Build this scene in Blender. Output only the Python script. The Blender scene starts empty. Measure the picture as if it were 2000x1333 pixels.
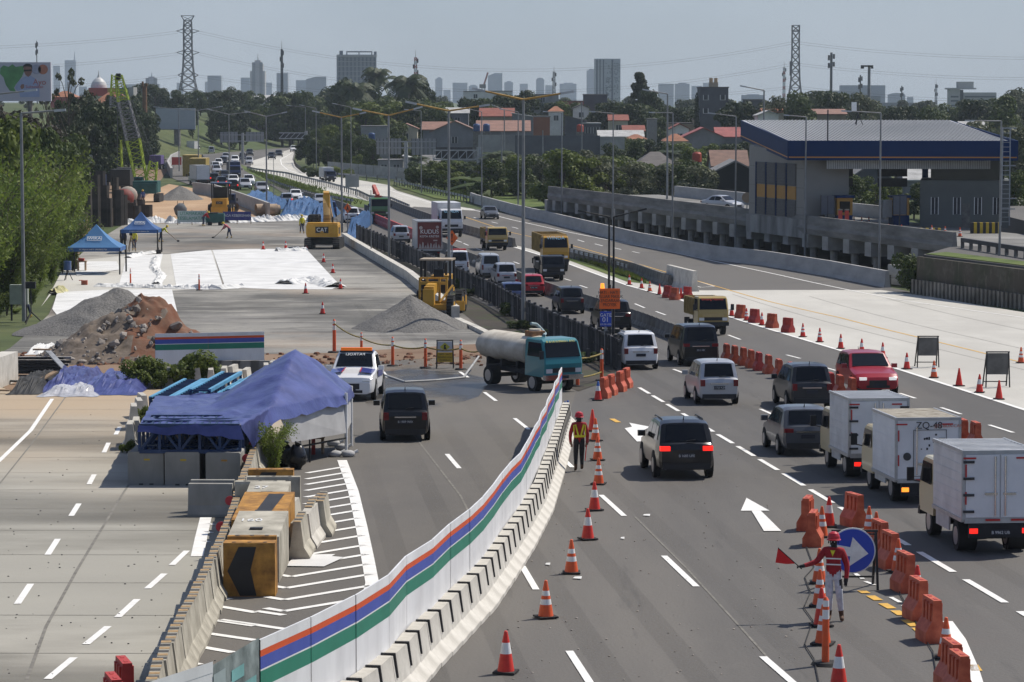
import bpy, bmesh, math, random
from mathutils import Vector, Matrix, Euler
random.seed(7)
R = math.radians
sc = bpy.context.scene
COL = sc.collection
# camera, sky, sun
CZ = 13.75                                   # eye height over the low part of the road
PITCH = math.atan2(466.5, 5555.6)
cam = bpy.data.cameras.new('camera'); cam.lens = 100; cam.sensor_width = 36
cam.clip_start = 1; cam.clip_end = 30000
camo = bpy.data.objects.new('camera', cam); COL.objects.link(camo)
camo.location = (0, 0, CZ); camo.rotation_euler = (math.pi / 2 - PITCH, 0, 0)
sc.camera = camo
SUNV = Vector((.62, .42, 1.0)).normalized()
world = bpy.data.worlds.new('World'); sc.world = world; world.use_nodes = True
wn = world.node_tree.nodes; wl = world.node_tree.links
sky = wn.new('ShaderNodeTexSky'); sky.sky_type = 'NISHITA'; sky.sun_disc = False
sky.sun_elevation = math.asin(SUNV.z); sky.sun_rotation = math.atan2(SUNV.x, SUNV.y)
sky.air_density = 1.0; sky.dust_density = 1.0; sky.ozone_density = 1.5; sky.altitude = 50
bg = wn['Background']; bg.inputs[1].default_value = .083
tint = wn.new('ShaderNodeMix'); tint.data_type = 'RGBA'; tint.blend_type = 'MULTIPLY'; tint.inputs['Factor'].default_value = 1
tint.inputs['B'].default_value = (.78, .905, 1.19, 1)
wl.new(sky.outputs[0], tint.inputs['A'])
ctc = wn.new('ShaderNodeTexCoord'); cmp = wn.new('ShaderNodeMapping'); cmp.inputs['Scale'].default_value = (1, 1, 2.2)
cno = wn.new('ShaderNodeTexNoise'); cno.inputs['Scale'].default_value = 7; cno.inputs['Detail'].default_value = 5
cmr = wn.new('ShaderNodeMapRange'); cmr.inputs['From Min'].default_value = .4; cmr.inputs['From Max'].default_value = .72; cmr.inputs['To Max'].default_value = .5
cmx = wn.new('ShaderNodeMix'); cmx.data_type = 'RGBA'; cmx.inputs['B'].default_value = (7.6, 8.3, 9.0, 1)
wl.new(ctc.outputs['Generated'], cmp.inputs['Vector']); wl.new(cmp.outputs[0], cno.inputs['Vector']); wl.new(cno.outputs['Fac'], cmr.inputs['Value'])
wl.new(cmr.outputs[0], cmx.inputs['Factor']); wl.new(tint.outputs['Result'], cmx.inputs['A']);
sxyz = wn.new('ShaderNodeSeparateXYZ'); wl.new(ctc.outputs['Generated'], sxyz.inputs[0])
hmr = wn.new('ShaderNodeMapRange'); hmr.inputs['From Max'].default_value = .09; hmr.inputs['To Min'].default_value = .6; hmr.inputs['To Max'].default_value = 0
hmx = wn.new('ShaderNodeMix'); hmx.data_type = 'RGBA'; hmx.inputs['B'].default_value = (5.3, 6.1, 7.0, 1)
wl.new(sxyz.outputs['Z'], hmr.inputs['Value']); wl.new(hmr.outputs[0], hmx.inputs['Factor']); wl.new(cmx.outputs['Result'], hmx.inputs['A']); wl.new(hmx.outputs['Result'], bg.inputs[0])
sun = bpy.data.lights.new('sun', 'SUN'); sun.energy = 5.0; sun.angle = R(.5); sun.color = (1, .93, .82)
suno = bpy.data.objects.new('sun', sun); COL.objects.link(suno)
suno.rotation_euler = SUNV.to_track_quat('Z', 'Y').to_euler()
vs = sc.view_settings
vs.view_transform = 'Standard'; vs.look = 'None'; vs.gamma = 1; vs.use_curve_mapping = False; vs.exposure = 0
sc.cycles.max_bounces = 5; sc.cycles.diffuse_bounces = 2; sc.cycles.glossy_bounces = 2
sc.cycles.transmission_bounces = 3; sc.cycles.transparent_max_bounces = 6; sc.cycles.volume_bounces = 0
# where things stand
FPX = 5555.6
_s, _c = math.sin(PITCH), math.cos(PITCH)
def ray(px, py):
 u, v = px - 1000, py - 666.5
 return Vector((u, FPX * _c - v * _s, -FPX * _s - v * _c))
def P(px, py, Y):
 """point seen at a photo pixel, Y metres ahead"""
 d = ray(px, py); k = Y / d.y
 return Vector((d.x * k, Y, CZ + d.z * k))
def zg(y):
 """road height: a slope down to the low plain"""
 if y < 160: h = 8.97 + .0252 * y
 elif y < 219.4: h = 8.97 + .0252 * y - .0252 * (y - 160) ** 2 / 118.8
 else: h = 13.75
 return CZ - h
def G(px, py, dz=0.0):
 d = ray(px, py); sl = d.z / d.y
 a, b = 22.0, 4000.0
 for _ in range(60):
  m = (a + b) / 2
  if CZ + sl * m - zg(m) - dz > 0: a = m
  else: b = m
 return Vector((d.x * a / d.y, a, zg(a) + dz))
def sc_at(y): return FPX / (y * _c + 10 * _s)      # photo pixels per metre at distance y
def lerp(a, b, t): return a + (b - a) * t
def interp(tab, x):
 if x <= tab[0][0]: return tab[0][1]
 for (a, p), (b, q) in zip(tab, tab[1:]):
  if x <= b: return p + (q - p) * (x - a) / (b - a)
 return tab[-1][1]
def smooth(a, b, x):
 t = max(0, min(1, (x - a) / (b - a))); return t * t * (3 - 2 * t)
def road_slope(y): return interp([(0, -.075), (60, -.08), (115, -.085), (160, -.11), (300, -.135), (500, -.14), (700, -.05)], y)
# materials
MATS = {}
def M(name, col, rough=.7, metal=0., var=.12, scale=2., bump=0., col2=None, emit=0., detail=5, spec=.4, island=0., coords='Object', stretch=None, thr=None):
 if name in MATS: return MATS[name]
 m = bpy.data.materials.new(name); m.use_nodes = True; MATS[name] = m
 nt = m.node_tree; N, L = nt.nodes, nt.links; b = N['Principled BSDF']
 b.inputs['Roughness'].default_value = rough; b.inputs['Metallic'].default_value = metal
 b.inputs['Specular IOR Level'].default_value = spec
 c1 = tuple(max(0, x * (1 - var)) for x in col) + (1,)
 c2 = (tuple(col2) if col2 else tuple(min(1, x * (1 + var)) for x in col)) + (1,)
 if var == 0 and not col2 and not island:
  b.inputs['Base Color'].default_value = tuple(col) + (1,)
 else:
  if island:
   g = N.new('ShaderNodeNewGeometry'); fac = g.outputs['Random Per Island']
  else:
   if coords == 'Object':
    tc = N.new('ShaderNodeTexCoord'); vec = tc.outputs['Object']
   else:
    tc = N.new('ShaderNodeNewGeometry'); vec = tc.outputs['Position']
   if stretch:
    mp = N.new('ShaderNodeMapping'); mp.inputs['Scale'].default_value = stretch
    L.new(vec, mp.inputs['Vector']); vec = mp.outputs['Vector']
   n = N.new('ShaderNodeTexNoise'); n.inputs['Scale'].default_value = scale; n.inputs['Detail'].default_value = detail
   n.inputs['Roughness'].default_value = .6
   L.new(vec, n.inputs['Vector'])
   mr = N.new('ShaderNodeMapRange')
   lo, hi = thr or (.32, .68)
   mr.inputs['From Min'].default_value = lo; mr.inputs['From Max'].default_value = hi
   L.new(n.outputs['Fac'], mr.inputs['Value']); fac = mr.outputs['Result']
   if bump:
    bp = N.new('ShaderNodeBump'); bp.inputs['Strength'].default_value = bump; bp.inputs['Distance'].default_value = .05
    L.new(n.outputs['Fac'], bp.inputs['Height']); L.new(bp.outputs['Normal'], b.inputs['Normal'])
  mx = N.new('ShaderNodeMix'); mx.data_type = 'RGBA'
  mx.inputs['A'].default_value = c1; mx.inputs['B'].default_value = c2
  L.new(fac, mx.inputs['Factor']); L.new(mx.outputs['Result'], b.inputs['Base Color'])
 if emit:
  b.inputs['Emission Color'].default_value = tuple(col) + (1,); b.inputs['Emission Strength'].default_value = emit
 return m
def layered(name, base, layers, rough=.85, bump=.0, grain=0.):
 """base colour and several world-space noise layers: (colour, scale, lo, hi, stretch, strength)"""
 m = bpy.data.materials.new(name); m.use_nodes = True; MATS[name] = m
 nt = m.node_tree; N, L = nt.nodes, nt.links; b = N['Principled BSDF']
 b.inputs['Roughness'].default_value = rough; b.inputs['Specular IOR Level'].default_value = .3
 g = N.new('ShaderNodeNewGeometry')
 cur = None
 for (col, scl, lo, hi, st, k) in layers:
  mp = N.new('ShaderNodeMapping'); mp.inputs['Scale'].default_value = st
  L.new(g.outputs['Position'], mp.inputs['Vector'])
  n = N.new('ShaderNodeTexNoise'); n.inputs['Scale'].default_value = scl; n.inputs['Detail'].default_value = 6
  n.inputs['Roughness'].default_value = .62
  L.new(mp.outputs['Vector'], n.inputs['Vector'])
  mr = N.new('ShaderNodeMapRange'); mr.inputs['From Min'].default_value = lo; mr.inputs['From Max'].default_value = hi
  mr.inputs['To Max'].default_value = k
  L.new(n.outputs['Fac'], mr.inputs['Value'])
  mx = N.new('ShaderNodeMix'); mx.data_type = 'RGBA'
  if cur is None: mx.inputs['A'].default_value = tuple(base) + (1,)
  else: L.new(cur, mx.inputs['A'])
  mx.inputs['B'].default_value = tuple(col) + (1,)
  L.new(mr.outputs['Result'], mx.inputs['Factor']); cur = mx.outputs['Result']
 L.new(cur, b.inputs['Base Color'])
 if bump:
  n = N.new('ShaderNodeTexNoise'); n.inputs['Scale'].default_value = grain or 8; n.inputs['Detail'].default_value = 4
  L.new(g.outputs['Position'], n.inputs['Vector'])
  bp = N.new('ShaderNodeBump'); bp.inputs['Strength'].default_value = bump; bp.inputs['Distance'].default_value = .06
  L.new(n.outputs['Fac'], bp.inputs['Height']); L.new(bp.outputs['Normal'], b.inputs['Normal'])
 return m
def leafmat(name, c1, c2, tr=.25):
 m = bpy.data.materials.new(name); m.use_nodes = True; MATS[name] = m
 nt = m.node_tree; N, L = nt.nodes, nt.links
 b = N['Principled BSDF']; b.inputs['Roughness'].default_value = .6; b.inputs['Specular IOR Level'].default_value = .25
 g = N.new('ShaderNodeNewGeometry'); oi = N.new('ShaderNodeObjectInfo')
 mx = N.new('ShaderNodeMix'); mx.data_type = 'RGBA'
 mx.inputs['A'].default_value = tuple(c1) + (1,); mx.inputs['B'].default_value = tuple(c2) + (1,)
 ad = N.new('ShaderNodeMath'); ad.operation = 'MULTIPLY_ADD'; ad.inputs[1].default_value = .65
 rr = N.new('ShaderNodeMath'); rr.operation = 'MULTIPLY'; rr.inputs[1].default_value = .35
 L.new(oi.outputs['Random'], rr.inputs[0]); L.new(rr.outputs[0], ad.inputs[2]); L.new(g.outputs['Random Per Island'], ad.inputs[0])
 L.new(ad.outputs[0], mx.inputs['Factor']); L.new(mx.outputs['Result'], b.inputs['Base Color'])
 t = N.new('ShaderNodeBsdfTranslucent'); L.new(mx.outputs['Result'], t.inputs['Color'])
 ms = N.new('ShaderNodeMixShader'); ms.inputs[0].default_value = tr
 L.new(b.outputs[0], ms.inputs[1]); L.new(t.outputs[0], ms.inputs[2])
 L.new(ms.outputs[0], N['Material Output'].inputs['Surface'])
 return m
# mesh builder
class MB:
 def __init__(s): s.v = []; s.f = []; s.mi = []; s.sm = []
 def add(s, vs, fs, m=0, sm=False, X=None):
  o = len(s.v)
  s.v += [tuple(X @ Vector(p)) if X is not None else tuple(p) for p in vs]
  for f in fs:
   s.f.append([i + o for i in f]); s.mi.append(m); s.sm.append(sm)
 def box(s, x0, x1, y0, y1, z0, z1, m=0, X=None):
  s.add([(x0,y0,z0),(x1,y0,z0),(x1,y1,z0),(x0,y1,z0),(x0,y0,z1),(x1,y0,z1),(x1,y1,z1),(x0,y1,z1)],
              [(0,3,2,1),(4,5,6,7),(0,1,5,4),(1,2,6,5),(2,3,7,6),(3,0,4,7)], m, False, X)
 def cbox(s, c, d, m=0, X=None):
  s.box(c[0]-d[0]/2, c[0]+d[0]/2, c[1]-d[1]/2, c[1]+d[1]/2, c[2]-d[2]/2, c[2]+d[2]/2, m, X)
 def cyl(s, p0, p1, r0, r1=None, n=8, m=0, sm=True, caps=True, X=None):
  p0, p1 = Vector(p0), Vector(p1); r1 = r0 if r1 is None else r1
  ax = (p1 - p0)
  if ax.length < 1e-6: return
  ax.normalize(); q = ax.orthogonal().normalized(); w = ax.cross(q)
  vs = []
  for p, r in ((p0, r0), (p1, r1)):
   for i in range(n):
    a = 2 * math.pi * i / n; vs.append(p + q * (r * math.cos(a)) + w * (r * math.sin(a)))
  s.add(vs, [(i, (i+1) % n, n + (i+1) % n, n + i) for i in range(n)], m, sm, X)
  if caps: s.add(vs, [tuple(range(n-1, -1, -1)), tuple(range(n, 2*n))], m, False, X)
 def bar(s, p0, p1, w, h=None, m=0):
  s.cyl(p0, p1, w / 1.4142, None, 4, m, False)
 def path(s, pts, r, n=5, m=0):
  for a, b in zip(pts, pts[1:]): s.cyl(a, b, r, None, n, m)
 def prism(s, poly, a, b, axis='y', m=0, X=None):
  n = len(poly); vs = []
  for t in (a, b):
   for (u, v) in poly:
    vs.append((u, t, v) if axis == 'y' else (t, u, v) if axis == 'x' else (u, v, t))
  fs = [tuple(range(n)), tuple(range(2*n-1, n-1, -1))] + [(i, n+i, n+(i+1) % n, (i+1) % n) for i in range(n)]
  s.add(vs, fs, m, False, X)
 def lathe(s, prof, n=12, m=0, sm=True, X=None, c=(0,0,0), ms=None):
  vs = []
  for r, z in prof:
   for i in range(n):
    a = 2*math.pi*i/n; vs.append((c[0]+r*math.cos(a), c[1]+r*math.sin(a), c[2]+z))
  for k in range(len(prof)-1):
   s.add(vs[k*n:(k+2)*n], [(i, (i+1) % n, n+(i+1) % n, n+i) for i in range(n)], ms[k] if ms else m, sm, X)
  s.add(vs[-n:], [tuple(range(n))], ms[-1] if ms else m, False, X)
 def ball(s, c, r, nu=8, nv=6, m=0, X=None, sm=True, jit=0):
  if not hasattr(r, '__len__'): r = (r, r, r)
  vs = [(c[0], c[1], c[2]-r[2])]
  for j in range(1, nv):
   t = -math.pi/2 + math.pi*j/nv
   for i in range(nu):
    a = 2*math.pi*i/nu; k = 1 + random.uniform(-jit, jit)
    vs.append((c[0]+r[0]*k*math.cos(t)*math.cos(a), c[1]+r[1]*k*math.cos(t)*math.sin(a), c[2]+r[2]*k*math.sin(t)))
  vs.append((c[0], c[1], c[2]+r[2])); e = len(vs)-1
  fs = [(0, 1+(i+1) % nu, 1+i) for i in range(nu)]
  for j in range(nv-2):
   for i in range(nu):
    a = 1+j*nu; fs.append((a+i, a+(i+1) % nu, a+nu+(i+1) % nu, a+nu+i))
  a = 1+(nv-2)*nu
  fs += [(a+i, a+(i+1) % nu, e) for i in range(nu)]
  s.add(vs, fs, m, sm, X)
 def quad(s, a, b, c, d, m=0): s.add([a, b, c, d], [(0,1,2,3)], m)
 def mesh(s, name, mats):
  me = bpy.data.meshes.new(name); me.from_pydata(s.v, [], s.f)
  for m in (mats if isinstance(mats, (list, tuple)) else [mats]): me.materials.append(m)
  if s.f:
   me.polygons.foreach_set('material_index', s.mi); me.polygons.foreach_set('use_smooth', s.sm)
  me.update(); return me
 def obj(s, name, mats, parent=None, loc=None, **k):
  o = bpy.data.objects.new(name, s.mesh(name, mats)); COL.objects.link(o)
  if parent is not None: o.parent = parent
  if loc is not None: o.location = loc
  for a, b in k.items(): o[a] = b
  return o
def thing(name, label, cat, loc=(0,0,0), rz=0., group=None):
 o = bpy.data.objects.new(name, None); COL.objects.link(o); o.empty_display_size = .2
 o.location = loc; o.rotation_euler = (0, 0, rz); o['label'] = label; o['category'] = cat
 if group: o['group'] = group
 return o
def tag(o, label, cat, group=None):
 o['label'] = label; o['category'] = cat
 if group: o['group'] = group
 return o
def dup(root, loc, rz=None, label=None, group=None, scale=None, swap=None):
 def cp(o, par):
  c = o.copy(); COL.objects.link(c)
  if par is not None:
   c.parent = par; c.matrix_parent_inverse = o.matrix_parent_inverse.copy()
  if swap and c.type == 'MESH' and c.data.materials:
   for i, sl in enumerate(c.data.materials):
    if sl and sl.name in swap:
     c.material_slots[i].link = 'OBJECT'; c.material_slots[i].material = swap[sl.name]
  for ch in list(o.children): cp(ch, c)
  return c
 r = cp(root, None); r.location = loc
 if rz is not None: r.rotation_euler = (0, 0, rz)
 if scale is not None: r.scale = (scale,) * 3 if not hasattr(scale, '__len__') else scale
 if label: r['label'] = label
 if group: r['group'] = group
 return r
def textobj(body, size, mat, parent=None, loc=(0,0,0), rot=(0,0,0), name='lettering', ext=.004, align='CENTER', sx=1.):
 cu = bpy.data.curves.new(name, 'FONT'); cu.body = body; cu.size = size; cu.align_x = align; cu.align_y = 'CENTER'; cu.extrude = ext
 t = bpy.data.objects.new(name, cu); COL.objects.link(t)
 bpy.context.view_layer.update()
 me = bpy.data.meshes.new_from_object(t); bpy.data.objects.remove(t)
 o = bpy.data.objects.new(name, me); COL.objects.link(o); me.materials.clear(); me.materials.append(mat)
 if parent is not None: o.parent = parent
 o.location = loc; o.rotation_euler = rot; o.scale = (sx, 1, 1)
 return o
ORD = 'first second third fourth fifth sixth seventh eighth ninth tenth eleventh twelfth thirteenth fourteenth fifteenth sixteenth seventeenth eighteenth nineteenth'.split()
TENS = {2:'twent', 3:'thirt', 4:'fort', 5:'fift', 6:'sixt', 7:'sevent', 8:'eight', 9:'ninet'}
def nth(i):
 """1 -> first"""
 if i < 20: return ORD[i-1]
 t, u = divmod(i, 10)
 return TENS[t] + ('ieth' if u == 0 else 'y-' + ORD[u-1])
def walk(pts, step, start=0.):
 """points every step metres along a world polyline -> (point, heading about z of the +y axis)"""
 out = []; d = start
 seg = [(b - a).length for a, b in zip(pts, pts[1:])]
 tot = sum(seg)
 while d <= tot:
  k = d
  for i, L_ in enumerate(seg):
   if k <= L_ or i == len(seg)-1:
    a, b = pts[i], pts[i+1]; t = k / L_ if L_ else 0
    p = a.lerp(b, t); v = b - a
    out.append((p, math.atan2(-v.x, v.y))); break
   k -= L_
  d += step
 return out
YB = [160 + 4.95 * i for i in range(13)]
def sheet(name, poly, mat, dz, px=True, **k):
 """flat polygon draped on the road height; poly in photo pixels or world xy"""
 pts = [tuple(G(*p).xy) for p in poly] if px else [tuple(p) for p in poly]
 ys = [p[1] for p in pts]; cuts = [min(ys)-1] + [y for y in YB if min(ys) < y < max(ys)] + [max(ys)+1]
 def clip(ps, y, keep):
  out = []
  for (a, b) in zip(ps, ps[1:] + ps[:1]):
   ia, ib = (a[1]-y)*keep >= 0, (b[1]-y)*keep >= 0
   if ia: out.append(a)
   if ia != ib:
    t = (y-a[1])/(b[1]-a[1]); out.append((a[0]+(b[0]-a[0])*t, y))
  return out
 mb = MB()
 for y0, y1 in zip(cuts, cuts[1:]):
  q = clip(clip(pts, y0, 1), y1, -1)
  if len(q) < 3: continue
  ar = sum(a[0]*b[1]-b[0]*a[1] for a, b in zip(q, q[1:]+q[:1]))
  if abs(ar) < 1e-4: continue
  if ar < 0: q = q[::-1]
  mb.add([(x, y, zg(y)+dz) for x, y in q], [tuple(range(len(q)))])
 return mb.obj(name, mat, **k) if name else mb
def strip(mb, pts, w, dz, m=0):
 """painted line of width w along world points"""
 for a, b in zip(pts, pts[1:]):
  v = (b - a); v.z = 0
  if v.length < .01: continue
  v.normalize(); n = Vector((-v.y, v.x, 0)) * (w/2)
  k = max(1, int((b-a).length / 6))
  for i in range(k):
   p, q = a.lerp(b, i/k), a.lerp(b, (i+1)/k)
   c = [p-n, p+n, q+n, q-n]
   mb.add([(t.x, t.y, zg(t.y)+dz) for t in c][::-1], [(0,1,2,3)], m)
# terrain and roads
asphalt = layered('asphalt', (.122,.115,.106), [((.084,.080,.076), .06, .42, .6, (1,.12,1), .9), ((.155,.143,.126), .14, .5, .7, (1,.1,1), .7),
                  ((.15,.14,.125), 1.2, .56, .8, (1,1,1), .35), ((.045,.044,.044), .9, .62, .75, (1.5,.12,1), .5)], .85, .25, 14)
asph_l = layered('asphalt_worn', (.135,.124,.108), [((.085,.08,.075), .07, .4, .62, (1,.3,1), .8), ((.15,.135,.115), .15, .5, .72, (1,.3,1), .6),
                  ((.17,.155,.13), 1.0, .55, .8, (1,1,1), .35)], .85, .25, 14)
conc = layered('road_concrete', (.50,.485,.44), [((.40,.385,.35), .06, .42, .62, (1,.4,1), .8), ((.57,.555,.505), .2, .5, .7, (1,.25,1), .6),
               ((.25,.235,.21), .8, .6, .8, (.25,1,1), .4)], .85, .1)
pad_m = layered('construction_gravel', (.20,.193,.178), [((.10,.098,.09), .045, .44, .56, (1,.45,1), .95), ((.33,.315,.28), .08, .48, .62, (.5,.4,1), .8),
    ((.095,.09,.082), .35, .52, .64, (.35,1,1), .8), ((.40,.38,.335), .28, .56, .68, (.3,.9,1), .7), ((.06,.058,.055), 1.6, .58, .72, (1,1,1), .6), ((.30,.225,.16), .045, .55, .7, (1,1,1), .5)], .95, .9, 3)
sand_m = layered('tan_soil', (.43,.29,.175), [((.30,.19,.11), .06, .4, .62, (1,.4,1), .8), ((.52,.38,.25), .12, .5, .7, (1,.3,1), .7)], .95, .4, 2)
dirt_m = layered('brown_soil', (.19,.125,.08), [((.27,.19,.13), .12, .45, .65, (1,.5,1), .8), ((.13,.07,.04), .3, .5, .7, (1,1,1), .8)], .95, .6, 2)
grass_m = layered('grass', (.075,.115,.022), [((.12,.15,.035), .08, .42, .62, (1,.5,1), .9), ((.045,.075,.015), .5, .45, .65, (1,1,1), .8), ((.20,.17,.08), .06, .58, .74, (1,1,1), .6)], .95, .8, 3)
land_m = layered('scrub_land', (.06,.085,.025), [((.10,.11,.04), .03, .42, .62, (1,.5,1), .9), ((.035,.05,.015), .2, .45, .65, (1,1,1), .8)], .95, .8, 1)
ditch_m = layered('dark_soil', (.045,.038,.03), [((.08,.065,.05), .2, .45, .65, (1,.5,1), .8), ((.04,.055,.018), .4, .5, .65, (1,1,1), .8)], .95, .8, 2)
paint = M('road_paint', (.74,.73,.70), .7, var=.10, scale=3, coords='Position')
yellow = M('road_yellow', (.62,.36,.06), .7, var=.15, scale=3)
seam = M('joint_dark', (.17,.16,.14), .95, var=.3, scale=4)
slab = layered('slab_concrete', (.34,.325,.28), [((.27,.26,.225), .05, .42, .62, (.35,1,1), .85), ((.43,.405,.35), .12, .5, .7, (.25,1,1), .6), ((.13,.122,.10), .07, .52, .66, (.5,1,1), .8)], .9, .1)
_n, _l = slab.node_tree.nodes, slab.node_tree.links
_b = _n['Principled BSDF']; _src = _b.inputs['Base Color'].links[0].from_socket
_g = _n.new('ShaderNodeNewGeometry'); _x = _n.new('ShaderNodeSeparateXYZ'); _l.new(_g.outputs['Position'], _x.inputs[0])
_no = _n.new('ShaderNodeTexNoise'); _no.inputs['Scale'].default_value = .09; _no.inputs['Detail'].default_value = 5; _l.new(_g.outputs['Position'], _no.inputs['Vector'])
_ma = _n.new('ShaderNodeMath'); _ma.operation = 'MULTIPLY_ADD'; _ma.inputs[1].default_value = 55; _l.new(_no.outputs['Fac'], _ma.inputs[0]); _l.new(_x.outputs['Y'], _ma.inputs[2])
_mr = _n.new('ShaderNodeMapRange'); _mr.inputs['From Min'].default_value = 108; _mr.inputs['From Max'].default_value = 150; _mr.inputs['To Max'].default_value = .9
_l.new(_ma.outputs[0], _mr.inputs['Value'])
_mx = _n.new('ShaderNodeMix'); _mx.data_type = 'RGBA'; _mx.inputs['B'].default_value = (.40,.30,.195,1)
_l.new(_src, _mx.inputs['A']); _l.new(_mr.outputs[0], _mx.inputs['Factor']); _l.new(_mx.outputs['Result'], _b.inputs['Base Color'])
XL = [(40,-24),(150,-31),(200,-35),(300,-55),(420,-72),(500,-80),(600,-90),(700,-95),(764,-80),(850,-68),(1000,-62)]
XR = [(40,90),(150,60),(190,40),(210,37),(300,27),(355,14),(390,2),(430,-6),(503,-22),(560,-38),(764,-52),(1000,-45)]
def terr(x, y):
 z = zg(y) - .08
 xl, xr = interp(XL, y), interp(XR, y)
 if x < xl: z += smooth(xl-1, xl-34, x) * (1.0 + 8.5 * smooth(330, 640, y))
 if x > xr: z += smooth(xr+2, xr+40, x) * (.3 + 3.0 * smooth(480, 900, y))
 if y > 1000: z += 3.5 * smooth(1000, 1200, y)
 z -= 1.2 * smooth(330, 260, y) * smooth(xr-2, xr+3, x) * smooth(200, 215, y)
 return z
ys = sorted(set([20,40,70,100,130] + YB + list(range(230, 560, 10)) + list(range(560, 1240, 20)) + [1400,1800,2600,4000,6500,9500]))
xs = [-9000,-4000,-1500,-600,-300,-200] + list(range(-160, -20, 4)) + list(range(-20, 100, 5)) + [110,130,160,200,300,600,1500,4000,9000]
mb = MB(); nx = len(xs)
mb.v = [(x, y, terr(x, y)) for y in ys for x in xs]
for j in range(len(ys)-1):
 for i in range(nx-1):
  mb.f.append([j*nx+i, j*nx+i+1, (j+1)*nx+i+1, (j+1)*nx+i]); mb.mi.append(0); mb.sm.append(True)
mb.obj('ground', land_m, kind='structure')
S = dict(kind='structure')
sheet('road', [(-300,1500),(150,1440),(500,930),(640,690),(690,465),(600,405),(500,345),(400,372),(340,350),(290,320),(330,308),(420,300),(465,292),(560,289),(574,288),(578,297),
               (574,312),(592,336),(650,345),(760,362),(775,372),(850,395),(925,408),(1080,430),(1250,481),(1400,505),(1500,520),(1740,562),(2300,660),(3000,775),(4200,1500)], asphalt, 0, **S)
sheet('left_slab', [(-400,700),(20,760),(270,768),(300,720),(640,700),(500,930),(470,985),(425,1120),(350,1280),(250,1500),(-600,1500)], slab, .004, **S)
sheet('worn_asphalt', [(505,905),(640,705),(960,690),(1130,745),(1110,820),(1060,960),(1000,1072),(910,1192),(760,1353),(600,1472),(330,1480),(385,1280),(440,1130),(480,990)], asph_l, .004, **S)
sheet('construction_pad', [(-60,720),(20,680),(95,615),(130,520),(190,470),(240,440),(330,436),(560,430),(672,436),(690,466),(800,535),(890,600),(962,655),(955,694),(640,704),(300,722),(270,770),(20,762)], pad_m, .006, **S)
sheet('tan_soil', [(180,440),(262,400),(300,372),(330,360),(400,372),(470,392),(520,415),(560,431),(330,437)], sand_m, .010, **S)
sheet('disturbed_soil', [(-60,720),(20,690),(300,697),(640,690),(945,672),(958,694),(640,712),(290,735),(20,765)], dirt_m, .014, **S)
sheet('piling_soil', [(140,520),(150,440),(200,380),(205,345),(240,330),(330,330),(300,372),(262,400),(180,440),(165,480)], dirt_m, .016, **S)
sheet('ditch', [(688,462),(700,468),(860,545),(1020,632),(1160,690),(1208,728),(1196,742),(1130,765),(962,700),(966,660),(890,600),(800,530)], ditch_m, .018, **S)
sheet('concrete_road', [(487,332),(494,314),(540,300),(568,292),(574,300),(571,312),(579,326),(592,336),(650,345),(700,352),(760,362),(775,373),(850,396),(925,409),(930,412),(838,406),(808,404),(790,410),(720,395),(650,379),(560,349)], conc, .006, **S)
sheet('concrete_apron', [(1345,568),(1500,567),(1720,567),(1800,577),(2200,640),(3000,765),(3000,1122),(2000,800),(1758,722),(1660,690),(1500,642),(1420,617),(1325,584),(1225,557),(1105,513),(1000,482),(1000,478),(1110,505),(1240,550)], conc, .006, **S)
sheet('median_grass', [(470,322),(500,334),(560,348),(650,378),(722,394),(722,408),(690,404),(640,398),(570,375),(525,358),(478,334)], grass_m, .03, **S)
sheet('gore_grass', [(766,362),(800,360),(860,368),(940,374),(1072,372),(1072,408),(935,396),(850,388)], grass_m, .03, **S)
sheet('verge_grass', [(1108,508),(1112,498),(1180,513),(1224,532),(1265,548),(1272,556),(1225,551)], grass_m, .03, **S)
sheet('viaduct_soil', [(1060,420),(1076,400),(1860,455),(2300,500),(2300,640),(1740,555),(1400,498),(1250,470)], ditch_m, -.02, **S)
# painted markings
mk = MB(); my = MB(); jn = MB()
def dashes(pa, pb, ln=5., per=13., n=None, w=.13, back=0, dz=.016):
 a, b = G(*pa), G(*pb); v = (b-a); v.z = 0
 L_ = v.length; v.normalize(); k = -back
 while True:
  s0 = k*per
  if (n is None and s0 > L_) or (n is not None and k >= n): break
  strip(mk, [a+v*s0, a+v*(s0+ln)], w, dz); k += 1
def line(pts, w=.14, m=None, dz=.016): strip(mk if m is None else m, [G(*p) for p in pts], w, dz)
for a, b in (((1490,1284),(1560,1345)),((1297,1087),(1360,1147)),((1174,968),(1219,1009)),((1096,893),(1118,914)),
             ((1020,1107),(1047,1153)),((1112,1273),(1152,1335)),((873,888),(897,916)),((1005,818),(1033,840)),((946,767),(969,784)),((748,727),(757,738)),((898,727),(914,738)),
             ((1485,800),(1524,817)),((1315,722),(1337,730)),((1102,545),(1115,549)),((1132,558),(1147,563)),((1200,580),(1214,586)),((1240,594),(1259,602)),((1281,609),(1300,616)),((1422,655),(1446,664)),((1536,694),(1563,701)),((1602,716),(1634,725)),((1757,769),(1788,779)),((1838,797),(1877,810)),((1932,831),(1979,846)),((2040,868),(2080,882)),
             ((890,470),(902,474)),((930,486),(944,491)),((850,455),(858,458)),((665,365),(672,368)),((905,476),(915,480)),((1003,512),(1014,516))):
 line([a, b], .15)
k = 119.;
for i in range(11):
 dd = 119 - i*4.3; x0 = 5.35 + (119-dd)*.081; x1 = x0 + 3.3*.081
 strip(mk, [Vector((x0, dd, 0)), Vector((x1, dd-3.3, 0))], .16, .016)
for i in range(4):
 dd = 71.5 - i*4.6; x0 = 9.3 + (71.5-dd)*.081
 strip(mk, [Vector((x0, dd, 0)), Vector((x0+.28, dd-3.4, 0))], .17, .016)
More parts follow.
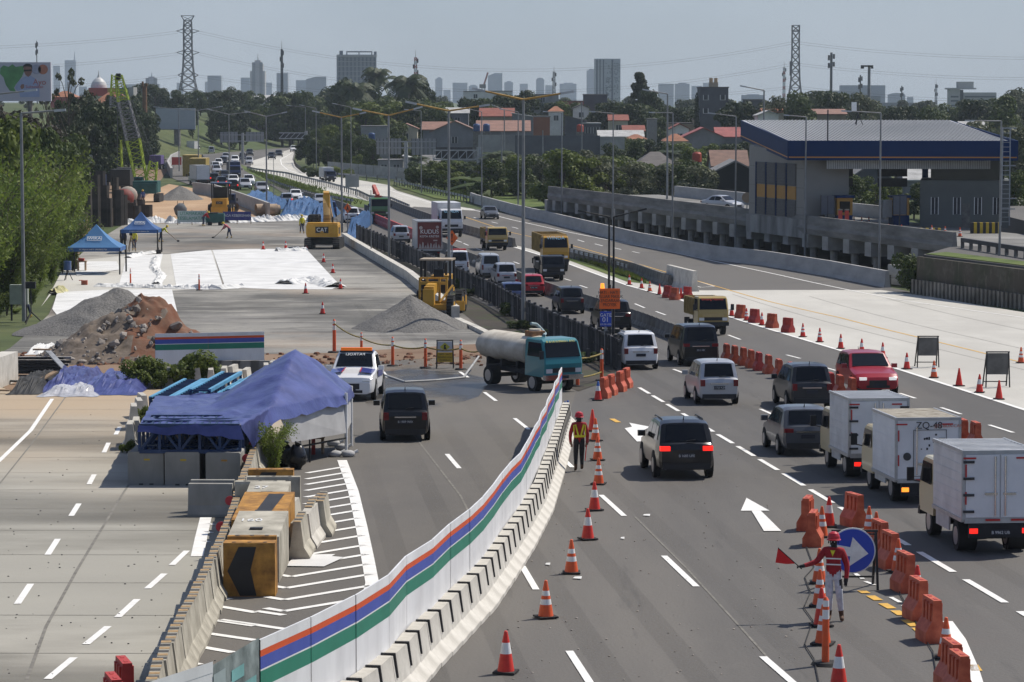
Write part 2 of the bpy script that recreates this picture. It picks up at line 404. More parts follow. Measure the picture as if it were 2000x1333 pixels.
for a, b in (((1128,469),(1141,473)),((1162,477),(1177,481)),((1200,485),(1213,488)),((1235,492),(1249,495)),((960,434),(972,437)),((925,425),(935,428)),((1000,444),(1012,447)),((1050,455),(1062,458)),
             ((720,370),(735,374)),((770,384),(785,388)),((610,330),(640,340))): line([a, b], .16)
line([(915,408),(1000,430),(1110,454),(1320,495),(1500,533),(1600,555),(1750,585),(2000,621),(2150,642)], .18)
line([(574,297),(548,312),(550,322),(562,332),(590,342),(650,352)], .22)
line([(590,308),(520,330),(560,340)], .0)
line([(760,372),(840,396),(900,411)], .18)
line([(1000,482),(1105,514),(1225,558),(1325,585),(1420,618),(1500,643),(1660,691),(1758,723),(2000,801),(2080,826)], .22, dz=.018)
line([(910,425),(1000,455),(1120,481),(1225,510),(1300,532),(1357,548),(1420,566),(1500,589),(1640,621),(1800,661),(1985,706),(2150,742)], .14, my)
line([(1357,548),(1395,560),(1370,562),(1345,556)], .13)
for a, b in (((1682,1155),(1692,1160)),((1700,1165),(1716,1174)),((1724,1180),(1742,1190)),((1748,1194),(1762,1203)),((1768,1212),(1788,1225)),((1790,1228),(1802,1238)),((1195,819),(1208,826)),((1278,866),(1286,869)),((1900,1300),(1908,1312))): line([a, b], .2, my)
for a, b in (((1665,1118),(1685,1132)),((1690,1137),(1708,1144)),((1740,1168),(1758,1178)),((1764,1184),(1778,1192))): line([a, b], .1)
line([(1840,1215),(1865,1250),(1890,1310),(1900,1345)], .42)
def mpoly(pp, dz=.018):
 s = sheet(None, pp, None, dz); mk.add(s.v, s.f)
mpoly([(1229,827),(1270,835),(1252,844),(1238,840)]); mpoly([(1220,838),(1240,834),(1271,863),(1244,864)], .022)
mpoly([(1458,974),(1503,999),(1447,999)]); mpoly([(1468,999.5),(1486,999.5),(1526,1039),(1492,1039)], .022)
line([(668,900),(690,960),(706,1030),(718,1090),(727,1140),(722,1160)], .3)
hy = [913,924,934,945,957,970,984,998,1013,1029,1047,1066,1084,1103,1123,1145,1168]
for i, yy in enumerate(hy):
 xr_ = interp([(900,668),(960,690),(1030,706),(1090,718),(1140,727),(1170,720)], yy)
 lx = interp([(900,600),(1060,590),(1130,556),(1250,552)], yy)
 drop = (xr_-lx) * .165
 if yy > 1045: line([(xr_, yy), (lx, yy+drop), (max(500, lx-36), yy+drop-6)], .2)
 else: line([(xr_, yy), (lx, yy+drop)], .2)
for a in ([(554,1203),(500,1195)],[(554,1230),(500,1222),(430,1212)],[(423,1185),(500,1198)],[(414,1212),(498,1224)],[(408,1239),(498,1252)],[(387,1264),(455,1276)],[(372,1296),(390,1300)],[(404,1166),(450,1172)]): line(a, .2)
for a, b in (((365,1077),(336,1105)),((321,1122),(288,1151)),((268,1172),(230,1207)),((211,1225),(168,1260)),((144,1286),(93,1328)),((184,928),(174,947)),((154,985),(139,1009)),((113,1054),(93,1085)),((60,1142),(34,1181)),((212,866),(203,885)),((234,835),(226,850))): line([a, b], .15)
line([(102,780),(60,842),(0,900),(-40,935)], .15); line([(402,1012),(393,1050),(385,1088)], .3)
for a in ([(404,1024),(418,1026)],[(401,1040),(414,1042)],[(396,1058),(408,1060)]): line(a, .14)
for i in range(30):
 y = 48 + i*4.6
 if y < 122:
  a = interp([(40,-6.7),(52,-6.2),(60,-6.4),(75,-7),(90,-8.5),(125,-17)], y)
  strip(jn, [Vector((-26, y+.2, 0)), Vector((a, y, 0))], .035, .010)
strip(jn, [G(405,720), G(240,965), G(150,1115), G(90,1225), G(50,1335)], .07, .011)
strip(jn, [G(129,775), G(60,870), G(0,945)], .05, .011)
for y in range(186, 226, 5): strip(jn, [Vector((interp([(186,28),(226,17)], y), y, 0)), Vector((interp([(186,60),(226,40)], y), y-4, 0))], .04, .012)
for k in range(3): strip(jn, [G(1430+k*150, 575+k*4), G(2050+k*60, 735-k*28)], .04, .012)
line([(1060,960),(1090,1010)], 0)
strip(jn, [G(800,840), G(850,905), G(900,970), G(930,1030)], .06, .010); strip(jn, [G(1240,1010), G(1340,1110), G(1450,1230), G(1530,1320)], .05, .008)
def patchmat(name, col, scale, lo, hi, st, k, rough):
 m = bpy.data.materials.new(name); m.use_nodes = True; N, L = m.node_tree.nodes, m.node_tree.links; b = N['Principled BSDF']; b.inputs['Base Color'].default_value = col+(1,); b.inputs['Roughness'].default_value = rough
 g = N.new('ShaderNodeNewGeometry'); mp = N.new('ShaderNodeMapping'); mp.inputs['Scale'].default_value = st; n = N.new('ShaderNodeTexNoise'); n.inputs['Scale'].default_value = scale; n.inputs['Detail'].default_value = 6; mr = N.new('ShaderNodeMapRange')
 mr.inputs['From Min'].default_value = lo; mr.inputs['From Max'].default_value = hi; mr.inputs['To Max'].default_value = k
 L.new(g.outputs['Position'], mp.inputs[0]); L.new(mp.outputs[0], n.inputs['Vector']); L.new(n.outputs['Fac'], mr.inputs['Value']); L.new(mr.outputs[0], b.inputs['Alpha']); return m
sheet('wet_patch', [(650,735),(720,722),(800,722),(900,728),(960,742),(935,775),(860,800),(760,806),(720,795),(700,770)], patchmat('wet_asphalt', (.035,.033,.033), .22, .36, .5, (1,.6,1), .8, .35), .010, **S)
sheet('dust_patch', [(640,706),(960,690),(940,725),(800,722),(650,735)], patchmat('dust', (.30,.22,.15), .3, .45, .65, (1,.5,1), .6, .95), .012, **S)
sheet('slab_stain', [(-400,702),(20,762),(270,769),(300,721),(640,701),(500,930),(470,985),(425,1120),(350,1280),(250,1500),(-600,1500)], patchmat('slab_stain', (.12,.113,.096), .13, .50, .72, (.3,1,1), .65, .8), .0085, **S)
tm = MB()
for x0, k in ((1.0,0),(2.55,0),(4.7,0),(6.2,0),(-2.2,1),(-.7,1),(9.9,0),(11.4,0),(13.0,0),(14.4,0)):
 strip(tm, [Vector((x0 - (y-60)*.082 - (.0 if y < 120 else (y-120)**2*.00012), y, 0)) for y in range(48, 112 if k else 200, 8)], .55, .0065)
tm.obj('tyre_tracks', patchmat('tyre_dark', (.035,.033,.032), .09, .38, .62, (2,.2,1), .09, .8), **S)
mk.obj('road_markings', paint, **S); my.obj('yellow_road_markings', yellow, **S); jn.obj('road_joints', seam, **S)
# barriers, fences, cones
m_bar = M('barrier_concrete', (.50,.475,.42), .9, var=.2, scale=1.6, bump=.2, col2=(.60,.575,.52))
m_old = M('weathered_concrete', (.40,.37,.30), .95, var=.45, scale=1.3, bump=.3, col2=(.50,.47,.39), detail=8)
m_dk = M('dark_concrete', (.155,.148,.138), .95, var=.4, scale=1.5, bump=.3, col2=(.22,.21,.19))
m_wallc = M('wall_concrete', (.36,.355,.345), .9, var=.15, scale=.4, col2=(.42,.415,.40), stretch=(1,1,3))
m_blk = M('black_paint', (.02,.02,.022), .6, var=.3)
m_yel = M('ochre_paint', (.36,.17,.04), .75, var=.5, scale=3, col2=(.52,.26,.05), detail=8)
m_steel = M('galvanised_steel', (.32,.33,.34), .5, .5, var=.2, scale=3)
m_pole = M('lamp_pole_steel', (.23,.235,.235), .55, .3, var=.25, scale=.7)
m_dsteel = M('dark_steel', (.045,.045,.048), .6, .3, var=.4, scale=2)
m_red = M('cone_red', (.62,.035,.022), .5, var=.12, scale=5)
m_orange = M('cone_orange', (.68,.10,.025), .5, var=.12, scale=5)
m_wat = M('barrier_orange', (.52,.07,.028), .55, var=.3, scale=3, col2=(.62,.15,.07))
m_watr = M('barrier_red', (.42,.045,.035), .55, var=.2, scale=3)
m_white = M('reflective_white', (.72,.72,.70), .5, var=.1, scale=6)
m_rub = M('rubber_black', (.022,.021,.02), .85, var=.3)
m_blue = M('cone_blue', (.03,.12,.42), .5, var=.1)
NJ = [(-.30,0),(.30,0),(.30,.08),(.17,.30),(.10,.86),(-.10,.86),(-.17,.30),(-.30,.08)]
def nj(L_, mat, mat2=None, prof=NJ, brk=False, slots=False):
 """one precast barrier segment, length along y"""
 mb = MB(); g = .022
 mb.prism(prof, -L_/2+g, L_/2-g)
 if slots:
  for i in range(3):
   mb.box(-.05,.05, -L_/2+L_*(.17+.33*i)-.1, -L_/2+L_*(.17+.33*i)+.1, .845, .868, 1)
 return mb.mesh('barrier_segment', [mat, mat2 or m_blk])
def place(name, me, p, rz, label, cat, group, parent=None):
 o = bpy.data.objects.new(name, me); COL.objects.link(o); o.location = p; o.rotation_euler = (0,0,rz)
 tag(o, label, cat, group); return o
FT = [(1097,832),(1070,917),(1040,1001),(1000,1072),(960,1131),(915,1192),(878,1229),(840,1268),(800,1307),(760,1353),(692,1412),(600,1472),(507,1523)]
fl = [G(*p) for p in FT]
bl = [p + Vector((.16, .05, 0)) for p in fl]
me_w = nj(1.22, m_bar, prof=[(-.32,0),(.40,0),(.40,.09),(.20,.30),(.12,.82),(-.12,.82),(-.22,.30),(-.32,.09)])
brm = MB(); brm.prism([(.10,.86),(.15,.86),(.208,.44),(.17,.44)], -.03, .03); brm.box(-.1,.149,-.029,.029,.83,.86)
brme = brm.mesh('bracket', [m_blk])
pts = walk(bl, 1.22, .6)
for i, (p, h) in enumerate(pts):
 o = place('concrete_barrier', me_w, p, h+math.pi, f'pale concrete barrier under the striped hoarding, {nth(i+1)} from its far end', 'barrier', 'barriers under the striped hoarding')
 b = bpy.data.objects.new('bracket', brme); COL.objects.link(b); b.parent = o; b.location = (.0, -.45, 0)
m_sheet = M('hoarding_white', (.66,.66,.67), .5, var=.10, scale=1.3, col2=(.75,.755,.765), detail=8, stretch=(1,1,.3))
m_so = M('hoarding_orange', (.60,.085,.02), .45, var=.06); m_sb = M('hoarding_blue', (.055,.085,.36), .45, var=.08); m_sg = M('hoarding_green', (.02,.19,.125), .45, var=.08)
bands = [(2.10,1.94,0),(1.94,1.84,1),(1.84,1.65,2),(1.65,1.625,0),(1.625,1.38,3),(1.38,.76,0)]
def hoarding(parent, pts, z0=0., thick=.03, name='panel'):
 """one panel mesh per pair of points, coloured bands"""
 for a, b in zip(pts, pts[1:]):
  v = b-a; v.z = 0; v.normalize(); n = Vector((-v.y, v.x, 0))*thick; b = b-v*.012; tw = random.uniform(-.012,.012); b = b+n*(tw/thick)
  mb = MB()
  for (t, u, m) in bands:
   for s in (0, 1):
    q = [a+n*s, b+n*s]
    c = [(q[0].x,q[0].y,q[0].z+u+z0),(q[1].x,q[1].y,q[1].z+u+z0),(q[1].x,q[1].y,q[1].z+t+z0),(q[0].x,q[0].y,q[0].z+t+z0)]
    mb.add(c if s else c[::-1], [(0,1,2,3)], m)
  mb.add([(a.x,a.y,a.z+2.1+z0),(b.x,b.y,b.z+2.1+z0),(b.x+n.x,b.y+n.y,b.z+2.1+z0),(a.x+n.x,a.y+n.y,a.z+2.1+z0)], [(0,1,2,3)], 0)
  mb.obj(name, [m_sheet, m_so, m_sb, m_sg], parent)
ht = thing('striped_hoarding', 'long white metal hoarding with orange, blue and green stripes on concrete barriers', 'hoarding')
fp = [p for p, h in walk(fl, 2.4)]
fp = [Vector((p.x + random.uniform(-.05,.05), p.y, p.z)) for p in fp] + [fl[-1]]
hoarding(ht, fp)
m_sky = M('banner_blue', (.34,.60,.76), .5, var=.05); m_aer = M('banner_print', (.12,.17,.17), .5, var=.6, scale=1.6, col2=(.33,.38,.38), detail=9)
m_logo = M('logo_blue', (.05,.22,.45), .5, var=0); m_lg = M('logo_green', (.03,.3,.12), .5, var=0); m_lr = M('logo_red', (.5,.04,.05), .5, var=0)
bt = thing('printed_banner', 'light blue printed project banner with an aerial highway picture, beside the striped hoarding', 'banner')
b0, b1, b2 = G(508,1524), G(418,1585), G(230,1655)
def bpanel(a, b, parts, name, mats):
 v = b-a; v.z = 0
 mb = MB()
 for (s0, s1, z0, z1, m, off) in parts:
  n = Vector((v.y, -v.x, 0)).normalized()*(-off)
  p, q = a+v*s0+n, a+v*s1+n
  mb.add([(p.x,p.y,p.z+z0),(p.x,p.y,p.z+z1),(q.x,q.y,q.z+z1),(q.x,q.y,q.z+z0)], [(0,1,2,3)], m)
 return mb.obj(name, mats, bt)
bpanel(b0, b1, [(0,1,.8,2.14,0,0)] + [(random.uniform(.05,.8), 0, random.uniform(1.0,1.9), 0, 1, .012) for i in range(0)], 'picture', [m_aer, m_sheet])
mroad = M('banner_road', (.30,.36,.37), .5, var=.1); mgl = M('banner_glass', (.16,.36,.36), .5, var=.2)
bpanel(b0, b1, [(.55,.98,.95,1.35,0,.01),(.62,.99,1.35,1.75,0,.011),(.75,1,1.75,2.0,0,.012),(.35,.62,1.72,1.9,1,.01),(.08,.4,1.4,1.62,1,.01),(0,.22,.95,1.1,1,.01)], 'picture_detail', [mroad, mgl])
bpanel(b1, b2, [(0,1,.8,1.75,0,0),(0,1,1.75,2.14,1,0),(0,1,1.98,2.14,1,.004)], 'banner_sheet', [m_sky, m_sheet])
bpanel(b1, b2, [(.30,.42,1.78,1.94,0,.012),(.52,.72,1.80,1.86,1,.012),(.78,.84,1.79,1.93,2,.012),(.86,.9,1.79,1.93,3,.012)], 'logo', [m_logo, m_sky, m_lg, m_lr])
me_o = nj(1.75, m_old, slots=False)
njm = MB(); njm.prism([(-.30,0),(.30,0),(.30,.09),(.16,.32),(.085,.92),(-.085,.92),(-.16,.32),(-.30,.09)], -.865, .865)
m_oy = M('ochre_worn', (.33,.22,.11), .85, var=.4, scale=6); m_ok = M('black_worn', (.06,.058,.055), .85, var=.5, scale=6)
for k in range(6): njm.box(-.086,.086,-.86+k*.287,-.86+k*.287+.17,.90,.926, 1 if k % 2 else 2)
me_o = njm.mesh('barrier_segment', [m_old, m_ok, m_oy])
ol = [G(*p) for p in [(504,898),(498,925),(488,960),(470,1010),(455,1070),(430,1135),(395,1215),(350,1310),(310,1400),(285,1470)]]
refl = MB(); refl.cyl((.0,0,0),(0,-.03,0),.12,.12,16,0); reflme = refl.mesh('reflector', [m_lr])
for i, (p, h) in enumerate(walk(ol, 1.78, .5)):
 o = place('concrete_barrier', me_o, p, h+random.uniform(-.03,.03), f'weathered barrier with black and ochre top edging the slab, {nth(i+1)} from the tent', 'barrier', 'weathered barriers along the concrete slab')
 if i in (1,4,10,13):
  b = bpy.data.objects.new('reflector', reflme); COL.objects.link(b); b.parent = o; b.location = (.17, -.4, .75)
me_d = nj(1.9, m_dk)
me_r = nj(3.2, m_watr, prof=[(-.25,0),(.25,0),(.22,.35),(.12,.5),(.1,1.0),(-.1,1.0),(-.12,.5),(-.22,.35)])
dl = [G(*p) for p in [(1328,668),(1260,640),(1180,612),(1100,586),(1030,560),(950,526),(870,492),(820,472)]]
for i, (p, h) in enumerate(walk(dl, 1.95)):
 place('concrete_barrier', me_d, p, h, f'dark concrete lane divider between the queue and the trucks, {nth(i+1)} from the camera end', 'barrier', 'dark barriers between the lanes')
dl2 = [G(*p) for p in [(806,466),(778,455),(735,436)]]
for i, (p, h) in enumerate(walk(dl2, 3.3)):
 place('water_barrier', me_r, p, h, f'long dark red plastic barrier beyond the red box truck, {nth(i+1)} in the row', 'barrier', 'red barriers beyond the box truck')
me_d2 = nj(2.4, m_dk)
for nm, pp, lab in (('a', [(730,434),(700,420),(660,405),(610,390),(565,378)], 'far dark lane divider behind the excavator boom, {} from the red barriers'),
     ('b', [(1000,482),(935,462),(880,447),(850,436),(800,418),(765,404)], 'dark barrier lining the exit lane behind the white truck, {} from the dump truck')):
 for i, (p, h) in enumerate(walk([G(*q) for q in pp], 2.45)):
  place('concrete_barrier', me_d2, p, h, lab.format(nth(i+1)), 'barrier', 'dark far barriers row ' + ('beside the queue' if nm == 'a' else 'beside the exit lane'))
def wall(name, pts, h, w, mat, label, cat='wall', top=None, z0=0., prof=None, capm=None):
 """continuous wall through world points"""
 mb = MB(); sec = prof or [(-w/2,0),(w/2,0),(w/2,h),(-w/2,h)]
 rings = []
 for i, p in enumerate(pts):
  a = pts[max(0,i-1)]; b = pts[min(len(pts)-1,i+1)]; v = b-a; v.z = 0; v.normalize(); n = Vector((v.y,-v.x,0))
  rings.append([(p.x+n.x*x, p.y+n.y*x, p.z+z+z0) for x, z in sec])
 k = len(sec)
 for r0, r1 in zip(rings, rings[1:]):
  mb.add(r0+r1, [(j, (j+1) % k, k+(j+1) % k, k+j) for j in range(k)])
 mb.add(rings[0], [tuple(range(k))[::-1]]); mb.add(rings[-1], [tuple(range(k))])
 o = mb.obj(name, [mat]); tag(o, label, cat); return o
def dense(pp, n=6, dz=0.):
 out = []
 w = [G(*p, dz) for p in pp]
 for a, b in zip(w, w[1:]): out += [a.lerp(b, i/n) for i in range(n)]
 out.append(w[-1])
 for p in out: p.z = zg(p.y)+dz
 return out
wall('verge_barrier', dense([(1110,502),(1240,535),(1308,560)]), .95, .3, m_dk, 'dark stained concrete barrier beside the grassy verge', prof=NJ)
wall('barrier_end_wall', dense([(1306,556),(1357,570)]), 1.55, .45, m_bar, 'clean pale concrete end block of the dark verge barrier', prof=[(-.35,0),(.35,0),(.2,.4),(.16,1.5),(-.16,1.5),(-.2,.4)])
wall('roadside_wall', dense([(920,394),(930,398),(1000,418),(1070,435),(1250,480),(1390,507),(1500,520),(1620,540),(1733,562)]), 1.25, .4, m_wallc, 'long pale concrete parapet between the exit road and the viaduct', prof=[(-.28,0),(.28,0),(.2,.3),(.13,1.25),(-.13,1.25),(-.2,.3)])
wall('low_wall_stub', dense([(1738,555),(1805,562)]), 1.5, .4, m_wallc, 'short low concrete wall behind the end of the long parapet')
wall('kerb_wall', dense([(672,470),(690,482),(800,548),(830,573),(890,622)]), .75, .5, m_bar, 'white concrete kerb wall along the right edge of the gravel site')
wall('kerb_strip', dense([(893,628),(930,645),(964,662)]), .22, .4, m_bar, 'low broken end of the white site kerb beside the gravel heap')
wall('site_wall', dense([(378,378),(420,384),(470,402),(525,424)]), 1.7, .3, m_wallc, 'tall pale concrete wall between the tan soil and the traffic queue')
wall('far_kerb_wall', dense([(335,348),(328,332),(335,318),(350,310)]), 1.8, .4, m_wallc, 'curved pale retaining wall by the yellow containers far away')
wall('slab_block', [G(-30,765), G(20,745)], 1.3, .7, m_bar, 'pale concrete block at the left edge beside the old timber')
def guardrail(pp, label, posts=2.0, h=.75, n=5, far=False):
 w = dense(pp, n); t = thing('guard_rail', label, 'guard rail', w[0])
 mb = MB(); o = w[0]
 for a, b in zip(w, w[1:]):
  v = b-a; v.z = 0; v.normalize(); nn = Vector((-v.y, v.x, 0))
  for (x0, z0, x1, z1) in ((0,h-.16,.05,h-.08),(.05,h-.08,0,h),(0,h,.05,h+.08),(.05,h+.08,0,h+.16)):
   mb.add([tuple(a-o+nn*x0+Vector((0,0,z0))), tuple(b-o+nn*x0+Vector((0,0,z0))), tuple(b-o+nn*x1+Vector((0,0,z1))), tuple(a-o+nn*x1+Vector((0,0,z1)))], [(0,1,2,3)])
 mb.obj('rail', [m_steel], t)
 pm = MB(); pm.box(-.07,.07,-.07,.07,-.1,h+.12); pme = pm.mesh('post', [m_dk])
 for p, hh in walk(w, posts)[:100]:
  b = bpy.data.objects.new('post', pme); COL.objects.link(b); b.parent = t; b.location = p-o; b.rotation_euler = (0,0,hh)
guardrail([(483,334),(500,338),(560,346),(640,366),(700,383),(722,394),(765,398),(800,414)], 'dark guard rail curving between the concrete road and the grass median', 3.)
guardrail([(520,358),(560,372),(610,388),(660,397),(690,403)], 'lower guard rail along the grass median beside the traffic queue', 3.)
guardrail([(770,362),(800,368),(850,380),(925,398)], 'guard rail at the tip of the grass gore by the fork', 3.)
guardrail([(775,358),(860,366),(940,372),(1076,372)], 'guard rail with pale gaps behind the grass gore', 3.)
guardrail([(574,318),(578,327),(592,338),(640,346),(700,351),(760,354),(840,360),(905,366)], 'long far guard rail on the outer side of the concrete road', 4.)
guardrail([(1738,560),(1800,566),(1900,584),(2000,602),(2120,625)], 'grey guard rail beside the shaded retaining wall', 3.)
guardrail([(1112,505),(1170,520),(1224,538)], 'guard rail in front of the grassy verge behind the dump truck', 2.)
fw = dense([(697,469),(760,497),(860,543),(966,597),(1022,634),(1090,668),(1159,700),(1212,728)], 5)
sf = thing('bar_fence', 'long dark fence of close-set steel bars between the ditch and the traffic queue', 'fence', fw[0])
o = fw[0]; rb = MB()
for a, b in zip(fw, fw[1:]):
 for z in (.12, .78, 1.42): rb.bar(a-o+Vector((0,0,z)), b-o+Vector((0,0,z)), .07 if z != 1.42 else .1)
rb.obj('rail', [m_dsteel], sf)
m_bar2 = M('bar_grey', (.13,.13,.135), .6, .3, var=.5, scale=.5)
pk = MB()
for i, (p, h) in enumerate(walk(fw, .34)):
 r = random.random(); l = random.uniform(-.05,.05); q = p-o
 pk.bar(q+Vector((0,0,.1)), q+Vector((l,l,1.5)), .10 if r > .12 else .16, None, 0 if r > .35 else 1)
pk.obj('bars', [m_dsteel, m_bar2], sf, kind='stuff')
pm = MB(); pm.box(-.08,.08,-.08,.08,0,1.62); pme = pm.mesh('post', [m_dsteel])
for p, h in walk(fw, 3.):
 b = bpy.data.objects.new('post', pme); COL.objects.link(b); b.parent = sf; b.location = p-o
# cones
def make_cone(col, bandn, n=14, low=False):
 t = thing('traffic_cone', 'cone', 'traffic cone')
 b = MB(); b.box(-.20,.20,-.20,.20,0,.035); b.obj('base', [m_rub], t)
 c = MB()
 if bandn == 2: prof = [(.155,.035),(.118,.27),(.10,.38),(.085,.45),(.068,.55),(.03,.75),(.02,.76)]; ms = [0,1,0,1,0,0,0]
 elif bandn == 1: prof = [(.155,.035),(.105,.35),(.072,.55),(.03,.75),(.02,.76)]; ms = [0,1,0,0,0]
 elif bandn == 3: prof = [(.155,.035),(.10,.38),(.065,.57),(.03,.75),(.02,.76)]; ms = [0,1,2,2,2]
 else: prof = [(.155,.035),(.03,.75),(.02,.76)]; ms = [0,0,0]
 c.lathe(prof, n, ms=ms)
 c.obj('cone_body', [col, m_white, m_blue], t)
 return t
CONES = {('r',1): make_cone(m_red,1), ('o',2): make_cone(m_orange,2), ('r',0): make_cone(m_red,0), ('r',2): make_cone(m_red,2), ('b',3): make_cone(m_red,3)}
used_c = set()
def cone(px, py, kind, label, group=None, dz=0., pos=None, tilt=0):
 p = pos if pos is not None else G(px, py); p = p + Vector((0,0,.02+dz))
 rz = random.uniform(-.4,.4)
 if kind not in used_c:
  used_c.add(kind); r = CONES[kind]; r.location = p; r.rotation_euler = (0,0,rz); r['label'] = label
  if group: r['group'] = group
  return r
 return dup(CONES[kind], p, rz, label, group)
g1 = 'cones along the striped hoarding'
for i, (x, y, k) in enumerate([(988,1316,('r',1)),(1066,1208,('o',2)),(1116,1121,('o',2)),(1148,1055,('r',1)),(1161,998,('r',1)),(1169,947,('o',2)),(1167,900,('o',2)),(1163,862,('o',2)),(1157,843,('r',0))]):
 cone(x, y, k, f'{"red cone with one white band" if k==("r",1) else "orange cone with two white bands" if k==("o",2) else "plain red cone"} beside the striped hoarding, {nth(i+1)} from the camera', g1)
for i, (x, y) in enumerate([(1104,826),(1109,824)]): cone(x, y, ('b',3), f'red cone with a blue tip leaning on the hoarding end, {["left","right"][i]} one of the pair', 'blue-tipped cones')
cone(1168,783,('b',3),'blue-tipped red cone in front of the orange barriers by the fence end', 'blue-tipped cones'); cone(1174,778,('b',3),'blue-tipped red cone half behind another near the orange barriers', 'blue-tipped cones')
cone(1205,763,('r',1),'red cone with white band standing between two orange barriers by the fence end')
g2 = 'cones along the pale apron edge'
for i, (x, y, k) in enumerate([(1229,557,('r',1)),(1253,564,('r',1)),(1269,570,('o',2)),(1288,576,('r',0)),(1330,584,('r',0)),(1429,618,('r',1)),(1458,627,('r',2)),(1488,636,('r',1)),(1568,659,('r',2)),(1601,669,('r',2)),(1642,682,('r',1)),(1683,692,('r',1)),(1724,700,('r',1)),(1771,722,('r',1)),(1824,739,('o',2)),(1873,755,('r',0)),(1913,768,('r',1)),(1951,781,('r',0)),(1994,710,('o',2))]):
 cone(x, y, k, f'red cone on the pale apron edge, {nth(i+1)} from the clean concrete end block', g2)
g3 = 'cones around the white sheets'
for i, (x, y) in enumerate([(514,488),(558,487),(599,487),(632,513),(650,534),(665,565),(597,574),(630,614)]):
 cone(x, y, ('r',1), f'red cone beside the white sheets on the gravel, {nth(i+1)} counting clockwise from the far left', g3)
g4 = 'cones around the flagman'
for i, (x, y, k) in enumerate([(1619,1030,('r',1)),(1697,1050,('o',2)),(1711,1062,('o',2)),(1754,1119,('o',2)),(1791,1176,('r',1)),(1847,1287,('o',2)),(1605,1050,('o',2)),(1600,1140,('o',2)),(1601,1185,('o',2)),(1604,1224,('r',1)),(1607,1260,('o',2)),(1638,1345,('r',1))]):
 cone(x, y, k, f'{"orange cone with two bands" if k[0]=="o" else "red cone with one band"} around the flagman, {["just left of the far orange barrier","behind the arrow sign, upper","behind the arrow sign, lower","right of the arrow sign","between the right orange barriers","next to the nearest right barriers","left behind the flagman, farthest","behind the flagman at hip height","beside the flagman knees","in front of the flagman, beside the post","just left of the orange post","nearest at the bottom edge"][i]}', g4)
def make_water(mat, L_=.72):
 t = thing('water_barrier', 'barrier', 'barrier')
 mb = MB(); pr = [(-.24,0),(.24,0),(.24,.26),(.11,.52),(.085,.98),(-.085,.98),(-.11,.52),(-.24,.26)]
 mb.prism(pr, -L_/2, L_/2)
 for y in (-.3,0,.3): mb.box(-.13,.13,y*L_-.05,y*L_+.05,.5,.9)
 mb.obj('barrier_body', [mat], t)
 c = MB(); c.box(-.05,.05,L_/2-.02,L_/2+.06,.3,.75); c.cyl((0,L_/2+.05,.2),(0,L_/2+.05,.82),.05,None,8); c.obj('hinge', [mat], t)
 c = MB(); c.box(-.03,.03,-.25,-.12,.978,.988); c.box(-.03,.03,.12,.25,.978,.988); c.obj('filler_slot', [m_watr], t)
 return t
WB = {'o': make_water(m_wat), 'r': make_water(m_watr)}
for q in WB.values(): q.scale = (.95,1,.86); used_w = set()
def wbar(px, py, label, group, kind='o', rz=None, pos=None):
 p = pos or G(px, py); h = math.atan(-road_slope(p.y)) if rz is None else rz
 if kind not in used_w:
  used_w.add(kind); r = WB[kind]; r.location = p; r.rotation_euler = (0,0,h); r['label'] = label; r['group'] = group; return r
 return dup(WB[kind], p, h, label, group)
for i, (x, y) in enumerate([(1419,706),(1435,710),(1452,714),(1467,719),(1482,724),(1501,730),(1521,739),(1545,746),(1600,763),(1622,768),(1640,773),(1664,779)]):
 wbar(x, y, f'orange plastic barrier in the row before the black van, {nth(i+1)} from the van', 'orange barriers dividing the lanes', 'r' if i in (4,9) else 'o')
for i, (x, y) in enumerate([(1856,860),(1880,868),(1905,874)]): wbar(x, y, f'orange plastic barrier showing beyond the box trucks, {nth(i+1)} from the left', 'orange barriers beyond the trucks')
for i, (x, y, r) in enumerate([(1577,1035,-.25),(1588,1066,-.2),(1668,1028,.35),(1718,1086,.2),(1738,1110,.2),(1768,1155,.2),(1793,1210,.16),(1820,1252,.14),(1858,1345,.12),(1872,1370,.12)]):
 wbar(x, y, f'orange barrier around the flagman, {["far left one","second on the left side","far one right of the cone","first behind the arrow sign","second behind the arrow sign","third down the right side","fourth down the right side","fifth down the right side","nearest tall one at the bottom","half cut off at the bottom edge"][i]}', 'orange barriers around the flagman', 'o', r)
for i, (x, y, r) in enumerate([(1180,778,.9),(1193,772,.9),(1211,765,.9),(1223,758,.9)]): wbar(x, y, f'orange barrier closing the fence end by the white van, {nth(i+1)} from the left', 'orange barriers at the fence end', 'o', -.25)
for i, (x, y) in enumerate([(1304,582),(1318,586),(1343,584),(1447,622),(1474,631),(1508,641),(1539,650)]): wbar(x, y, f'red orange barrier on the pale apron edge among cones, {nth(i+1)} from the far end', 'barriers on the apron edge', 'r' if i % 2 == 0 else 'o', .6)
wbar(222,1420,'old red plastic barrier at the bottom edge on the concrete slab, front one','old red barriers at the bottom','r',.3); wbar(243,1385,'old red plastic barrier at the bottom edge on the slab, rear one','old red barriers at the bottom','r',.3)
m_tape = M('warning_tape', (.55,.40,.03), .6, var=.3, col2=(.03,.03,.03), scale=14)
def make_post():
 t = thing('delineator_post', 'post', 'post')
 b = MB(); b.cyl((0,0,0),(0,0,.06),.24,.2,6); b.obj('base', [m_rub], t)
 c = MB(); c.lathe([(.06,.06),(.055,.75),(.055,.9),(.05,.95),(.05,1.05),(.02,1.1)], 10, ms=[0,1,0,1,0,0]); c.obj('post_body', [m_orange, m_white], t)
 return t
PO = make_post(); PO.scale = (1.15,)*3
pp = [(653,690,1.35),(706,700,1),(767,716,1.1),(831,720,1.1),(900,723,1.1)]
PO.location = G(1612,1300); PO['label'] = 'tall orange post with black foot in front of the flagman'
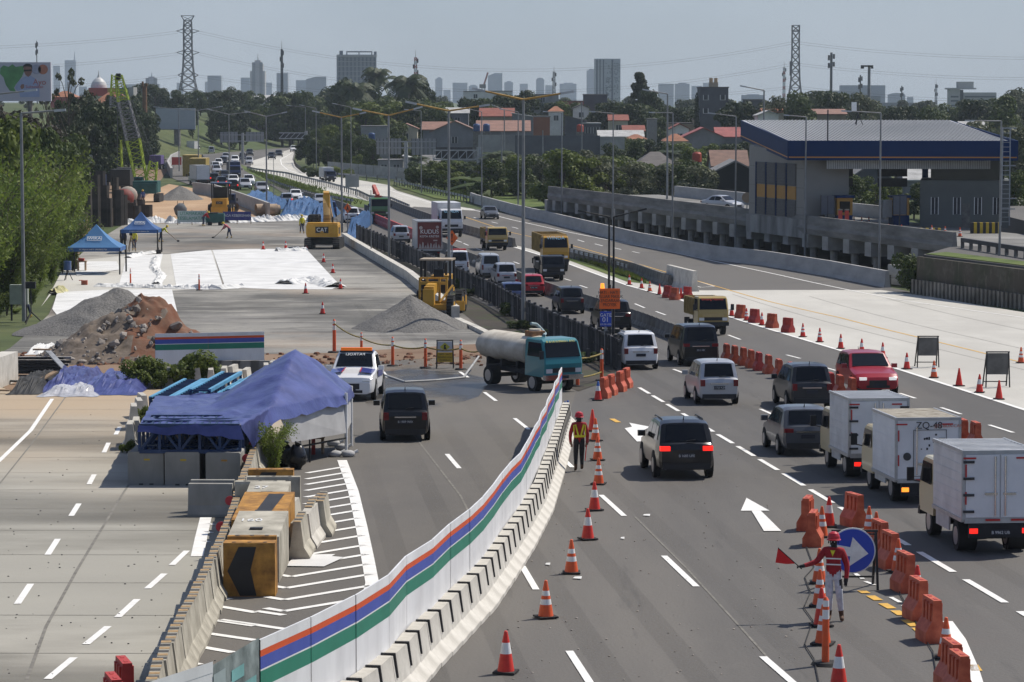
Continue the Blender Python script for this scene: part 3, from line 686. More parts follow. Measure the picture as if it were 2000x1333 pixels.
for i, (x, y, s) in enumerate(pp): dup(PO, G(x, y), 0, f'orange post with white collar before the gravel heap, {nth(i+1)} from the left', 'orange posts before the gravel heap', scale=1.15*s)
for i, (x, y) in enumerate([(1128,756),(1175,745)]): dup(PO, G(x, y), 0, f'orange post carrying tape beside the teal tanker, {["left","right"][i]} one', 'orange posts beside the tanker', scale=1.3)
for i, (x, y) in enumerate([(255,556),(389,568)]): dup(PO, G(x, y), 0, f'slim orange post standing before the white sheets, {["left","right"][i]} one', 'orange posts before the sheets', scale=1.1)
def cable(name, pts, r, mat, label, cat='cable', sag=.0, n=6):
 mb = MB(); q = []
 for a, b in zip(pts, pts[1:]):
  for i in range(n):
   t = i/n; p = a.lerp(b, t); p.z -= sag*4*t*(1-t); q.append(p)
 q.append(pts[-1]); mb.path(q, r, 5)
 o = mb.obj(name, [mat]); tag(o, label, cat); return o
up = lambda x, y, z: G(x, y) + Vector((0,0,z))
cable('warning_tape', [up(653,690,1.5)]+[up(x,y,1.0) for x,y,s in pp[1:]]+[up(940,728,1.0)], .035, m_tape, 'yellow black warning tape strung between orange posts before the gravel heap', 'tape', .12)
cable('warning_tape', [up(1128,756,1.2), up(1175,745,1.2)], .04, m_tape, 'upper yellow black tape between the two posts by the tanker', 'tape', .05)
cable('warning_tape', [up(1128,756,.4), up(1175,745,.4)], .04, m_tape, 'lower yellow black tape between the two posts by the tanker', 'tape', .05)
cable('hose', [up(720,724,.04), up(790,748,.04), up(850,745,.04), up(905,740,.05), up(935,722,.6)], .05, M('hose_grey', (.35,.35,.34), .6), 'grey water hose lying on the wet asphalt behind the tanker', 'hose')
cable('cord', [up(1575,1070,.03), up(1590,1110,.03), up(1572,1130,.03), up(1583,1160,.03), up(1570,1190,.03), up(1588,1215,.03), up(1572,1262,.03), up(1590,1290,.03), up(1600,1340,.03)], .012, m_rub, 'black cord snaking over the asphalt left of the flagman', 'cord')
cable('cord', [up(1740,1130,.03), up(1768,1180,.03), up(1800,1240,.03), up(1822,1275,.03), up(1832,1340,.03)], .012, m_rub, 'black cord on the asphalt beside the right orange barriers', 'cord')
# vehicles
def carpaint(n, c, metal=.0):
 m = M('car_'+n, c, .28, metal, var=.0, spec=.35); b = m.node_tree.nodes['Principled BSDF']; b.inputs['Coat Weight'].default_value = .35; b.inputs['Coat Roughness'].default_value = .08; return m
PB = dict(black=carpaint('black', (.005,.005,.006)), grey=carpaint('grey', (.07,.075,.085)), dgrey=carpaint('dgrey', (.02,.021,.025)), silver=carpaint('silver', (.42,.43,.45), .3),
          white=carpaint('white', (.72,.72,.72)), red=carpaint('red', (.42,.012,.022)), blue=carpaint('blue', (.03,.05,.14)), dblue=carpaint('dblue', (.015,.02,.05)), cx=carpaint('wine', (.30,.008,.018)),
          teal=carpaint('teal', (.015,.17,.20)), cream=carpaint('cream', (.50,.42,.24)), yell=carpaint('yellow', (.50,.27,.03)), mustard=carpaint('mustard', (.42,.30,.10)), green=carpaint('green', (.06,.17,.06)), patrol=carpaint('patrol', (.03,.045,.22)))
m_glass = M('dark_glass', (.005,.006,.008), .08, 0, var=0, spec=.3)
m_tyre = M('tyre', (.018,.018,.018), .9, var=.2); m_rim = M('rim', (.38,.38,.39), .35, .7, var=.1)
m_arch = M('arch_black', (.008,.008,.008), .9, var=0); m_trim = M('trim_black', (.018,.018,.02), .55, var=0)
m_chrome = M('chrome', (.60,.60,.62), .15, 1., var=0)
m_tl = M('tail_red', (.16,.006,.010), .2, var=0); m_hl = M('headlight_clear', (.62,.64,.66), .12, .2, var=0)
m_brk = M('brake_lit', (.9,.02,.012), .4, var=0, emit=1.3); m_drl = M('drl_lit', (.9,.9,.85), .3, var=0, emit=.5); m_amb = M('indicator_lit', (1.,.30,.03), .4, var=0, emit=1.5)
m_plate = M('plate_black', (.016,.018,.03), .5, var=0); m_plt = M('plate_letters', (.6,.6,.6), .5, var=0)
m_box = M('box_aluminium', (.55,.56,.57), .45, .15, var=.12, scale=1.2, col2=(.66,.67,.68), detail=8)
m_boxw = M('box_white', (.68,.69,.70), .5, var=.10, scale=1.1, col2=(.74,.745,.75), detail=8)
m_chas = M('chassis', (.02,.02,.022), .8, var=.3, scale=3); m_mark = M('reflector_red', (.45,.02,.02), .4, var=0)
m_cream = PB['cream']; m_mud = M('dump_bed', (.36,.24,.07), .7, var=.4, scale=2, col2=(.42,.29,.10), detail=8)
def wheel_mesh(r, w):
 a = MB(); a.cyl((-w/2,0,0),(w/2,0,0),r,None,16,0,True); b = MB(); b.cyl((-w/2-.008,0,0),(w/2+.008,0,0),r*.62,None,12,0,False)
 return a.mesh('tyre', [m_tyre]), b.mesh('rim', [m_rim])
WM = {}
def wheel(par, x, y, r=.31, w=.2):
 k = (round(r,3), round(w,3))
 if k not in WM: WM[k] = wheel_mesh(r, w)
 o = bpy.data.objects.new('wheel', WM[k][0]); COL.objects.link(o); o.parent = par; o.location = (x, y, r)
 p = bpy.data.objects.new('rim', WM[k][1]); COL.objects.link(p); p.parent = o
def small(par, name, boxes, mat):
 mb = MB()
 for b in boxes: mb.box(*b)
 return mb.obj(name, mat if isinstance(mat, list) else [mat], par)
PROF = {
 'mpv': dict(L=4.3, W=1.7, H=1.69, top=[(0,.50),(.012,.58),(.028,.62),(.085,.955),(.16,.995),(.40,1.0),(.54,.96),(.735,.60),(.78,.585),(.93,.49),(.98,.42),(1,.36)], belt=.595, rear=(2,3), front=(6,7), wx=(.20,.81), r=.31,
     win=[((.10,.63),(.235,.63),(.235,.90),(.125,.90)),((.25,.62),(.42,.62),(.42,.91),(.25,.91)),((.435,.62),(.66,.62),(.55,.91),(.435,.92))]),
 'suv': dict(L=4.6, W=1.85, H=1.74, top=[(0,.50),(.012,.60),(.03,.63),(.10,.95),(.18,.99),(.40,1.0),(.53,.965),(.70,.64),(.74,.62),(.93,.53),(.985,.44),(1,.36)], belt=.62, rear=(2,3), front=(6,7), wx=(.20,.81), r=.36,
     win=[((.11,.66),(.23,.65),(.235,.90),(.14,.90)),((.245,.65),(.41,.65),(.41,.92),(.245,.92)),((.425,.65),(.63,.66),(.54,.92),(.425,.93))]),
 'hatch': dict(L=3.75, W=1.66, H=1.51, top=[(0,.52),(.015,.60),(.03,.64),(.115,.95),(.2,.995),(.42,1.0),(.53,.96),(.73,.62),(.77,.60),(.93,.51),(.98,.43),(1,.36)], belt=.62, rear=(2,3), front=(6,7), wx=(.19,.82), r=.29,
     win=[((.13,.66),(.24,.65),(.24,.90),(.16,.89)),((.255,.65),(.42,.65),(.42,.92),(.255,.91)),((.435,.65),(.66,.65),(.55,.92),(.435,.92))]),
 'sedan': dict(L=4.45, W=1.7, H=1.48, top=[(0,.50),(.012,.60),(.03,.66),(.14,.69),(.29,.95),(.38,1.0),(.50,1.0),(.58,.955),(.745,.65),(.78,.62),(.93,.54),(.98,.45),(1,.37)], belt=.64, rear=(3,4), front=(7,8), wx=(.20,.81), r=.30,
     win=[((.25,.69),(.42,.67),(.42,.92),(.33,.92)),((.435,.67),(.67,.67),(.585,.92),(.435,.93))]),
 'van': dict(L=4.1, W=1.67, H=1.85, top=[(0,.42),(.008,.56),(.015,.58),(.045,.955),(.10,.99),(.4,1.0),(.72,.985),(.80,.95),(.93,.58),(.97,.54),(.99,.42),(1,.30)], belt=.575, rear=(2,3), front=(7,8), wx=(.19,.80), r=.28,
     win=[((.06,.62),(.24,.62),(.24,.88),(.08,.88)),((.26,.62),(.52,.62),(.52,.90),(.26,.89)),((.55,.62),(.86,.60),(.79,.90),(.55,.90))]),
 'bigvan': dict(L=4.9, W=1.85, H=1.9, top=[(0,.46),(.008,.56),(.016,.60),(.06,.95),(.12,.99),(.4,1.0),(.60,.97),(.67,.94),(.83,.60),(.87,.57),(.97,.48),(1,.36)], belt=.595, rear=(2,3), front=(7,8), wx=(.19,.82), r=.33,
     win=[((.08,.62),(.25,.62),(.25,.90),(.10,.90)),((.265,.62),(.48,.62),(.48,.92),(.265,.92)),((.495,.62),(.77,.62),(.66,.91),(.495,.92))]),
 'pickup': dict(L=5.2, W=1.86, H=1.82, top=[(0,.56),(.01,.585),(.30,.585),(.312,.62),(.335,.95),(.38,.99),(.48,1.0),(.56,.97),(.69,.66),(.73,.635),(.93,.58),(.985,.50),(1,.40)], belt=.62, rear=(3,4), front=(7,8), wx=(.21,.80), r=.38,
     win=[((.345,.66),(.455,.66),(.455,.92),(.365,.92)),((.47,.66),(.655,.67),(.57,.93),(.47,.93))]),
}
def car(kind, paint, label, name='car', cat='car', W=None, H=None, L=None, rails=False, lit=False, drl=False, chrome=True, plate=None, group=None, wiper=True, detail=True, roofmat=None):
 s = PROF[kind]; L_, W_, H_ = L or s['L'], W or s['W'], H or s['H']; zlo = .22 if kind not in ('suv','pickup') else .28
 t = thing(name, label, cat, group=group)
 top = [(f*L_-L_/2, z*H_) for f, z in s['top']]; zb = s['belt']*H_
 def zt(y): return interp(top, y)
 hwt = [(zlo,.90*W_/2),(.38,.985*W_/2),(.6,W_/2),(zb,.965*W_/2),(H_,.78*W_/2)]
 def plan(y):
  a = abs(y)/(L_/2); return 1 - .07*smooth(.70,.97,a) - .085*smooth(.92,1.,a)**1.6
 def hw(y, z): return interp(hwt, z)*plan(y)
 ysx = sorted(set([p[0] for p in top] + [-L_/2+L_*k/22 for k in range(23)] + [e*L_/2*k for e in (-1,1) for k in (.994,.98,.96,.935)])); mb = MB(); rings = []
 for y in ysx:
  zh = zt(y); zl = zlo + (.10 if y in (ysx[0], ysx[-1]) else 0)
  half = [(0, zl), (hw(y,zl)*.86, zl)] + [(hw(y, zl+(zh-.05-zl)*k), zl+(zh-.05-zl)*k) for k in (.08,.3,.5,.68,.84,1.)] + [(hw(y,zh)*.93, zh-.006), (hw(y,zh)*.55, zh+.018), (0, zh+.024)]
  rings.append([(x, y, z) for x, z in half] + [(-x, y, z) for x, z in half[-2:0:-1]])
 k = len(rings[0])
 for a, b in zip(rings, rings[1:]): mb.add(a+b, [(j, (j+1) % k, k+(j+1) % k, k+j) for j in range(k)], 0, True)
 mb.add(rings[0], [tuple(range(k))[::-1]], 0); mb.add(rings[-1], [tuple(range(k))], 0)
 bo = mb.obj('body', [paint], t)
 bo.data.set_sharp_from_angle(angle=R(38))
 for nm, (i, j), fr in (('rear_window', s['rear'], .80), ('windshield', s['front'], .86)):
  (y0, z0), (y1, z1) = top[i], top[j]; d = 1 if nm == 'windshield' else -1
  nv = Vector((0, abs(z1-z0), abs(y1-y0))).normalized()*.026; nv.y *= d
  g = MB(); v = []
  for tt in (.06,.5,.92):
   y, z = lerp(y0,y1,tt), lerp(z0,z1,tt); q = hw(y,z)*fr
   for e in (-1,-.5,0,.5,1): v.append((q*e+nv.x, y+nv.y, z+nv.z+.012*(1-e*e)))
  g.add(v, [(r*5+c, r*5+c+1, r*5+c+6, r*5+c+5) for r in range(2) for c in range(4)], 0, True); g.obj(nm, [m_glass], t)
 for w in s['win']:
  for sd in (-1, 1):
   g = MB(); v = [(sd*(hw(f*L_-L_/2, z*H_)+.012), f*L_-L_/2, z*H_) for f, z in w]; g.add(v, [(0,1,2,3)] if sd > 0 else [(3,2,1,0)]); g.obj('side_window', [m_glass], t)
 for f in s['wx']:
  y = f*L_-L_/2
  for sd in (-1, 1):
   x = W_/2*plan(y)
   a = MB(); a.cyl((sd*(x-.08), y, s['r']+.02), (sd*(x+.008), y, s['r']+.02), s['r']+.055, None, 16, 0, False); a.obj('wheel_arch', [m_arch], t)
   wheel(t, sd*(x-.085), y, s['r'], .2)
 yr, yf = -L_/2, L_/2; wr = W_/2*.865
 zt0 = zb-.02
 for sd in (-1, 1):
  ty = yr - .012; zz = .66*zb
  if kind in ('van',): q = (sd*wr*.90-.06, sd*wr*.90+.06, yr-.02, yr+.10, .62*zb, .98*zb)
  elif kind == 'mpv': q = (sd*wr*.90-.09, sd*wr*.90+.09, yr-.02, yr+.14, .72*zb, .97*zb)
  else: q = (sd*wr*.84-.15, sd*wr*.84+.15, yr-.02, yr+.16, .80*zb, .93*zb)
  small(t, 'tail_light', [q], m_brk if lit else m_tl)
  if lit: q = (sd*wr*.86-.10, sd*wr*.86+.10, yr-.03, yr+.1, .845*zb, .905*zb)
  zf = zt(yf-.05); fy = yf-.13
  small(t, 'headlight', [(sd*wr*.76-.15, sd*wr*.76+.15, fy-.12, yf-.015 if kind!='van' else yf+.004, .62*zb, .62*zb+.12)], m_drl if drl else m_hl)
  my_ = s['win'][-1][1][0]*L_-L_/2-.06
  small(t, 'mirror', [(sd*(W_/2+.12)-.11, sd*(W_/2+.12)+.11, my_-.07, my_+.07, zb, zb+.17)], paint)
 small(t, 'rear_bumper', [(-wr*.93, wr*.93, yr-.035, yr+.1, zlo+.02, zlo+.2)], m_trim if detail else paint)
 small(t, 'grille', [(-wr*.45, wr*.45, yf-.1, yf+.012, .42*zb, .62*zb), (-wr*.6, wr*.6, yf-.1, yf+.012, zlo+.05, zlo+.16)], m_trim)
 if chrome: small(t, 'chrome_strip', [(-wr*.50, wr*.50, yr-.026, yr+.05, .80*zb, .84*zb)], m_chrome)
 p = small(t, 'license_plate', [(-.22,.22,yr-.045,yr,.60*zb,.60*zb+.13)], m_plate)
 if plate: textobj(plate, .1, m_plt, t, (0, yr-.05, .60*zb+.065), (R(90),0,0), 'plate_lettering')
 small(t, 'license_plate', [(-.22,.22,yf-.05,yf+.02,.36*zb,.36*zb+.12)], m_plate)
 if rails:
  for sd in (-1,1):
   g = MB(); x = sd*.70*W_/2; g.path([(x,-L_*.32,H_-.04),(x,-L_*.29,H_+.015),(x,L_*.02,H_+.015),(x,L_*.05,H_-.02)], .022, 5); g.obj('roof_rail', [m_trim if paint is PB['black'] else m_chrome], t)
 if wiper:
  y0, z0 = top[s['rear'][0]]; g = MB(); g.bar((0,y0-.05,z0+.05),(.28,y0-.03,z0+.09),.03); g.obj('wiper', [m_trim], t)
  ya = top[s['rear'][1]][0]+.25; g = MB(); g.cyl((0,ya,H_),(0,ya-.08,H_+.12),.02,.008,5); g.obj('antenna', [m_trim], t)
 return t
def put(t, px, py, away=True, rz=None, L_=4.3, turn=0.):
 """stand it with the middle of its visible end on the road at a photo pixel"""
 p = G(px, py); a = math.atan(-road_slope(p.y)) if rz is None else rz
 a += turn
 f = Vector((-math.sin(a), math.cos(a), 0)); c = p + f*(L_/2)
 c.z = zg(c.y)+.015; t.location = c
 sl = (zg(p.y+2)-zg(p.y))/2
 t.rotation_euler = Euler((math.atan(sl)*(1 if away else -1), 0, a + (0 if away else math.pi)), 'XYZ')
 return t
def C(kind, col, px, py, away, label, turn=0., rz=None, **k):
 t = car(kind, PB[col], label, **k); return put(t, px, py, away, rz, k.get('L') or PROF[kind]['L'], turn)
C('suv','black',1341,938,True,'black people carrier with glowing tail lights in the middle lane', L=4.45, W=1.74, H=1.7, rails=True, lit=True, plate='B 1683 UFE', chrome=False)
C('mpv','silver',1405,792,True,'silver people carrier ahead of the black one, middle lane', rails=False, plate='B 1723 KZN', W=1.66)
C('mpv','white',1252,723,True,'white people carrier with silver roof rails by the fence end', W=1.75, rails=True, turn=.02)
C('bigvan','black',1369,716,True,'tall black van beside the white people carrier', W=1.86, plate='B 11 HK')
C('mpv','dgrey',1586,801,True,'dark grey people carrier half behind the first box truck', W=1.7, turn=.0)
C('hatch','grey',1578,892,True,'grey hatchback just left of the first box truck', W=1.7, L=3.95)
C('mpv','dgrey',1118,614,True,'dark people carrier in the queue behind the red hatchback', W=1.66)
C('suv','black',1204,651,True,'big black off-roader half hidden behind the orange and blue signs', W=1.85, H=1.83)
C('hatch','red',1043,580,True,'bright red hatchback in the queue', W=1.63, plate='B 2501 UKL')
C('mpv','silver',990,560,True,'silver people carrier behind the silver minivan in the queue', W=1.66)
C('van','silver',959,544,True,'silver boxy minivan in the queue')
amb = C('van','white',898,540,True,'white ambulance with a red light bar on its roof', name='ambulance', cat='ambulance', L=4.8, H=2.0)
small(amb, 'light_bar', [(-.62,.62,-1.4,-1.15,1.99,2.12)], m_mark)
C('hatch','blue',1004,598,True,'dark blue car mostly hidden by the bar fence', W=1.68)
C('mpv','silver',784,476,True,'silver car peeping out left of the red box truck')
C('suv','white',688,436,True,'white off-roader behind the blue tarpaulin and diamond sign')
C('van','blue',645,424,True,'dark blue van behind the excavator boom')
C('suv','white',595,412,True,'white car among the blue tarpaulins')
C('mpv','silver',561,403,True,'silver car with red tail lights beside the blue tarpaulins', lit=True)
C('sedan','white',579,392,False,'white saloon facing the camera above the blue tarpaulins')
C('sedan','silver',628,402,False,'silver saloon facing the camera near the diamond sign')
C('mpv','black',792,864,True,'black people carrier driving past the blue tent', W=1.66, plate='B 1909 WIX', turn=-.03)
C('suv','cx',1715,775,False,'wine red off-roader facing the camera in the far lane', rails=False, drl=True, H=1.67)
C('sedan','grey',962,429,False,'blue grey saloon facing the camera on the exit road', rz=.17)
q = C('sedan','silver',1414,392,False,'silver car on the viaduct');
q.location = P(1411,392,283); q.location.z = 3.05; q.rotation_euler = (0,0,math.pi+.28+.5)
far = [('suv','white',458,363,0,'white off-roader, front row of the oncoming queue nearest the wall'),('suv','silver',481,371,0,'silver off-roader in the oncoming queue right of the white one'),('pickup','white',488,364,0,'white pickup in the oncoming queue near the grass median'),
 ('suv','silver',514,379,0,'silver pickup-like car nearest the grass median, last of the oncoming queue'),('mpv','silver',425,340,0,'silver car third in the left file of the oncoming queue'),('mpv','white',423,333,0,'white car behind the silver one in the left oncoming file'),
 ('mpv','white',427,326,0,'white car fourth in the left oncoming file'),('suv','black',437,322,0,'black car in the far oncoming queue beside the white van'),('mpv','silver',441,313,0,'silver car farthest up the left oncoming file'),
 ('bigvan','white',459,321,0,'white van in the far oncoming queue'),('mpv','dgrey',441,352,0,'dark car left of the blue truck in the queue'),('van','dblue',474,314,0,'dark van beside the sign gantry pole far away'),
 ('suv','black',488,305,0,'black car on the far asphalt beyond the gantry pole'),('mpv','silver',487,322,0,'silver car beside the gantry pole far away'),('suv','black',531,312,0,'black off-roader on the pale far road, left of two'),
 ('suv','black',545,307,0,'black off-roader on the pale far road, right of two'),('suv','white',574,297,0,'white car at the bend of the pale far road'),('mpv','black',419,358,1,'black car with red lights behind the white box, farther of two'),
 ('mpv','black',434,366,1,'black car with red lights behind the white box, nearer of two'),('mpv','black',456,373,1,'black car half hidden by the tall site wall'),('van','silver',413,300,1,'silver van driving away on the far left road'),
 ('pickup','grey',389,317,1,'grey pickup driving away beside the yellow containers')]
protos = {}
for kd, col, x, y, aw, lab in far:
 key = (kd, col, aw)
 if key not in protos:
  protos[key] = car(kd, PB[col], lab, lit=bool(aw) and y > 340, detail=False, wiper=False); t = protos[key]
  t['group'] = 'cars in the far traffic queue'
 else: t = dup(protos[key], (0,0,0), 0, lab, 'cars in the far traffic queue')
 put(t, x, y, bool(aw), .19 if y > 330 else .1, PROF[kd]['L'])
# the patrol pickup
pt = car('pickup', PB['white'], 'white and blue patrol pickup with an amber roof light bar beside the tent', name='patrol_pickup', cat='pickup truck')
put(pt, 684, 785, False, -.05, 5.2)
L_ = 5.2; H_ = 1.82
small(pt, 'light_bar', [(-.62,.62,.0,.3,1.86,1.98)], M('amber_bar', (.75,.16,.01), .4, var=0, emit=.3))
small(pt, 'light_bar_base', [(-.66,.66,-.02,.32,1.80,1.86)], m_trim)
mb = MB()
for sd in (-1,1):
 mb.add([(sd*.32,1.22,1.22),(sd*.88,1.22,1.16),(sd*.84,2.3,1.06),(sd*.36,2.3,1.115)], [(0,1,2,3)] if sd > 0 else [(3,2,1,0)], 0)
 mb.add([(sd*.92,.9,1.12),(sd*.93,-1.1,1.1),(sd*.94,-1.1,.82),(sd*.94,.9,.85)], [(0,1,2,3)] if sd > 0 else [(3,2,1,0)], 0)
 mb.add([(sd*.30,1.22,1.225),(sd*.345,1.22,1.222),(sd*.385,2.3,1.118),(sd*.34,2.3,1.118)], [(0,1,2,3)] if sd > 0 else [(3,2,1,0)], 1)
 mb.add([(sd*.25,.35,1.81),(sd*.72,.35,1.80),(sd*.70,-.4,1.83),(sd*.25,-.4,1.84)], [(0,1,2,3)] if sd > 0 else [(3,2,1,0)], 0)
mb.add([(p[0],p[1],p[2]+.022) for p in mb.v], mb.f[:], 0) if False else None
mb.v = [(x, y, z+.03) if abs(x) < .9 else (x+.006*(1 if x > 0 else -1), y, z) for x, y, z in mb.v]
mb.obj('livery', [PB['patrol'], m_mark], pt)
textobj('PATROLI', .2, m_white, pt, (0,.62,1.735), (R(38),0,math.pi), 'windscreen_lettering', sx=-1)
# trucks
def cab(t, W_, y0, L_, z0, H_, paint, winmat=m_glass, visor=None, bumper=None, lightm=m_hl):
 """forward-control cab, front at y0+L_"""
 pr = [(y0,z0),(y0+L_-.02,z0),(y0+L_+.03,z0+.35*H_),(y0+L_-.02,z0+.50*H_),(y0+L_-.26,z0+.94*H_),(y0+L_-.42,z0+H_),(y0+.08,z0+H_),(y0,z0+H_*.95)]
 mb = MB(); n = len(pr); sec = []
 for x, sc_ in ((-W_/2,.0),(-W_/2+.06,1),(W_/2-.06,1),(W_/2,0)):
  ring = []
  for (y, z) in pr:
   k = (z-z0)/H_; xx = x*(1-.10*max(0,k-.5)); d = 0 if sc_ else .04
   ring.append((xx, y-(d if y > y0+L_/2 else -d*0), z-(d if z > z0+.9*H_ else 0)))
  sec.append(ring)
 for a, b in zip(sec, sec[1:]): mb.add(a+b, [(i, (i+1) % n, n+(i+1) % n, n+i)[::-1] for i in range(n)])
 mb.add(sec[0], [tuple(range(n))]); mb.add(sec[-1], [tuple(range(n))[::-1]])
 mb.obj('cab', [paint], t)
 a, b = pr[3], pr[4]; nn = Vector((0, b[1]-a[1], -(b[0]-a[0]))).normalized()*.02; g = MB()
 q = []
 for tt, w in ((.05,.45),(.93,.42)):
  y, z = lerp(a[0],b[0],tt)+nn.y, lerp(a[1],b[1],tt)+nn.z; q += [(-W_*w,y,z),(W_*w,y,z)]
 g.add([q[0],q[1],q[3],q[2]], [(0,1,2,3)]); g.obj('windshield', [winmat], t)
 for sd in (-1,1):
  f = lambda z: sd*(W_/2*(1-.10*max(0,(z-z0)/H_-.5))+.012)
  za, zb_ = z0+.53*H_, z0+.90*H_; g = MB()
  g.add([(f(za),y0+.22,za),(f(za),y0+L_-.12,za),(f(zb_),y0+L_-.32,zb_),(f(zb_),y0+.26,zb_)], [(0,1,2,3)] if sd > 0 else [(3,2,1,0)]); g.obj('side_window', [winmat], t)
  small(t, 'headlight', [(sd*W_*.38-.14, sd*W_*.38+.14, y0+L_-.05, y0+L_+.045, z0+.06*H_+.08, z0+.06*H_+.25)], lightm)
  g = MB(); x = sd*(W_/2+.2); g.path([(sd*W_/2, y0+L_-.1, z0+.5*H_), (x, y0+L_+.12, z0+.52*H_)], .018, 5); g.obj('mirror_arm', [m_trim], t)
  small(t, 'mirror', [(x-.09, x+.09, y0+L_+.08, y0+L_+.14, z0+.5*H_, z0+.5*H_+.34)], m_trim)
 small(t, 'bumper', [(-W_/2-.01, W_/2+.01, y0+L_-.1, y0+L_+.09, z0-.12, z0+.09)], bumper or m_trim)
 small(t, 'grille', [(-W_*.3, W_*.3, y0+L_-.04, y0+L_+.04, z0+.12*H_, z0+.24*H_)], m_trim)
 small(t, 'license_plate', [(-.2,.2,y0+L_+.06,y0+L_+.10,z0-.06,z0+.06)], m_plate)
def chassis(t, W_, L_, axles, r=.38, dual=True, zc=.55):
 small(t, 'chassis', [(-.38,.38,-L_/2+.1,L_/2-.3,zc-.1,zc+.12)] + [(-W_*.4,W_*.4,y-.08,y+.08,r-.08,r+.08) for y in axles], m_chas)
 for i, y in enumerate(axles):
  w = .26 if (i == len(axles)-1 or not dual) else .44
  for sd in (-1,1): wheel(t, sd*(W_/2-w/2-.02), y, r, w)
def boxtruck(label, W_=1.75, Lb=3.1, Hb=2.0, zb=.95, box=m_box, paint=m_cream, wc=1.68, hc=1.4, zc0=.62, group=None, doors=True, lit=None, name='box_truck', roofm=None, scale=1., plate=None, marks=True):
 t = thing(name, label, 'truck', group=group); Lc = 1.55; L_ = Lb+Lc+.15; y0 = -L_/2
 chassis(t, wc, L_, [y0+.95, L_/2-1.0], .36)
 mb = MB(); mb.box(-W_/2,W_/2,y0,y0+Lb,zb,zb+Hb);
 for k in range(7):
  z = zb+.18+k*(Hb-.3)/6
  for sd in (-1,1): mb.box(sd*(W_/2+.006)-.006, sd*(W_/2+.006)+.006, y0+.05, y0+Lb-.05, z, z+.018)
 mb.obj('cargo_box', [box], t)
 fr = MB()
 for sd in (-1,1):
  fr.box(sd*W_/2-.035,sd*W_/2+.035,y0-.02,y0+.06,zb,zb+Hb+.02); fr.box(sd*W_/2-.03,sd*W_/2+.03,y0+.06,y0+Lb+.01,zb+Hb-.05,zb+Hb+.025)
  fr.box(sd*W_/2-.035,sd*W_/2+.035,y0+.06,y0+Lb,zb-.06,zb+.03)
 fr.box(-W_/2+.035,W_/2-.035,y0-.02,y0+.05,zb+Hb-.06,zb+Hb+.02); fr.box(-W_/2+.035,W_/2-.035,y0-.02,y0+.05,zb-.08,zb+.04)
 fr.obj('box_frame', [M('box_trim', (.40,.41,.42), .4, .5, var=.15, scale=4)], t)
 ro = MB()
 for k in range(10): ro.box(-W_/2+.03,W_/2-.03,y0+.1+k*Lb/10,y0+.1+k*Lb/10+.07,zb+Hb+.004,zb+Hb+.02)
 ro.obj('roof_rib', [roofm or box], t, kind='stuff')
 if doors:
  for sd in (-1,1):
   d = MB(); x0, x1 = (sd*.02, sd*(W_/2-.05)); d.box(min(x0,x1),max(x0,x1),y0-.032,y0-.001,zb+.06,zb+Hb-.08); do = d.obj('rear_door', [m_boxw], t)
   g = MB(); g.cyl((sd*.12,y0-.055,zb+.1),(sd*.12,y0-.055,zb+Hb-.12),.02,None,6); g.cbox((sd*.22,y0-.05,zb+.62),(.3,.03,.05)); g.obj('latch_bar', [m_chrome], do)
   for k in range(4):
    h = MB(); h.cbox((sd*(W_/2-.12),y0-.05,zb+.2+k*(Hb-.45)/3),(.26,.03,.06)); h.obj('hinge', [m_dsteel], do)
 if marks:
  mb = MB()
  for (x, z, w, h) in ((-W_*.42,Hb-.16,.3,.04),(W_*.30,Hb-.16,.3,.04),(-W_*.47,Hb*.72,.035,.3),(-W_*.47,Hb*.32,.035,.3),(-W_*.1,.0,.35,.05),(W_*.25,.0,.35,.05)):
   mb.cbox((x,y0-.05,zb+z),(w,.012,h))
  mb.obj('reflective_strip', [m_mark], t)
 for sd in (-1,1): small(t, 'tail_light', [(sd*W_*.36-.1,sd*W_*.36+.1,y0-.04,y0+.06,zb-.32,zb-.2)], lit if (lit and (lit is m_brk or sd < 0)) else m_tl)
 small(t, 'rear_bumper', [(-W_*.42,W_*.42,y0-.03,y0+.08,zb-.42,zb-.1)], m_chas)
 small(t, 'side_guard', [(sd*wc/2-.02,sd*wc/2+.02,y0+1.5,y0+Lb-.25,.42,.8) for sd in (-1,)], M('guard_pale', (.5,.5,.48), .6, var=.2)); small(t, 'side_guard', [(wc/2-.02,wc/2+.02,y0+1.5,y0+Lb-.25,.42,.8)], MATS['guard_pale'])
 small(t, 'license_plate', [(-.2,.22,y0-.06,y0-.02,zb-.36,zb-.24)], m_plate)
 if plate: textobj(plate, .1, m_plt, t, (0.01,y0-.065,zb-.3), (R(90),0,0), 'plate_lettering')
 cab(t, wc, L_/2-Lc, Lc, zc0, hc, paint)
 return t, L_
b1, l1 = boxtruck('white box truck in the lane beside the grey cars, farthest of three', lit=m_brk, Lb=3.0, Hb=1.66, zb=.72, hc=1.32, zc0=.5); put(b1, 1716, 938, True, None, l1)
g = MB(); g.cyl((-1.16,.2,1.9),(-1.16,.2,2.1),.06,None,8);
b2, l2 = boxtruck('white box truck marked ZQ-48 with a rusty roof, middle of three', lit=m_amb, Lb=3.1, Hb=1.68, zb=.66, hc=1.32, zc0=.5, doors=False, box=m_boxw, roofm=M('rusty_roof', (.42,.36,.27), .8, var=.4, scale=3, col2=(.52,.48,.40)))
put(b2, 1812, 986, True, None, l2)
y0 = -l2/2
textobj('ZQ-48', .26, m_blk, b2, (.02,y0-.03,2.14), (R(90),0,0), 'fleet_number'); textobj('JOT BOX-CAR', .12, M('faded_red', (.55,.20,.15), .6, var=0), b2, (.55,y0-.03,2.13), (R(90),0,0), 'lettering')
mb = MB()
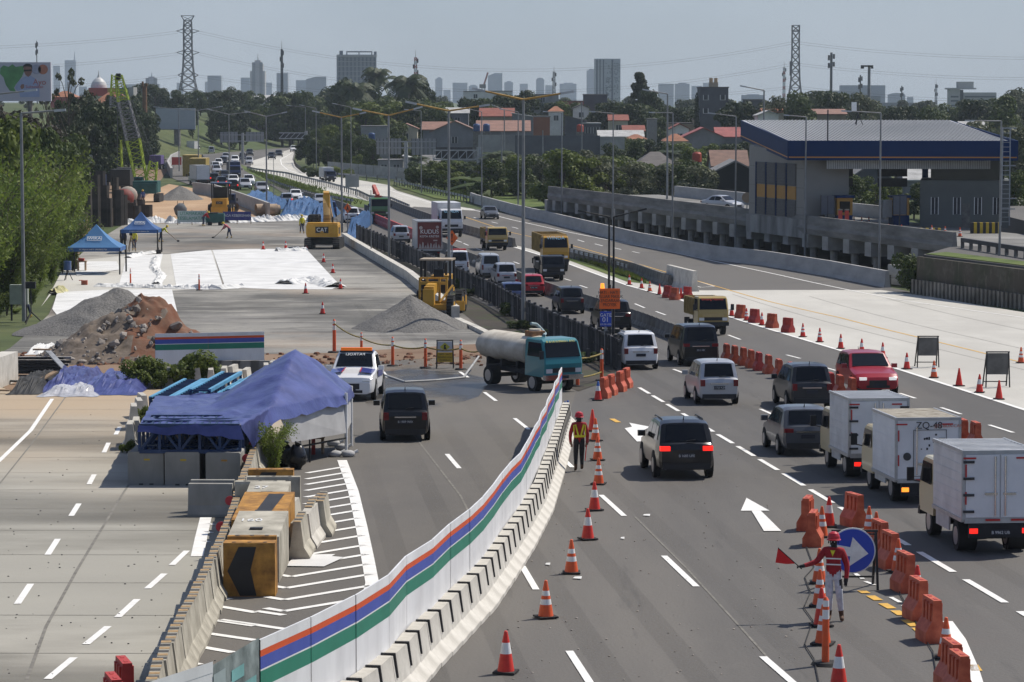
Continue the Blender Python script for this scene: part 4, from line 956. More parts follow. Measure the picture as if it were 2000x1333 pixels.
for (x, z, w, h) in ((.05,2.02,.9,.012),(.05,.76,.9,.012),(-.40,1.39,.012,1.27),(.50,1.39,.012,1.27)): mb.cbox((x,y0-.008,z),(w,.016,h))
mb.obj('door_outline', [m_dsteel], b2)
mb = MB(); mb.cyl((-.32,y0-.06,.8),(-.32,y0-.06,2.1),.02,None,6); mb.cbox((-.1,y0-.04,1.1),(.35,.03,.06)); mb.cbox((.38,y0-.03,1.75),(.16,.03,.12)); mb.obj('latch_bar', [m_chrome], b2)
mb = MB(); mb.cyl((-.58,y0-.012,1.3),(-.58,y0-.02,1.3),.11,None,14); mb.obj('round_emblem', [m_dsteel], b2)
mb = MB()
for k in range(14): mb.cbox((random.uniform(-.2,.45), y0-.006, random.uniform(1.5,1.95)), (random.uniform(.02,.06), .012, random.uniform(.02,.09)))
mb.obj('scuff', [m_dsteel], b2, kind='stuff')
mb = MB(); mb.box(-W_/2 if False else -.875,.875,y0,y0+3.1,2.344,2.352); mb.obj('roof', [MATS['rusty_roof']], b2)
b3, l3 = boxtruck('nearest white box truck with two hinged rear doors at the right edge', lit=m_brk, Lb=3.1, Hb=1.62, zb=.84, hc=1.4, zc0=.55, plate='B 9962 UB'); put(b3, 1952, 1086, True, None, l3)
for b, dx in ((b1,0),(b2,0),(b3,0)): pass
m_krd = M('print_red', (.15,.03,.026), .55, var=.25, scale=1.5)
k1, lk = boxtruck('red printed box truck lettered KUDUS in the queue by the fence', W_=2.15, Lb=4.6, Hb=2.45, zb=1.0, wc=1.95, box=m_box, doors=False, marks=False, paint=PB['white']); put(k1, 839, 511, True, None, lk)
y0 = -lk/2
small(k1, 'printed_panel', [(-1.03,1.03,y0-.03,y0-.002,1.06,3.38)], m_krd)
textobj('KUDUS', .52, m_white, k1, (.0,y0-.045,2.55), (R(90),0,0), 'lettering', sx=.95); textobj('KOTA KRETEK', .26, m_white, k1, (0,y0-.045,2.15), (R(90),0,0), 'lettering')
mb = MB()
for k in range(9):
 x = -.95+k*.235; mb.add([(x,y0-.04,1.1),(x+.235,y0-.04,1.1),(x+.2,y0-.04,1.4+.2*math.sin(k*1.7)),(x+.1,y0-.04,1.55+.18*math.sin(k*2.3))], [(0,1,2,3)])
mb.cyl((-.75,y0-.035,2.9),(-.75,y0-.04,2.9),.16,.16,7); mb.cyl((.68,y0-.035,2.95),(.68,y0-.04,2.95),.14,.14,6); mb.cbox((.5,y0-.04,1.8),(.35,.01,.1)); mb.obj('print_shapes', [M('print_pale', (.42,.36,.33), .6, var=.2)], k1, kind='stuff')
def fronttruck(label, paint, W_, cargo, Lb, Hb, zb, cm, hc=1.9, z0=.85, r=.45, name='truck', Lc=1.7, visor=None):
 t = thing(name, label, 'truck'); L_ = Lc+Lb+.2; yb = -L_/2
 chassis(t, W_, L_, [yb+1.1, L_/2-1.0], r, zc=.8)
 cab(t, W_, L_/2-Lc, Lc, z0, hc, paint)
 if cargo == 'box':
  small(t, 'cargo_box', [(-W_/2-.05,W_/2+.05,yb,yb+Lb,zb,zb+Hb)], cm)
 elif cargo == 'dump':
  mb = MB()
  for (a, b, c, d) in ((-W_/2,-W_/2+.08,yb,yb+Lb),(W_/2-.08,W_/2,yb,yb+Lb),(-W_/2+.08,W_/2-.08,yb,yb+.08),(-W_/2+.08,W_/2-.08,yb+Lb-.08,yb+Lb)): mb.box(a,b,c,d,zb,zb+Hb)
  mb.box(-W_/2+.08,W_/2-.08,yb+.08,yb+Lb-.08,zb,zb+.1)
  for k in range(8):
   for sd in (-1,1): mb.box(sd*W_/2-.05*(sd<0)-.0*(sd>0),sd*W_/2+.05*(sd>0),yb+.1+k*(Lb-.2)/7.3,yb+.1+k*(Lb-.2)/7.3+.1,zb+.05,zb+Hb-.05)
  mb.box(-W_/2,W_/2,yb+Lb,yb+Lb+.5,zb+Hb-.12,zb+Hb-.02)
  mb.obj('dump_body', [cm], t)
 elif cargo == 'flat':
  small(t, 'flatbed', [(-W_/2,W_/2,yb,yb+Lb,zb,zb+.2)], m_dsteel)
 small(t, 'mudguard', [(-W_/2,-W_/2+.3,yb-.02,yb+.03,.35,.8)], m_chas); small(t, 'mudguard', [(W_/2-.3,W_/2,yb-.02,yb+.03,.35,.8)], m_chas)
 return t, L_
def visor(t, L_, body, size, z, W_, m, back=m_trim, dy=.0):
 textobj(body, size, m, t, (0,L_/2-.2+dy,z), (R(62),0,math.pi), 'visor_lettering')
t, l = fronttruck('white box truck facing the camera beside the tall lamp', PB['white'], 2.3, 'box', 5.2, 2.35, 1.1, m_box, hc=2.05, z0=.8); put(t, 882, 464, False, .15, l); visor(t, l, 'GANDA', .42, 2.62, 2.3, m_sky)
t, l = fronttruck('small yellow dump truck facing the camera, farther one', PB['mustard'], 1.9, 'dump', 3.1, 1.0, 1.0, m_mud, hc=1.5, z0=.65, r=.38, name='dump_truck', Lc=1.6); put(t, 972, 490, False, .15, l)
t, l = fronttruck('tall yellow dump truck with blue windscreen behind the small black truck', PB['yell'], 2.15, 'dump', 4.6, 1.5, 1.5, m_mud, hc=1.95, z0=.95, r=.5, name='dump_truck'); put(t, 1086, 532, False, .13, l); visor(t, l, 'WINDA', .42, 2.75, 2.1, m_sky)
t, l = fronttruck('small black truck facing the camera before the tall dump truck', PB['black'], 1.76, 'box', 2.6, .55, .8, m_trim, hc=1.35, z0=.6, r=.33, name='small_truck', Lc=1.5); put(t, 1081, 550, False, .12, l)
t, l = fronttruck('yellow dump truck facing the camera beside the cones, nearest of the dump trucks', PB['mustard'], 1.72, 'dump', 3.0, 1.0, 1.05, m_mud, hc=1.5, z0=.65, r=.38, name='dump_truck', Lc=1.55)
put(t, 1393, 656, False, .10, l); visor(t, l, 'Bintang Makmur', .19, 2.0, 1.7, M('visor_red', (.6,.06,.04), .5, var=0))
mb = MB(); mb.box(-.6,.6,l/2+.03,l/2+.045,1.02,1.2); mb.obj('name_board', [M('board_tan', (.45,.33,.14), .6, var=.1)], t)
t, l = fronttruck('green crane truck with a folded red crane facing the camera', PB['green'], 2.2, 'flat', 6.0, .3, 1.1, m_dsteel, hc=2.0, z0=.8, name='crane_truck'); put(t, 742, 435, False, .14, l)
mb = MB(); mb.box(-.4,.4,l/2-2.4,l/2-1.9,1.3,3.0); mb.bar((0,l/2-2.2,3.0),(.4,l/2-3.4,4.1),.38); mb.bar((.4,l/2-3.4,4.1),(.2,l/2-4.4,3.2),.32); mb.obj('folding_crane', [m_watr], t)
small(t, 'side_board', [(-1.1,-1.02,-l/2,l/2-2.5,1.3,1.8)], m_dsteel); small(t, 'side_board', [(1.02,1.1,-l/2,l/2-2.5,1.3,1.8)], m_dsteel)
t, l = fronttruck('blue truck facing the camera in the far queue', PB['blue'], 2.1, 'box', 4., 2., 1.0, M('tarp_dark', (.03,.045,.09), .6), hc=1.7, z0=.7); put(t, 459, 350, False, .17, l)
t, l = fronttruck('small box truck coming down the pale far road', PB['dblue'], 1.75, 'box', 2.8, 1.7, .8, m_box, hc=1.3, z0=.6, r=.33, name='small_truck', Lc=1.4); put(t, 647, 356, False, .35, l)
t, l = boxtruck('grey box truck driving away on the far left road', Lb=4, Hb=2.2, W_=2.1, wc=1.9, marks=False, doors=False, paint=PB['white']); put(t, 372, 299, True, -.2, l)
t, l = boxtruck('white box truck in the queue behind the bar fence far away', Lb=5, Hb=2.3, W_=2.2, wc=1.9, marks=False, doors=False, box=m_boxw, paint=PB['white']); put(t, 397, 362, True, .35, l)
tk = thing('tanker_truck', 'teal water tanker truck with a rusty cream tank behind the hoarding end', 'truck'); L_ = 5.9; W_ = 1.82
chassis(tk, W_, L_, [-L_/2+1.15, L_/2-1.05], .4, zc=.7)
cab(tk, W_, L_/2-1.6, 1.6, .68, 1.55, PB['teal'], bumper=m_chrome)
m_tank = M('tank_cream', (.52,.46,.37), .7, var=.3, scale=1.4, col2=(.60,.56,.48), detail=8); m_rust = M('rust', (.30,.15,.07), .9, var=.4, scale=4)
mb = MB(); n = 16; rings = []
for y, k in ((-L_/2+.05,.0),(-L_/2+.05,.88),(-L_/2+.12,1),(L_/2-1.8,1),(L_/2-1.72,.88),(L_/2-1.72,0)):
 rings.append([(math.cos(2*math.pi*i/n)*.92*k, y, 1.62+math.sin(2*math.pi*i/n)*.62*k) for i in range(n)])
for a, b in zip(rings, rings[1:]): mb.add(a+b, [(i, (i+1) % n, n+(i+1) % n, n+i)[::-1] for i in range(n)], 0, True)
mb.obj('tank', [m_tank], tk)
mb = MB(); mb.box(-.32,.32,.35,.95,2.2,2.42); mb.obj('manhole', [m_rust], tk)
mb = MB(); mb.cyl((0,.65,2.42),(0,.65,2.5),.26,None,12); mb.obj('hatch_lid', [m_tank], tk)
mb = MB(); mb.path([(-.1,1.2,2.25),(-.4,.8,2.3),(-.5,.4,2.4),(-.3,.25,2.65),(0,.3,2.7)], .07, 7); mb.obj('hose', [M('hose_blue', (.22,.30,.32), .6)], tk)
for y in (-2.2,-1.0,.3): small(tk, 'tank_cradle', [(-.7,.7,y-.06,y+.06,.85,1.15)], m_chas)
small(tk, 'side_stripe', [(-.935,-.915,-2.7,-1.2,1.55,1.68),(-.935,-.915,-.8,.2,1.55,1.68)], M('faded_yellow', (.45,.40,.15), .7, var=.4, scale=6))
textobj('RAWAPMALAN', .2, M('visor_yellow', (.6,.5,.1), .5, var=0), tk, (0,L_/2-.24,2.10), (R(62),0,math.pi), 'visor_lettering')
p = G(1098,766); a = math.radians(30); f = Vector((math.sin(a), -math.cos(a), 0)); tk.location = p - f*(L_/2-.1); tk.location.z = zg(tk.location.y)+.02
tk.rotation_euler = (0,0,math.atan2(-f.x, f.y))
# trees
lf_dark = leafmat('leaf_dark', (.014,.026,.007), (.042,.064,.016)); lf_mid = leafmat('leaf_mid', (.024,.043,.009), (.085,.115,.026)); lf_lite = leafmat('leaf_light', (.060,.090,.014), (.15,.185,.035), .35)
lf_bam = leafmat('leaf_bamboo', (.075,.125,.02), (.20,.25,.045), .4); lf_palm = leafmat('leaf_palm', (.016,.03,.008), (.05,.07,.022), .1); lf_grey = leafmat('leaf_grey', (.034,.048,.018), (.14,.15,.085)); lf_brown = leafmat('leaf_brown', (.018,.016,.010), (.045,.035,.020)); lf_far = leafmat('leaf_far', (.026,.042,.016), (.065,.085,.032))
bark = M('bark', (.07,.055,.04), .95, var=.4, scale=6); pbark = M('palm_bark', (.14,.12,.10), .95, var=.3, scale=6)
def rv():
 while True:
  v = Vector((random.uniform(-1,1), random.uniform(-1,1), random.uniform(-1,1)))
  if .01 < v.length < 1: return v.normalized()
def leaf(vs, fs, p, s, nrm=None, asp=.6):
 n = (nrm or rv()); a = n.orthogonal().normalized(); a.rotate(Matrix.Rotation(random.uniform(0,6.28), 3, n)); b = n.cross(a); o = len(vs); s *= random.uniform(.6,1.3)
 vs += [tuple(p-a*s), tuple(p-b*s*asp), tuple(p+a*s), tuple(p+b*s*asp)]; fs.append((o,o+1,o+2,o+3))
def crown_mesh(name, mat, clumps, per, size, shell=.55):
 vs, fs = [], []
 for c, r in clumps:
  for _ in range(int(per*(r[0]*r[1]*r[2])**.5*560)+12):
   v = rv(); k = shell + (1-shell)*random.random()**.6; p = Vector((c[0]+v.x*r[0]*k, c[1]+v.y*r[1]*k, c[2]+v.z*r[2]*k))
   n = (v + rv()*.9 + Vector((0,0,.35))).normalized()
   leaf(vs, fs, p, size, n)
 me = bpy.data.meshes.new(name); me.from_pydata(vs, [], fs); me.materials.append(mat); return me
def trunk_mesh(limbs, n=6, m=bark):
 mb = MB()
 for pts, r0, r1 in limbs:
  k = len(pts)-1
  for i in range(k): mb.cyl(pts[i], pts[i+1], lerp(r0,r1,i/k), lerp(r0,r1,(i+1)/k), n, 0, True, False)
 return mb.mesh('trunk', [m])
TP = {}
def proto(key, mat, seed, kind='broad', leafs=.045, per=6):
 """unit-height tree: list of (name, mesh)"""
 random.seed(seed); cl = []; limbs = []
 if kind == 'broad':
  limbs.append(([(0,0,-.05),(.01,0,.2),(.0,.01,.45),(.02,0,.7)], .028, .008))
  for i in range(17):
   a = random.uniform(0,6.28); h = random.uniform(.20,.88); q = .33*math.sin(min(1,(1.05-h)*1.8)*1.5)*random.uniform(.35,1.05)
   r = random.uniform(.10,.18); c = (q*math.cos(a), q*math.sin(a), h); cl.append((c, (r*1.15,r*1.15,r*.8)))
   if i % 2 == 0: limbs.append(([(0,0,.2+.25*random.random()), (c[0]*.5,c[1]*.5,lerp(.35,c[2],.6)), (c[0],c[1],c[2])], .011, .003))
 elif kind == 'tall':
  limbs.append(([(0,0,-.05),(.01,0,.5),(0,0,.97)], .02, .004))
  for i in range(18):
   h = .18+.8*i/17; q = .13*math.sin((1.05-h)*2.2+.3)*random.uniform(.3,1); a = random.uniform(0,6.28); r = random.uniform(.055,.10)*(1.25-h*.6)
   cl.append(((q*math.cos(a), q*math.sin(a), h), (r,r,r*1.15)))
 elif kind == 'layer':
  limbs.append(([(0,0,-.05),(0,0,.5),(0,0,.97)], .022, .004))
  for i in range(9):
   h = .26+.70*i/8; w = .30*(1.12-h)
   for k in range(9):
    a = random.uniform(0,6.28); q = w*random.uniform(.2,1); c = (q*math.cos(a), q*math.sin(a), h+random.uniform(-.05,.05)); cl.append((c, (.10*(1.25-h)+.03,.10*(1.25-h)+.03,.04)))
    limbs.append(([(0,0,h-.03), c], .006, .002))
 elif kind == 'bush':
  for i in range(9):
   a = random.uniform(0,6.28); q = random.uniform(0,.55); h = random.uniform(.25,.75); r = random.uniform(.2,.32); cl.append(((q*math.cos(a), q*math.sin(a), h), (r,r,r*.9)))
  limbs.append(([(0,0,-.05),(.1,0,.4)], .03, .01)); limbs.append(([(0,0,-.05),(-.1,.1,.4)], .03, .01))
 elif kind == 'sparse':
  limbs.append(([(0,0,-.05),(.01,0,.4),(.0,.01,.9)], .018, .005))
  for i in range(28):
   a = random.uniform(0,6.28); h = random.uniform(.4,1.); q = .28*random.uniform(.3,1); c = (q*math.cos(a), q*math.sin(a), h); cl.append((c, (.035,.035,.03))); limbs.append(([(0,0,h-.22), (c[0]*.6,c[1]*.6,h-.05), c], .006, .002))
 elif kind == 'cypress':
  for i in range(9): cl.append(((0,0,.12+.1*i), (.07*(1.1-i*.1)+.01,)*2+(.09,)))
  limbs.append(([(0,0,-.05),(0,0,.3)], .02, .01))
 TP[key] = (crown_mesh('crown', mat, cl, per, leafs), trunk_mesh(limbs)); random.seed(seed+99)
def proto_bamboo(key, mat, seed, n=28, leafs=.021):
 random.seed(seed); vs, fs = [], []; limbs = []
 for i in range(n):
  a = random.uniform(0,6.28); b = random.uniform(.03,.12); l = random.uniform(.75,1.05); ben = random.uniform(.12,.42); pts = []
  for k in range(6):
   t = k/5; q = b*t+ben*t**2.4; pts.append(Vector((q*math.cos(a), q*math.sin(a), l*(t-.16*t**3))))
  limbs.append((pts, .006, .002))
  for k in range(150):
   t = random.uniform(.15,1); j = min(4, int(t*5)); p = pts[j].lerp(pts[j+1], t*5-j) + rv()*random.uniform(.02,.09); p.z -= random.uniform(0,.04); leaf(vs, fs, p, leafs, None, .38)
 me = bpy.data.meshes.new('crown'); me.from_pydata(vs, [], fs); me.materials.append(mat); TP[key] = (me, trunk_mesh(limbs, 4))
def proto_palm(key, seed, n=19, fr=.36, banana=False, mat=None):
 random.seed(seed); mb = MB(); tp = Vector((.03,0,.78)) if not banana else Vector((0,0,.25))
 for i in range(n):
  a = 2*math.pi*i/n*2.4+random.uniform(-.2,.2); el = random.uniform(-.35,1.4); L_ = fr*random.uniform(.85,1.15)*(1.6 if banana else 1); d = Vector((math.cos(a), math.sin(a), 0)); side = Vector((-d.y, d.x, 0)); pts = []
  for k in range(7):
   t = k/6; pts.append(tp + d*(L_*t*math.cos(el*(1-t*.5))) + Vector((0,0,L_*(t*math.sin(el)-.8*t*t))))
  for k in range(6):
   w0, w1 = (.062*(1-abs(2*k/6-1)**2)+.016, .062*(1-abs(2*(k+1)/6-1)**2)+.016)
   if banana: w0 *= 1.3; w1 *= 1.3
   dr = Vector((0,0,-.6))
   for sd in (-1,1):
    m0 = 3 if not banana else 1
    for j in range(m0):
     u0, u1 = j/m0, (j+.8)/m0 if m0 > 1 else 1
     p, q = pts[k].lerp(pts[k+1], u0), pts[k].lerp(pts[k+1], u1)
     mb.add([p, q, q+side*sd*w1*1.5+dr*w1, p+side*sd*w0*1.5+dr*w0], [(0,1,2,3)])
 TP[key] = (mb.mesh('crown', [mat or lf_palm]), trunk_mesh([([(0,0,-.03),(.012,0,.3),(.025,0,.6),tuple(tp)], .016 if not banana else .03, .011)], 6, pbark))
for i in range(3):
 proto(('mid',i), lf_mid, 11+i, leafs=.030, per=7); proto(('dark',i), lf_dark, 21+i, leafs=.030, per=7); proto(('lite',i), lf_lite, 31+i, leafs=.032, per=5)
 proto(('grey',i), lf_grey, 41+i, leafs=.028, per=4); proto(('far',i), lf_far, 51+i, leafs=.036, per=6); proto(('tall',i), lf_dark, 61+i, 'tall', .022, 9); proto(('bush',i), lf_mid, 71+i, 'bush', .05, 4); proto(('litebush',i), lf_lite, 76+i, 'bush', .05, 4)
 proto_bamboo(('bamboo',i), lf_lite if i == 2 else lf_bam, 81+i); proto_palm(('palm',i), 91+i)
proto(('layer',0), lf_dark, 5, 'layer', .022, 14); proto(('brown',0), lf_brown, 6, leafs=.03, per=8); proto(('sparse',0), lf_grey, 8, 'sparse', .018, 9); proto(('cypress',0), lf_dark, 9, 'cypress', .03, 9); proto_palm(('banana',0), 97, 12, .5, True, lf_mid)
def tree(kind, px, top, Y, w, label, group=None, base=None, name='tree', cat='tree', lean=0):
 ks = [k for k in TP if k[0] == kind]; key = random.choice(ks); p = P(px, top, Y); zb = terr(p.x, Y) if base is None else base; h = max(.5, p.z-zb)
 t = thing(name, label, cat, (p.x, Y, zb), random.uniform(0,6.28), group); t.scale = (w, w, h); t.rotation_euler.y = lean
 for nm, me in zip(('crown','trunk'), TP[key]):
  o = bpy.data.objects.new(nm, me); COL.objects.link(o); o.parent = t
 return t
def belt(kinds, spots, label, group, wf=(.85,1.15), name='tree', cat='tree', **k):
 """spots: (px, top row, distance); width follows height"""
 for i, (x, y, Y) in enumerate(sorted(spots)):
  p = P(x, y, Y); h = max(1.5, p.z-terr(p.x, Y)); kd = random.choice(kinds)
  w = h*random.uniform(*wf)
  tree(kd, x, y, Y, w, label.format(nth(i+1)), group, name=name, cat=cat)
def spread(x0, x1, n, tops, Y0, Y1, jx=.6):
 """tops: table px -> top row"""
 return [(lerp(x0,x1,(i+.5)/n)+random.uniform(-jx,jx)*(x1-x0)/n, interp(tops, lerp(x0,x1,(i+.5)/n))+random.uniform(-4,5), random.uniform(Y0,Y1)) for i in range(n)]
random.seed(3)
belt(['bamboo'], [(5,238,212),(62,255,222),(-30,290,190),(40,300,205),(98,285,238),(128,330,250),(10,372,180),(75,360,212),(120,400,228),(55,455,196),(-40,400,170),(100,455,215),(140,395,232)], 'bright feathery bamboo clump on the left bank, {} from the left', 'bamboo on the left bank', (.75,1.0), 'bamboo', 'bamboo')
belt(['bamboo','litebush'], [(20,520,186),(62,540,192),(-5,560,178),(30,600,182)], 'low bright bamboo shrub at the foot of the left bank, {} from the left', 'low bamboo on the left bank', (1.1,1.6), 'bamboo_shrub', 'shrub')
belt(['mid','lite'], [(26,222,236),(80,236,250),(-22,236,222),(116,262,268)], 'taller leafy tree rising behind the bright bamboo, {} from the left', 'taller trees behind the bamboo', (.6,.75))
belt(['brown'], [(0,185,330),(38,205,350),(75,215,370),(-40,200,320)], 'blackish brown tree below the large billboard, {} from the left', 'blackish trees below the billboard', (.8,1.0))
tree('sparse', 132, 136, 420, 13, 'sparse tree with few pale leaves beside the large billboard'); tree('sparse', 92, 176, 400, 9, 'smaller sparse tree in front of the large billboard corner')
belt(['dark','tall'], [(x, 186+random.uniform(-6,16), Y) for x, Y in zip(range(118, 284, 9), (430,455,480,505,530,550,570,590,610,450,500,540,580,620,640,660,680,690,700))] + [(150,196,470),(172,190,500),(196,180,520),(214,195,540),(232,196,560),(250,205,580),(270,200,600),(158,245,420),(180,235,440),(205,232,470),(240,225,520),(262,236,560),(140,250,390)], 'dense dark evergreen behind the piling cranes, {} from the left', 'dark evergreens behind the cranes', (.6,.85))
belt(['mid','lite'], [(90,250,300),(120,262,320),(145,270,330),(110,300,290),(160,300,340)], 'mid green tree between the bamboo and the dark evergreens, {} from the left', 'green trees behind the bamboo', (.8,1.0))
ttops = [(270,172),(290,158),(315,172),(340,176),(380,176),(430,176),(460,168),(500,188),(560,180),(600,176),(640,170),(680,150)]
belt(['dark','mid','dark'], spread(275, 660, 22, ttops, 860, 1010), 'dark broad tree on the far skyline belt left of the palms, {} from the left', 'far tree belt left')
belt(['dark','tall'], spread(285, 470, 10, [(285,200),(360,205),(470,215)], 790, 850), 'dark tree on the grass bank behind the blank billboard, {} from the left', 'trees on the grass bank', (.8,1.1))
belt(['mid','dark','lite'], spread(470, 640, 9, [(470,215),(560,205),(640,205)], 900, 960), 'green tree around the flyover far away, {} from the left', 'trees by the flyover')
belt(['mid','lite','dark'], [(600,262,640),(622,248,620),(648,240,600),(672,250,590),(700,262,575),(728,268,560),(612,290,600),(640,285,585),(668,292,570),(700,300,545),(585,300,690)], 'leafy tree on the outer bend of the pale far road, {} from the left', 'trees on the outer bend', (.8,1.05))
belt(['dark'], [(686,150,800),(706,150,790),(668,160,820),(722,166,780),(815,148,760),(790,160,770),(832,172,760)], 'tall dark tree clustered by the coconut palms, {} from the left', 'dark trees by the palms', (.55,.75))
tree('palm', 742, 112, 790, 15, 'tall single coconut palm against the big apartment block');
belt(['palm'], [(690,142,770),(706,146,775),(782,132,745),(797,128,740),(812,140,750)], 'shaggy coconut palm in the dark tree cluster, {} from the left', 'coconut palms in the cluster', (.55,.7), 'palm', 'palm')
belt(['mid','dark','mid','lite'], spread(700, 870, 15, [(700,195),(760,190),(830,195),(870,205)], 660, 760), 'rounded tree behind the grey roofed houses, {} from the left', 'trees behind the left houses', (.8,1.1))
belt(['mid','dark'], spread(740, 830, 6, [(740,245),(830,238)], 600, 640), 'dark green tree beside the brown roofed house, {} from the left', 'trees beside the brown house', (.8,1.0))
belt(['dark','mid','lite'], spread(865, 1140, 13, [(865,192),(900,190),(950,188),(1010,172),(1060,192),(1140,195)], 690, 800), 'tree among red roofs below the skyline, {} from the left', 'trees among the red roofs', (.7,1.0))
belt(['mid','lite','bush'], spread(810, 930, 8, [(810,315),(870,310),(930,315)], 440, 500), 'leafy shrub tree behind the pale fence wall, {} from the left', 'shrub trees behind the fence wall', (1.1,1.6), 'shrub', 'shrub')
belt(['mid','lite','grey'], spread(930, 1090, 13, [(930,318),(980,296),(1040,300),(1090,304)], 400, 470), 'green shrub tree before the long grey wall, {} from the left', 'shrub trees before the grey wall', (.9,1.4))
belt(['grey','mid','grey','lite'], spread(1090, 1420, 30, [(1090,292),(1150,295),(1200,300),(1250,318),(1300,318),(1350,312),(1420,330)], 350, 430), 'pale speckled tree behind the viaduct, {} from the left', 'speckled trees behind the viaduct', (.9,1.3))
tree('layer', 1250, 143, 700, 15, 'big dark layered tree rising above the roofs'); tree('dark', 1270, 172, 690, 9, 'rounded dark tree touching the big layered tree'); tree('cypress', 1361, 182, 640, 11, 'slim dark cypress beside the grey cube building')
belt(['mid','dark','mid'], spread(1150, 1440, 18, [(1150,195),(1200,196),(1300,204),(1350,210),(1440,222)], 665, 760), 'dense green tree among houses right of the layered tree, {} from the left', 'trees among the right houses', (.8,1.1))
belt(['mid','lite','dark'], spread(1190, 1460, 12, [(1190,275),(1240,268),(1300,274),(1360,280),(1410,276),(1460,278)], 450, 530), 'garden tree between tiled roofs, {} from the left', 'garden trees between the roofs', (.8,1.2))
belt(['palm','banana'], [(1155,275,500),(975,285,430),(955,300,420),(930,305,440),(1335,280,480),(1310,285,470),(815,300,520)], 'drooping palm or banana plant behind the roadside wall, {} from the left', 'banana plants behind the wall', (1.3,1.7), 'banana_plant', 'plant')
belt(['mid','lite'], spread(1560, 1790, 12, [(1560,330),(1650,335),(1720,352),(1790,350)], 330, 400), 'green tree seen under the toll canopy, {} from the left', 'trees seen under the canopy', (.9,1.2))
belt(['dark','mid','grey'], spread(1440, 2080, 26, [(1440,195),(1560,182),(1620,175),(1680,172),(1720,200),(1800,205),(1870,195),(1920,190),(1960,172),(2080,175)], 560, 760), 'dark tree on the skyline behind the canopy roof, {} from the left', 'skyline trees behind the canopy', (.75,1.05))
belt(['mid','grey','dark'], spread(1850, 2150, 12, [(1850,235),(1950,240),(2150,230)], 400, 480), 'leafy tree right of the toll canopy, {} from the left', 'trees right of the canopy', (.9,1.2))
belt(['lite','mid'], spread(1960, 2120, 6, [(1960,330),(2120,320)], 290, 330), 'bright garden tree at the right edge beyond the control room, {} from the left', 'bright trees at the right edge', (.9,1.2))
belt(['far'], spread(-150, 300, 18, [(-150,190),(300,186)], 1000, 1300), 'hazy distant tree far left behind the evergreens, {} from the left', 'hazy trees far left')
belt(['far'], spread(640, 2200, 44, [(640,186),(1300,188),(1500,196),(2200,196)], 1000, 1400), 'hazy distant tree under the skyline on the right, {} from the left', 'hazy trees far right')
tree('bush', 1780, 490, 205, 2.6, 'pale shrub growing at the end of the viaduct', base=.2, name='shrub', cat='shrub')
belt(['bush','litebush'], spread(590, 720, 9, [(590,325),(650,325),(720,322)], 520, 560), 'low bush on the grass slope beyond the pale road, {} from the left', 'bushes on the slope', (1.2,1.8), 'bush', 'bush')
dt = [(985,600),(1010,625),(960,570),(930,560),(1050,640),(1090,665),(1130,690),(1000,650),(1040,670),(900,560),(880,545)]
for i, (x, y) in enumerate(sorted(dt)):
 p = G(x+12, y+18); t = thing('bush', f'dark weedy bush in the ditch below the bar fence, {nth(i+1)} from the left', 'bush', p, random.uniform(0,6), 'bushes in the ditch'); t.scale = (1.5,1.5,random.uniform(.5,.95))
 for nm, me in zip(('crown','trunk'), TP[('bush', i % 3)]):
  o = bpy.data.objects.new(nm, me); COL.objects.link(o); o.parent = t
random.seed(4)
def tufts(name, spans, n, s, mat):
 vs, fs = [], []
 for _ in range(n):
  a, b, c = random.choice(spans); t, u = random.random(), random.random(); p = G(*a).lerp(G(*b), t).lerp(G(*c), u*.9); p.z = zg(p.y)+.03
  for _k in range(3):
   d = Vector((random.uniform(-1,1), random.uniform(-1,1), 0))*s*.7; w = Vector((random.uniform(-1,1), random.uniform(-1,1), 0)).normalized()*s*.16; o = len(vs)
   vs += [tuple(p-w), tuple(p+w), tuple(p+d+Vector((0,0,s*random.uniform(.6,1.3))))]; fs.append((o,o+1,o+2))
 me = bpy.data.meshes.new(name); me.from_pydata(vs, [], fs); me.materials.append(mat); o = bpy.data.objects.new(name, me); COL.objects.link(o); o['kind'] = 'stuff'; return o
tufts('grass_tufts', [((1112,503),(1262,553),(1225,537)),((1112,503),(1225,537),(1180,515)),((1180,528),(1262,555),(1240,545))], 2200, .3, lf_lite)
tufts('grass_tufts', [((485,334),(720,400),(620,398)),((485,334),(640,372),(560,372)),((780,364),(930,395),(1000,378)),((530,355),(690,400),(640,392))], 2600, .5, lf_lite)
# viaduct and toll plaza
def XY(px, Y): return (px-1000)/sc_at(Y)
VA, VB = Vector((4.2, 332, 0)), Vector((33.2, 214, 0)); vd = (VB-VA).normalized(); vn = Vector((-vd.y, vd.x, 0))
if vn.x < 0: vn = -vn
VL = (VB-VA).length; vrot = math.atan2(vd.x, -vd.y)
m_via = M('viaduct_concrete', (.17,.165,.155), .95, var=.35, scale=.5, bump=.2, col2=(.26,.255,.24), stretch=(.4,.4,2.5), detail=8)
m_pile = M('pile_concrete', (.30,.29,.27), .95, var=.25, scale=1); m_capb = M('cap_concrete', (.34,.33,.31), .95, var=.2, scale=.8)
via = thing('viaduct', 'low concrete viaduct on many short piles carrying the toll lanes', 'viaduct', VB, vrot)
mb = MB(); mb.prism([(0,2.4),(13.5,2.4),(13.5,2.9),(.35,2.9),(.25,4.0),(0,4.0),(-.02,3.2),(-.12,2.9)], 0, VL, 'y', X=Matrix.Scale(1,4)) ; mb.obj('deck', [m_via], via)
mb = MB(); mb.prism([(13.5,2.4),(13.9,2.4),(13.9,4.1),(13.55,4.1)], VL*.40, VL-6, 'y'); mb.obj('far_parapet', [m_wallc], via)
for v in via.children:
 pass
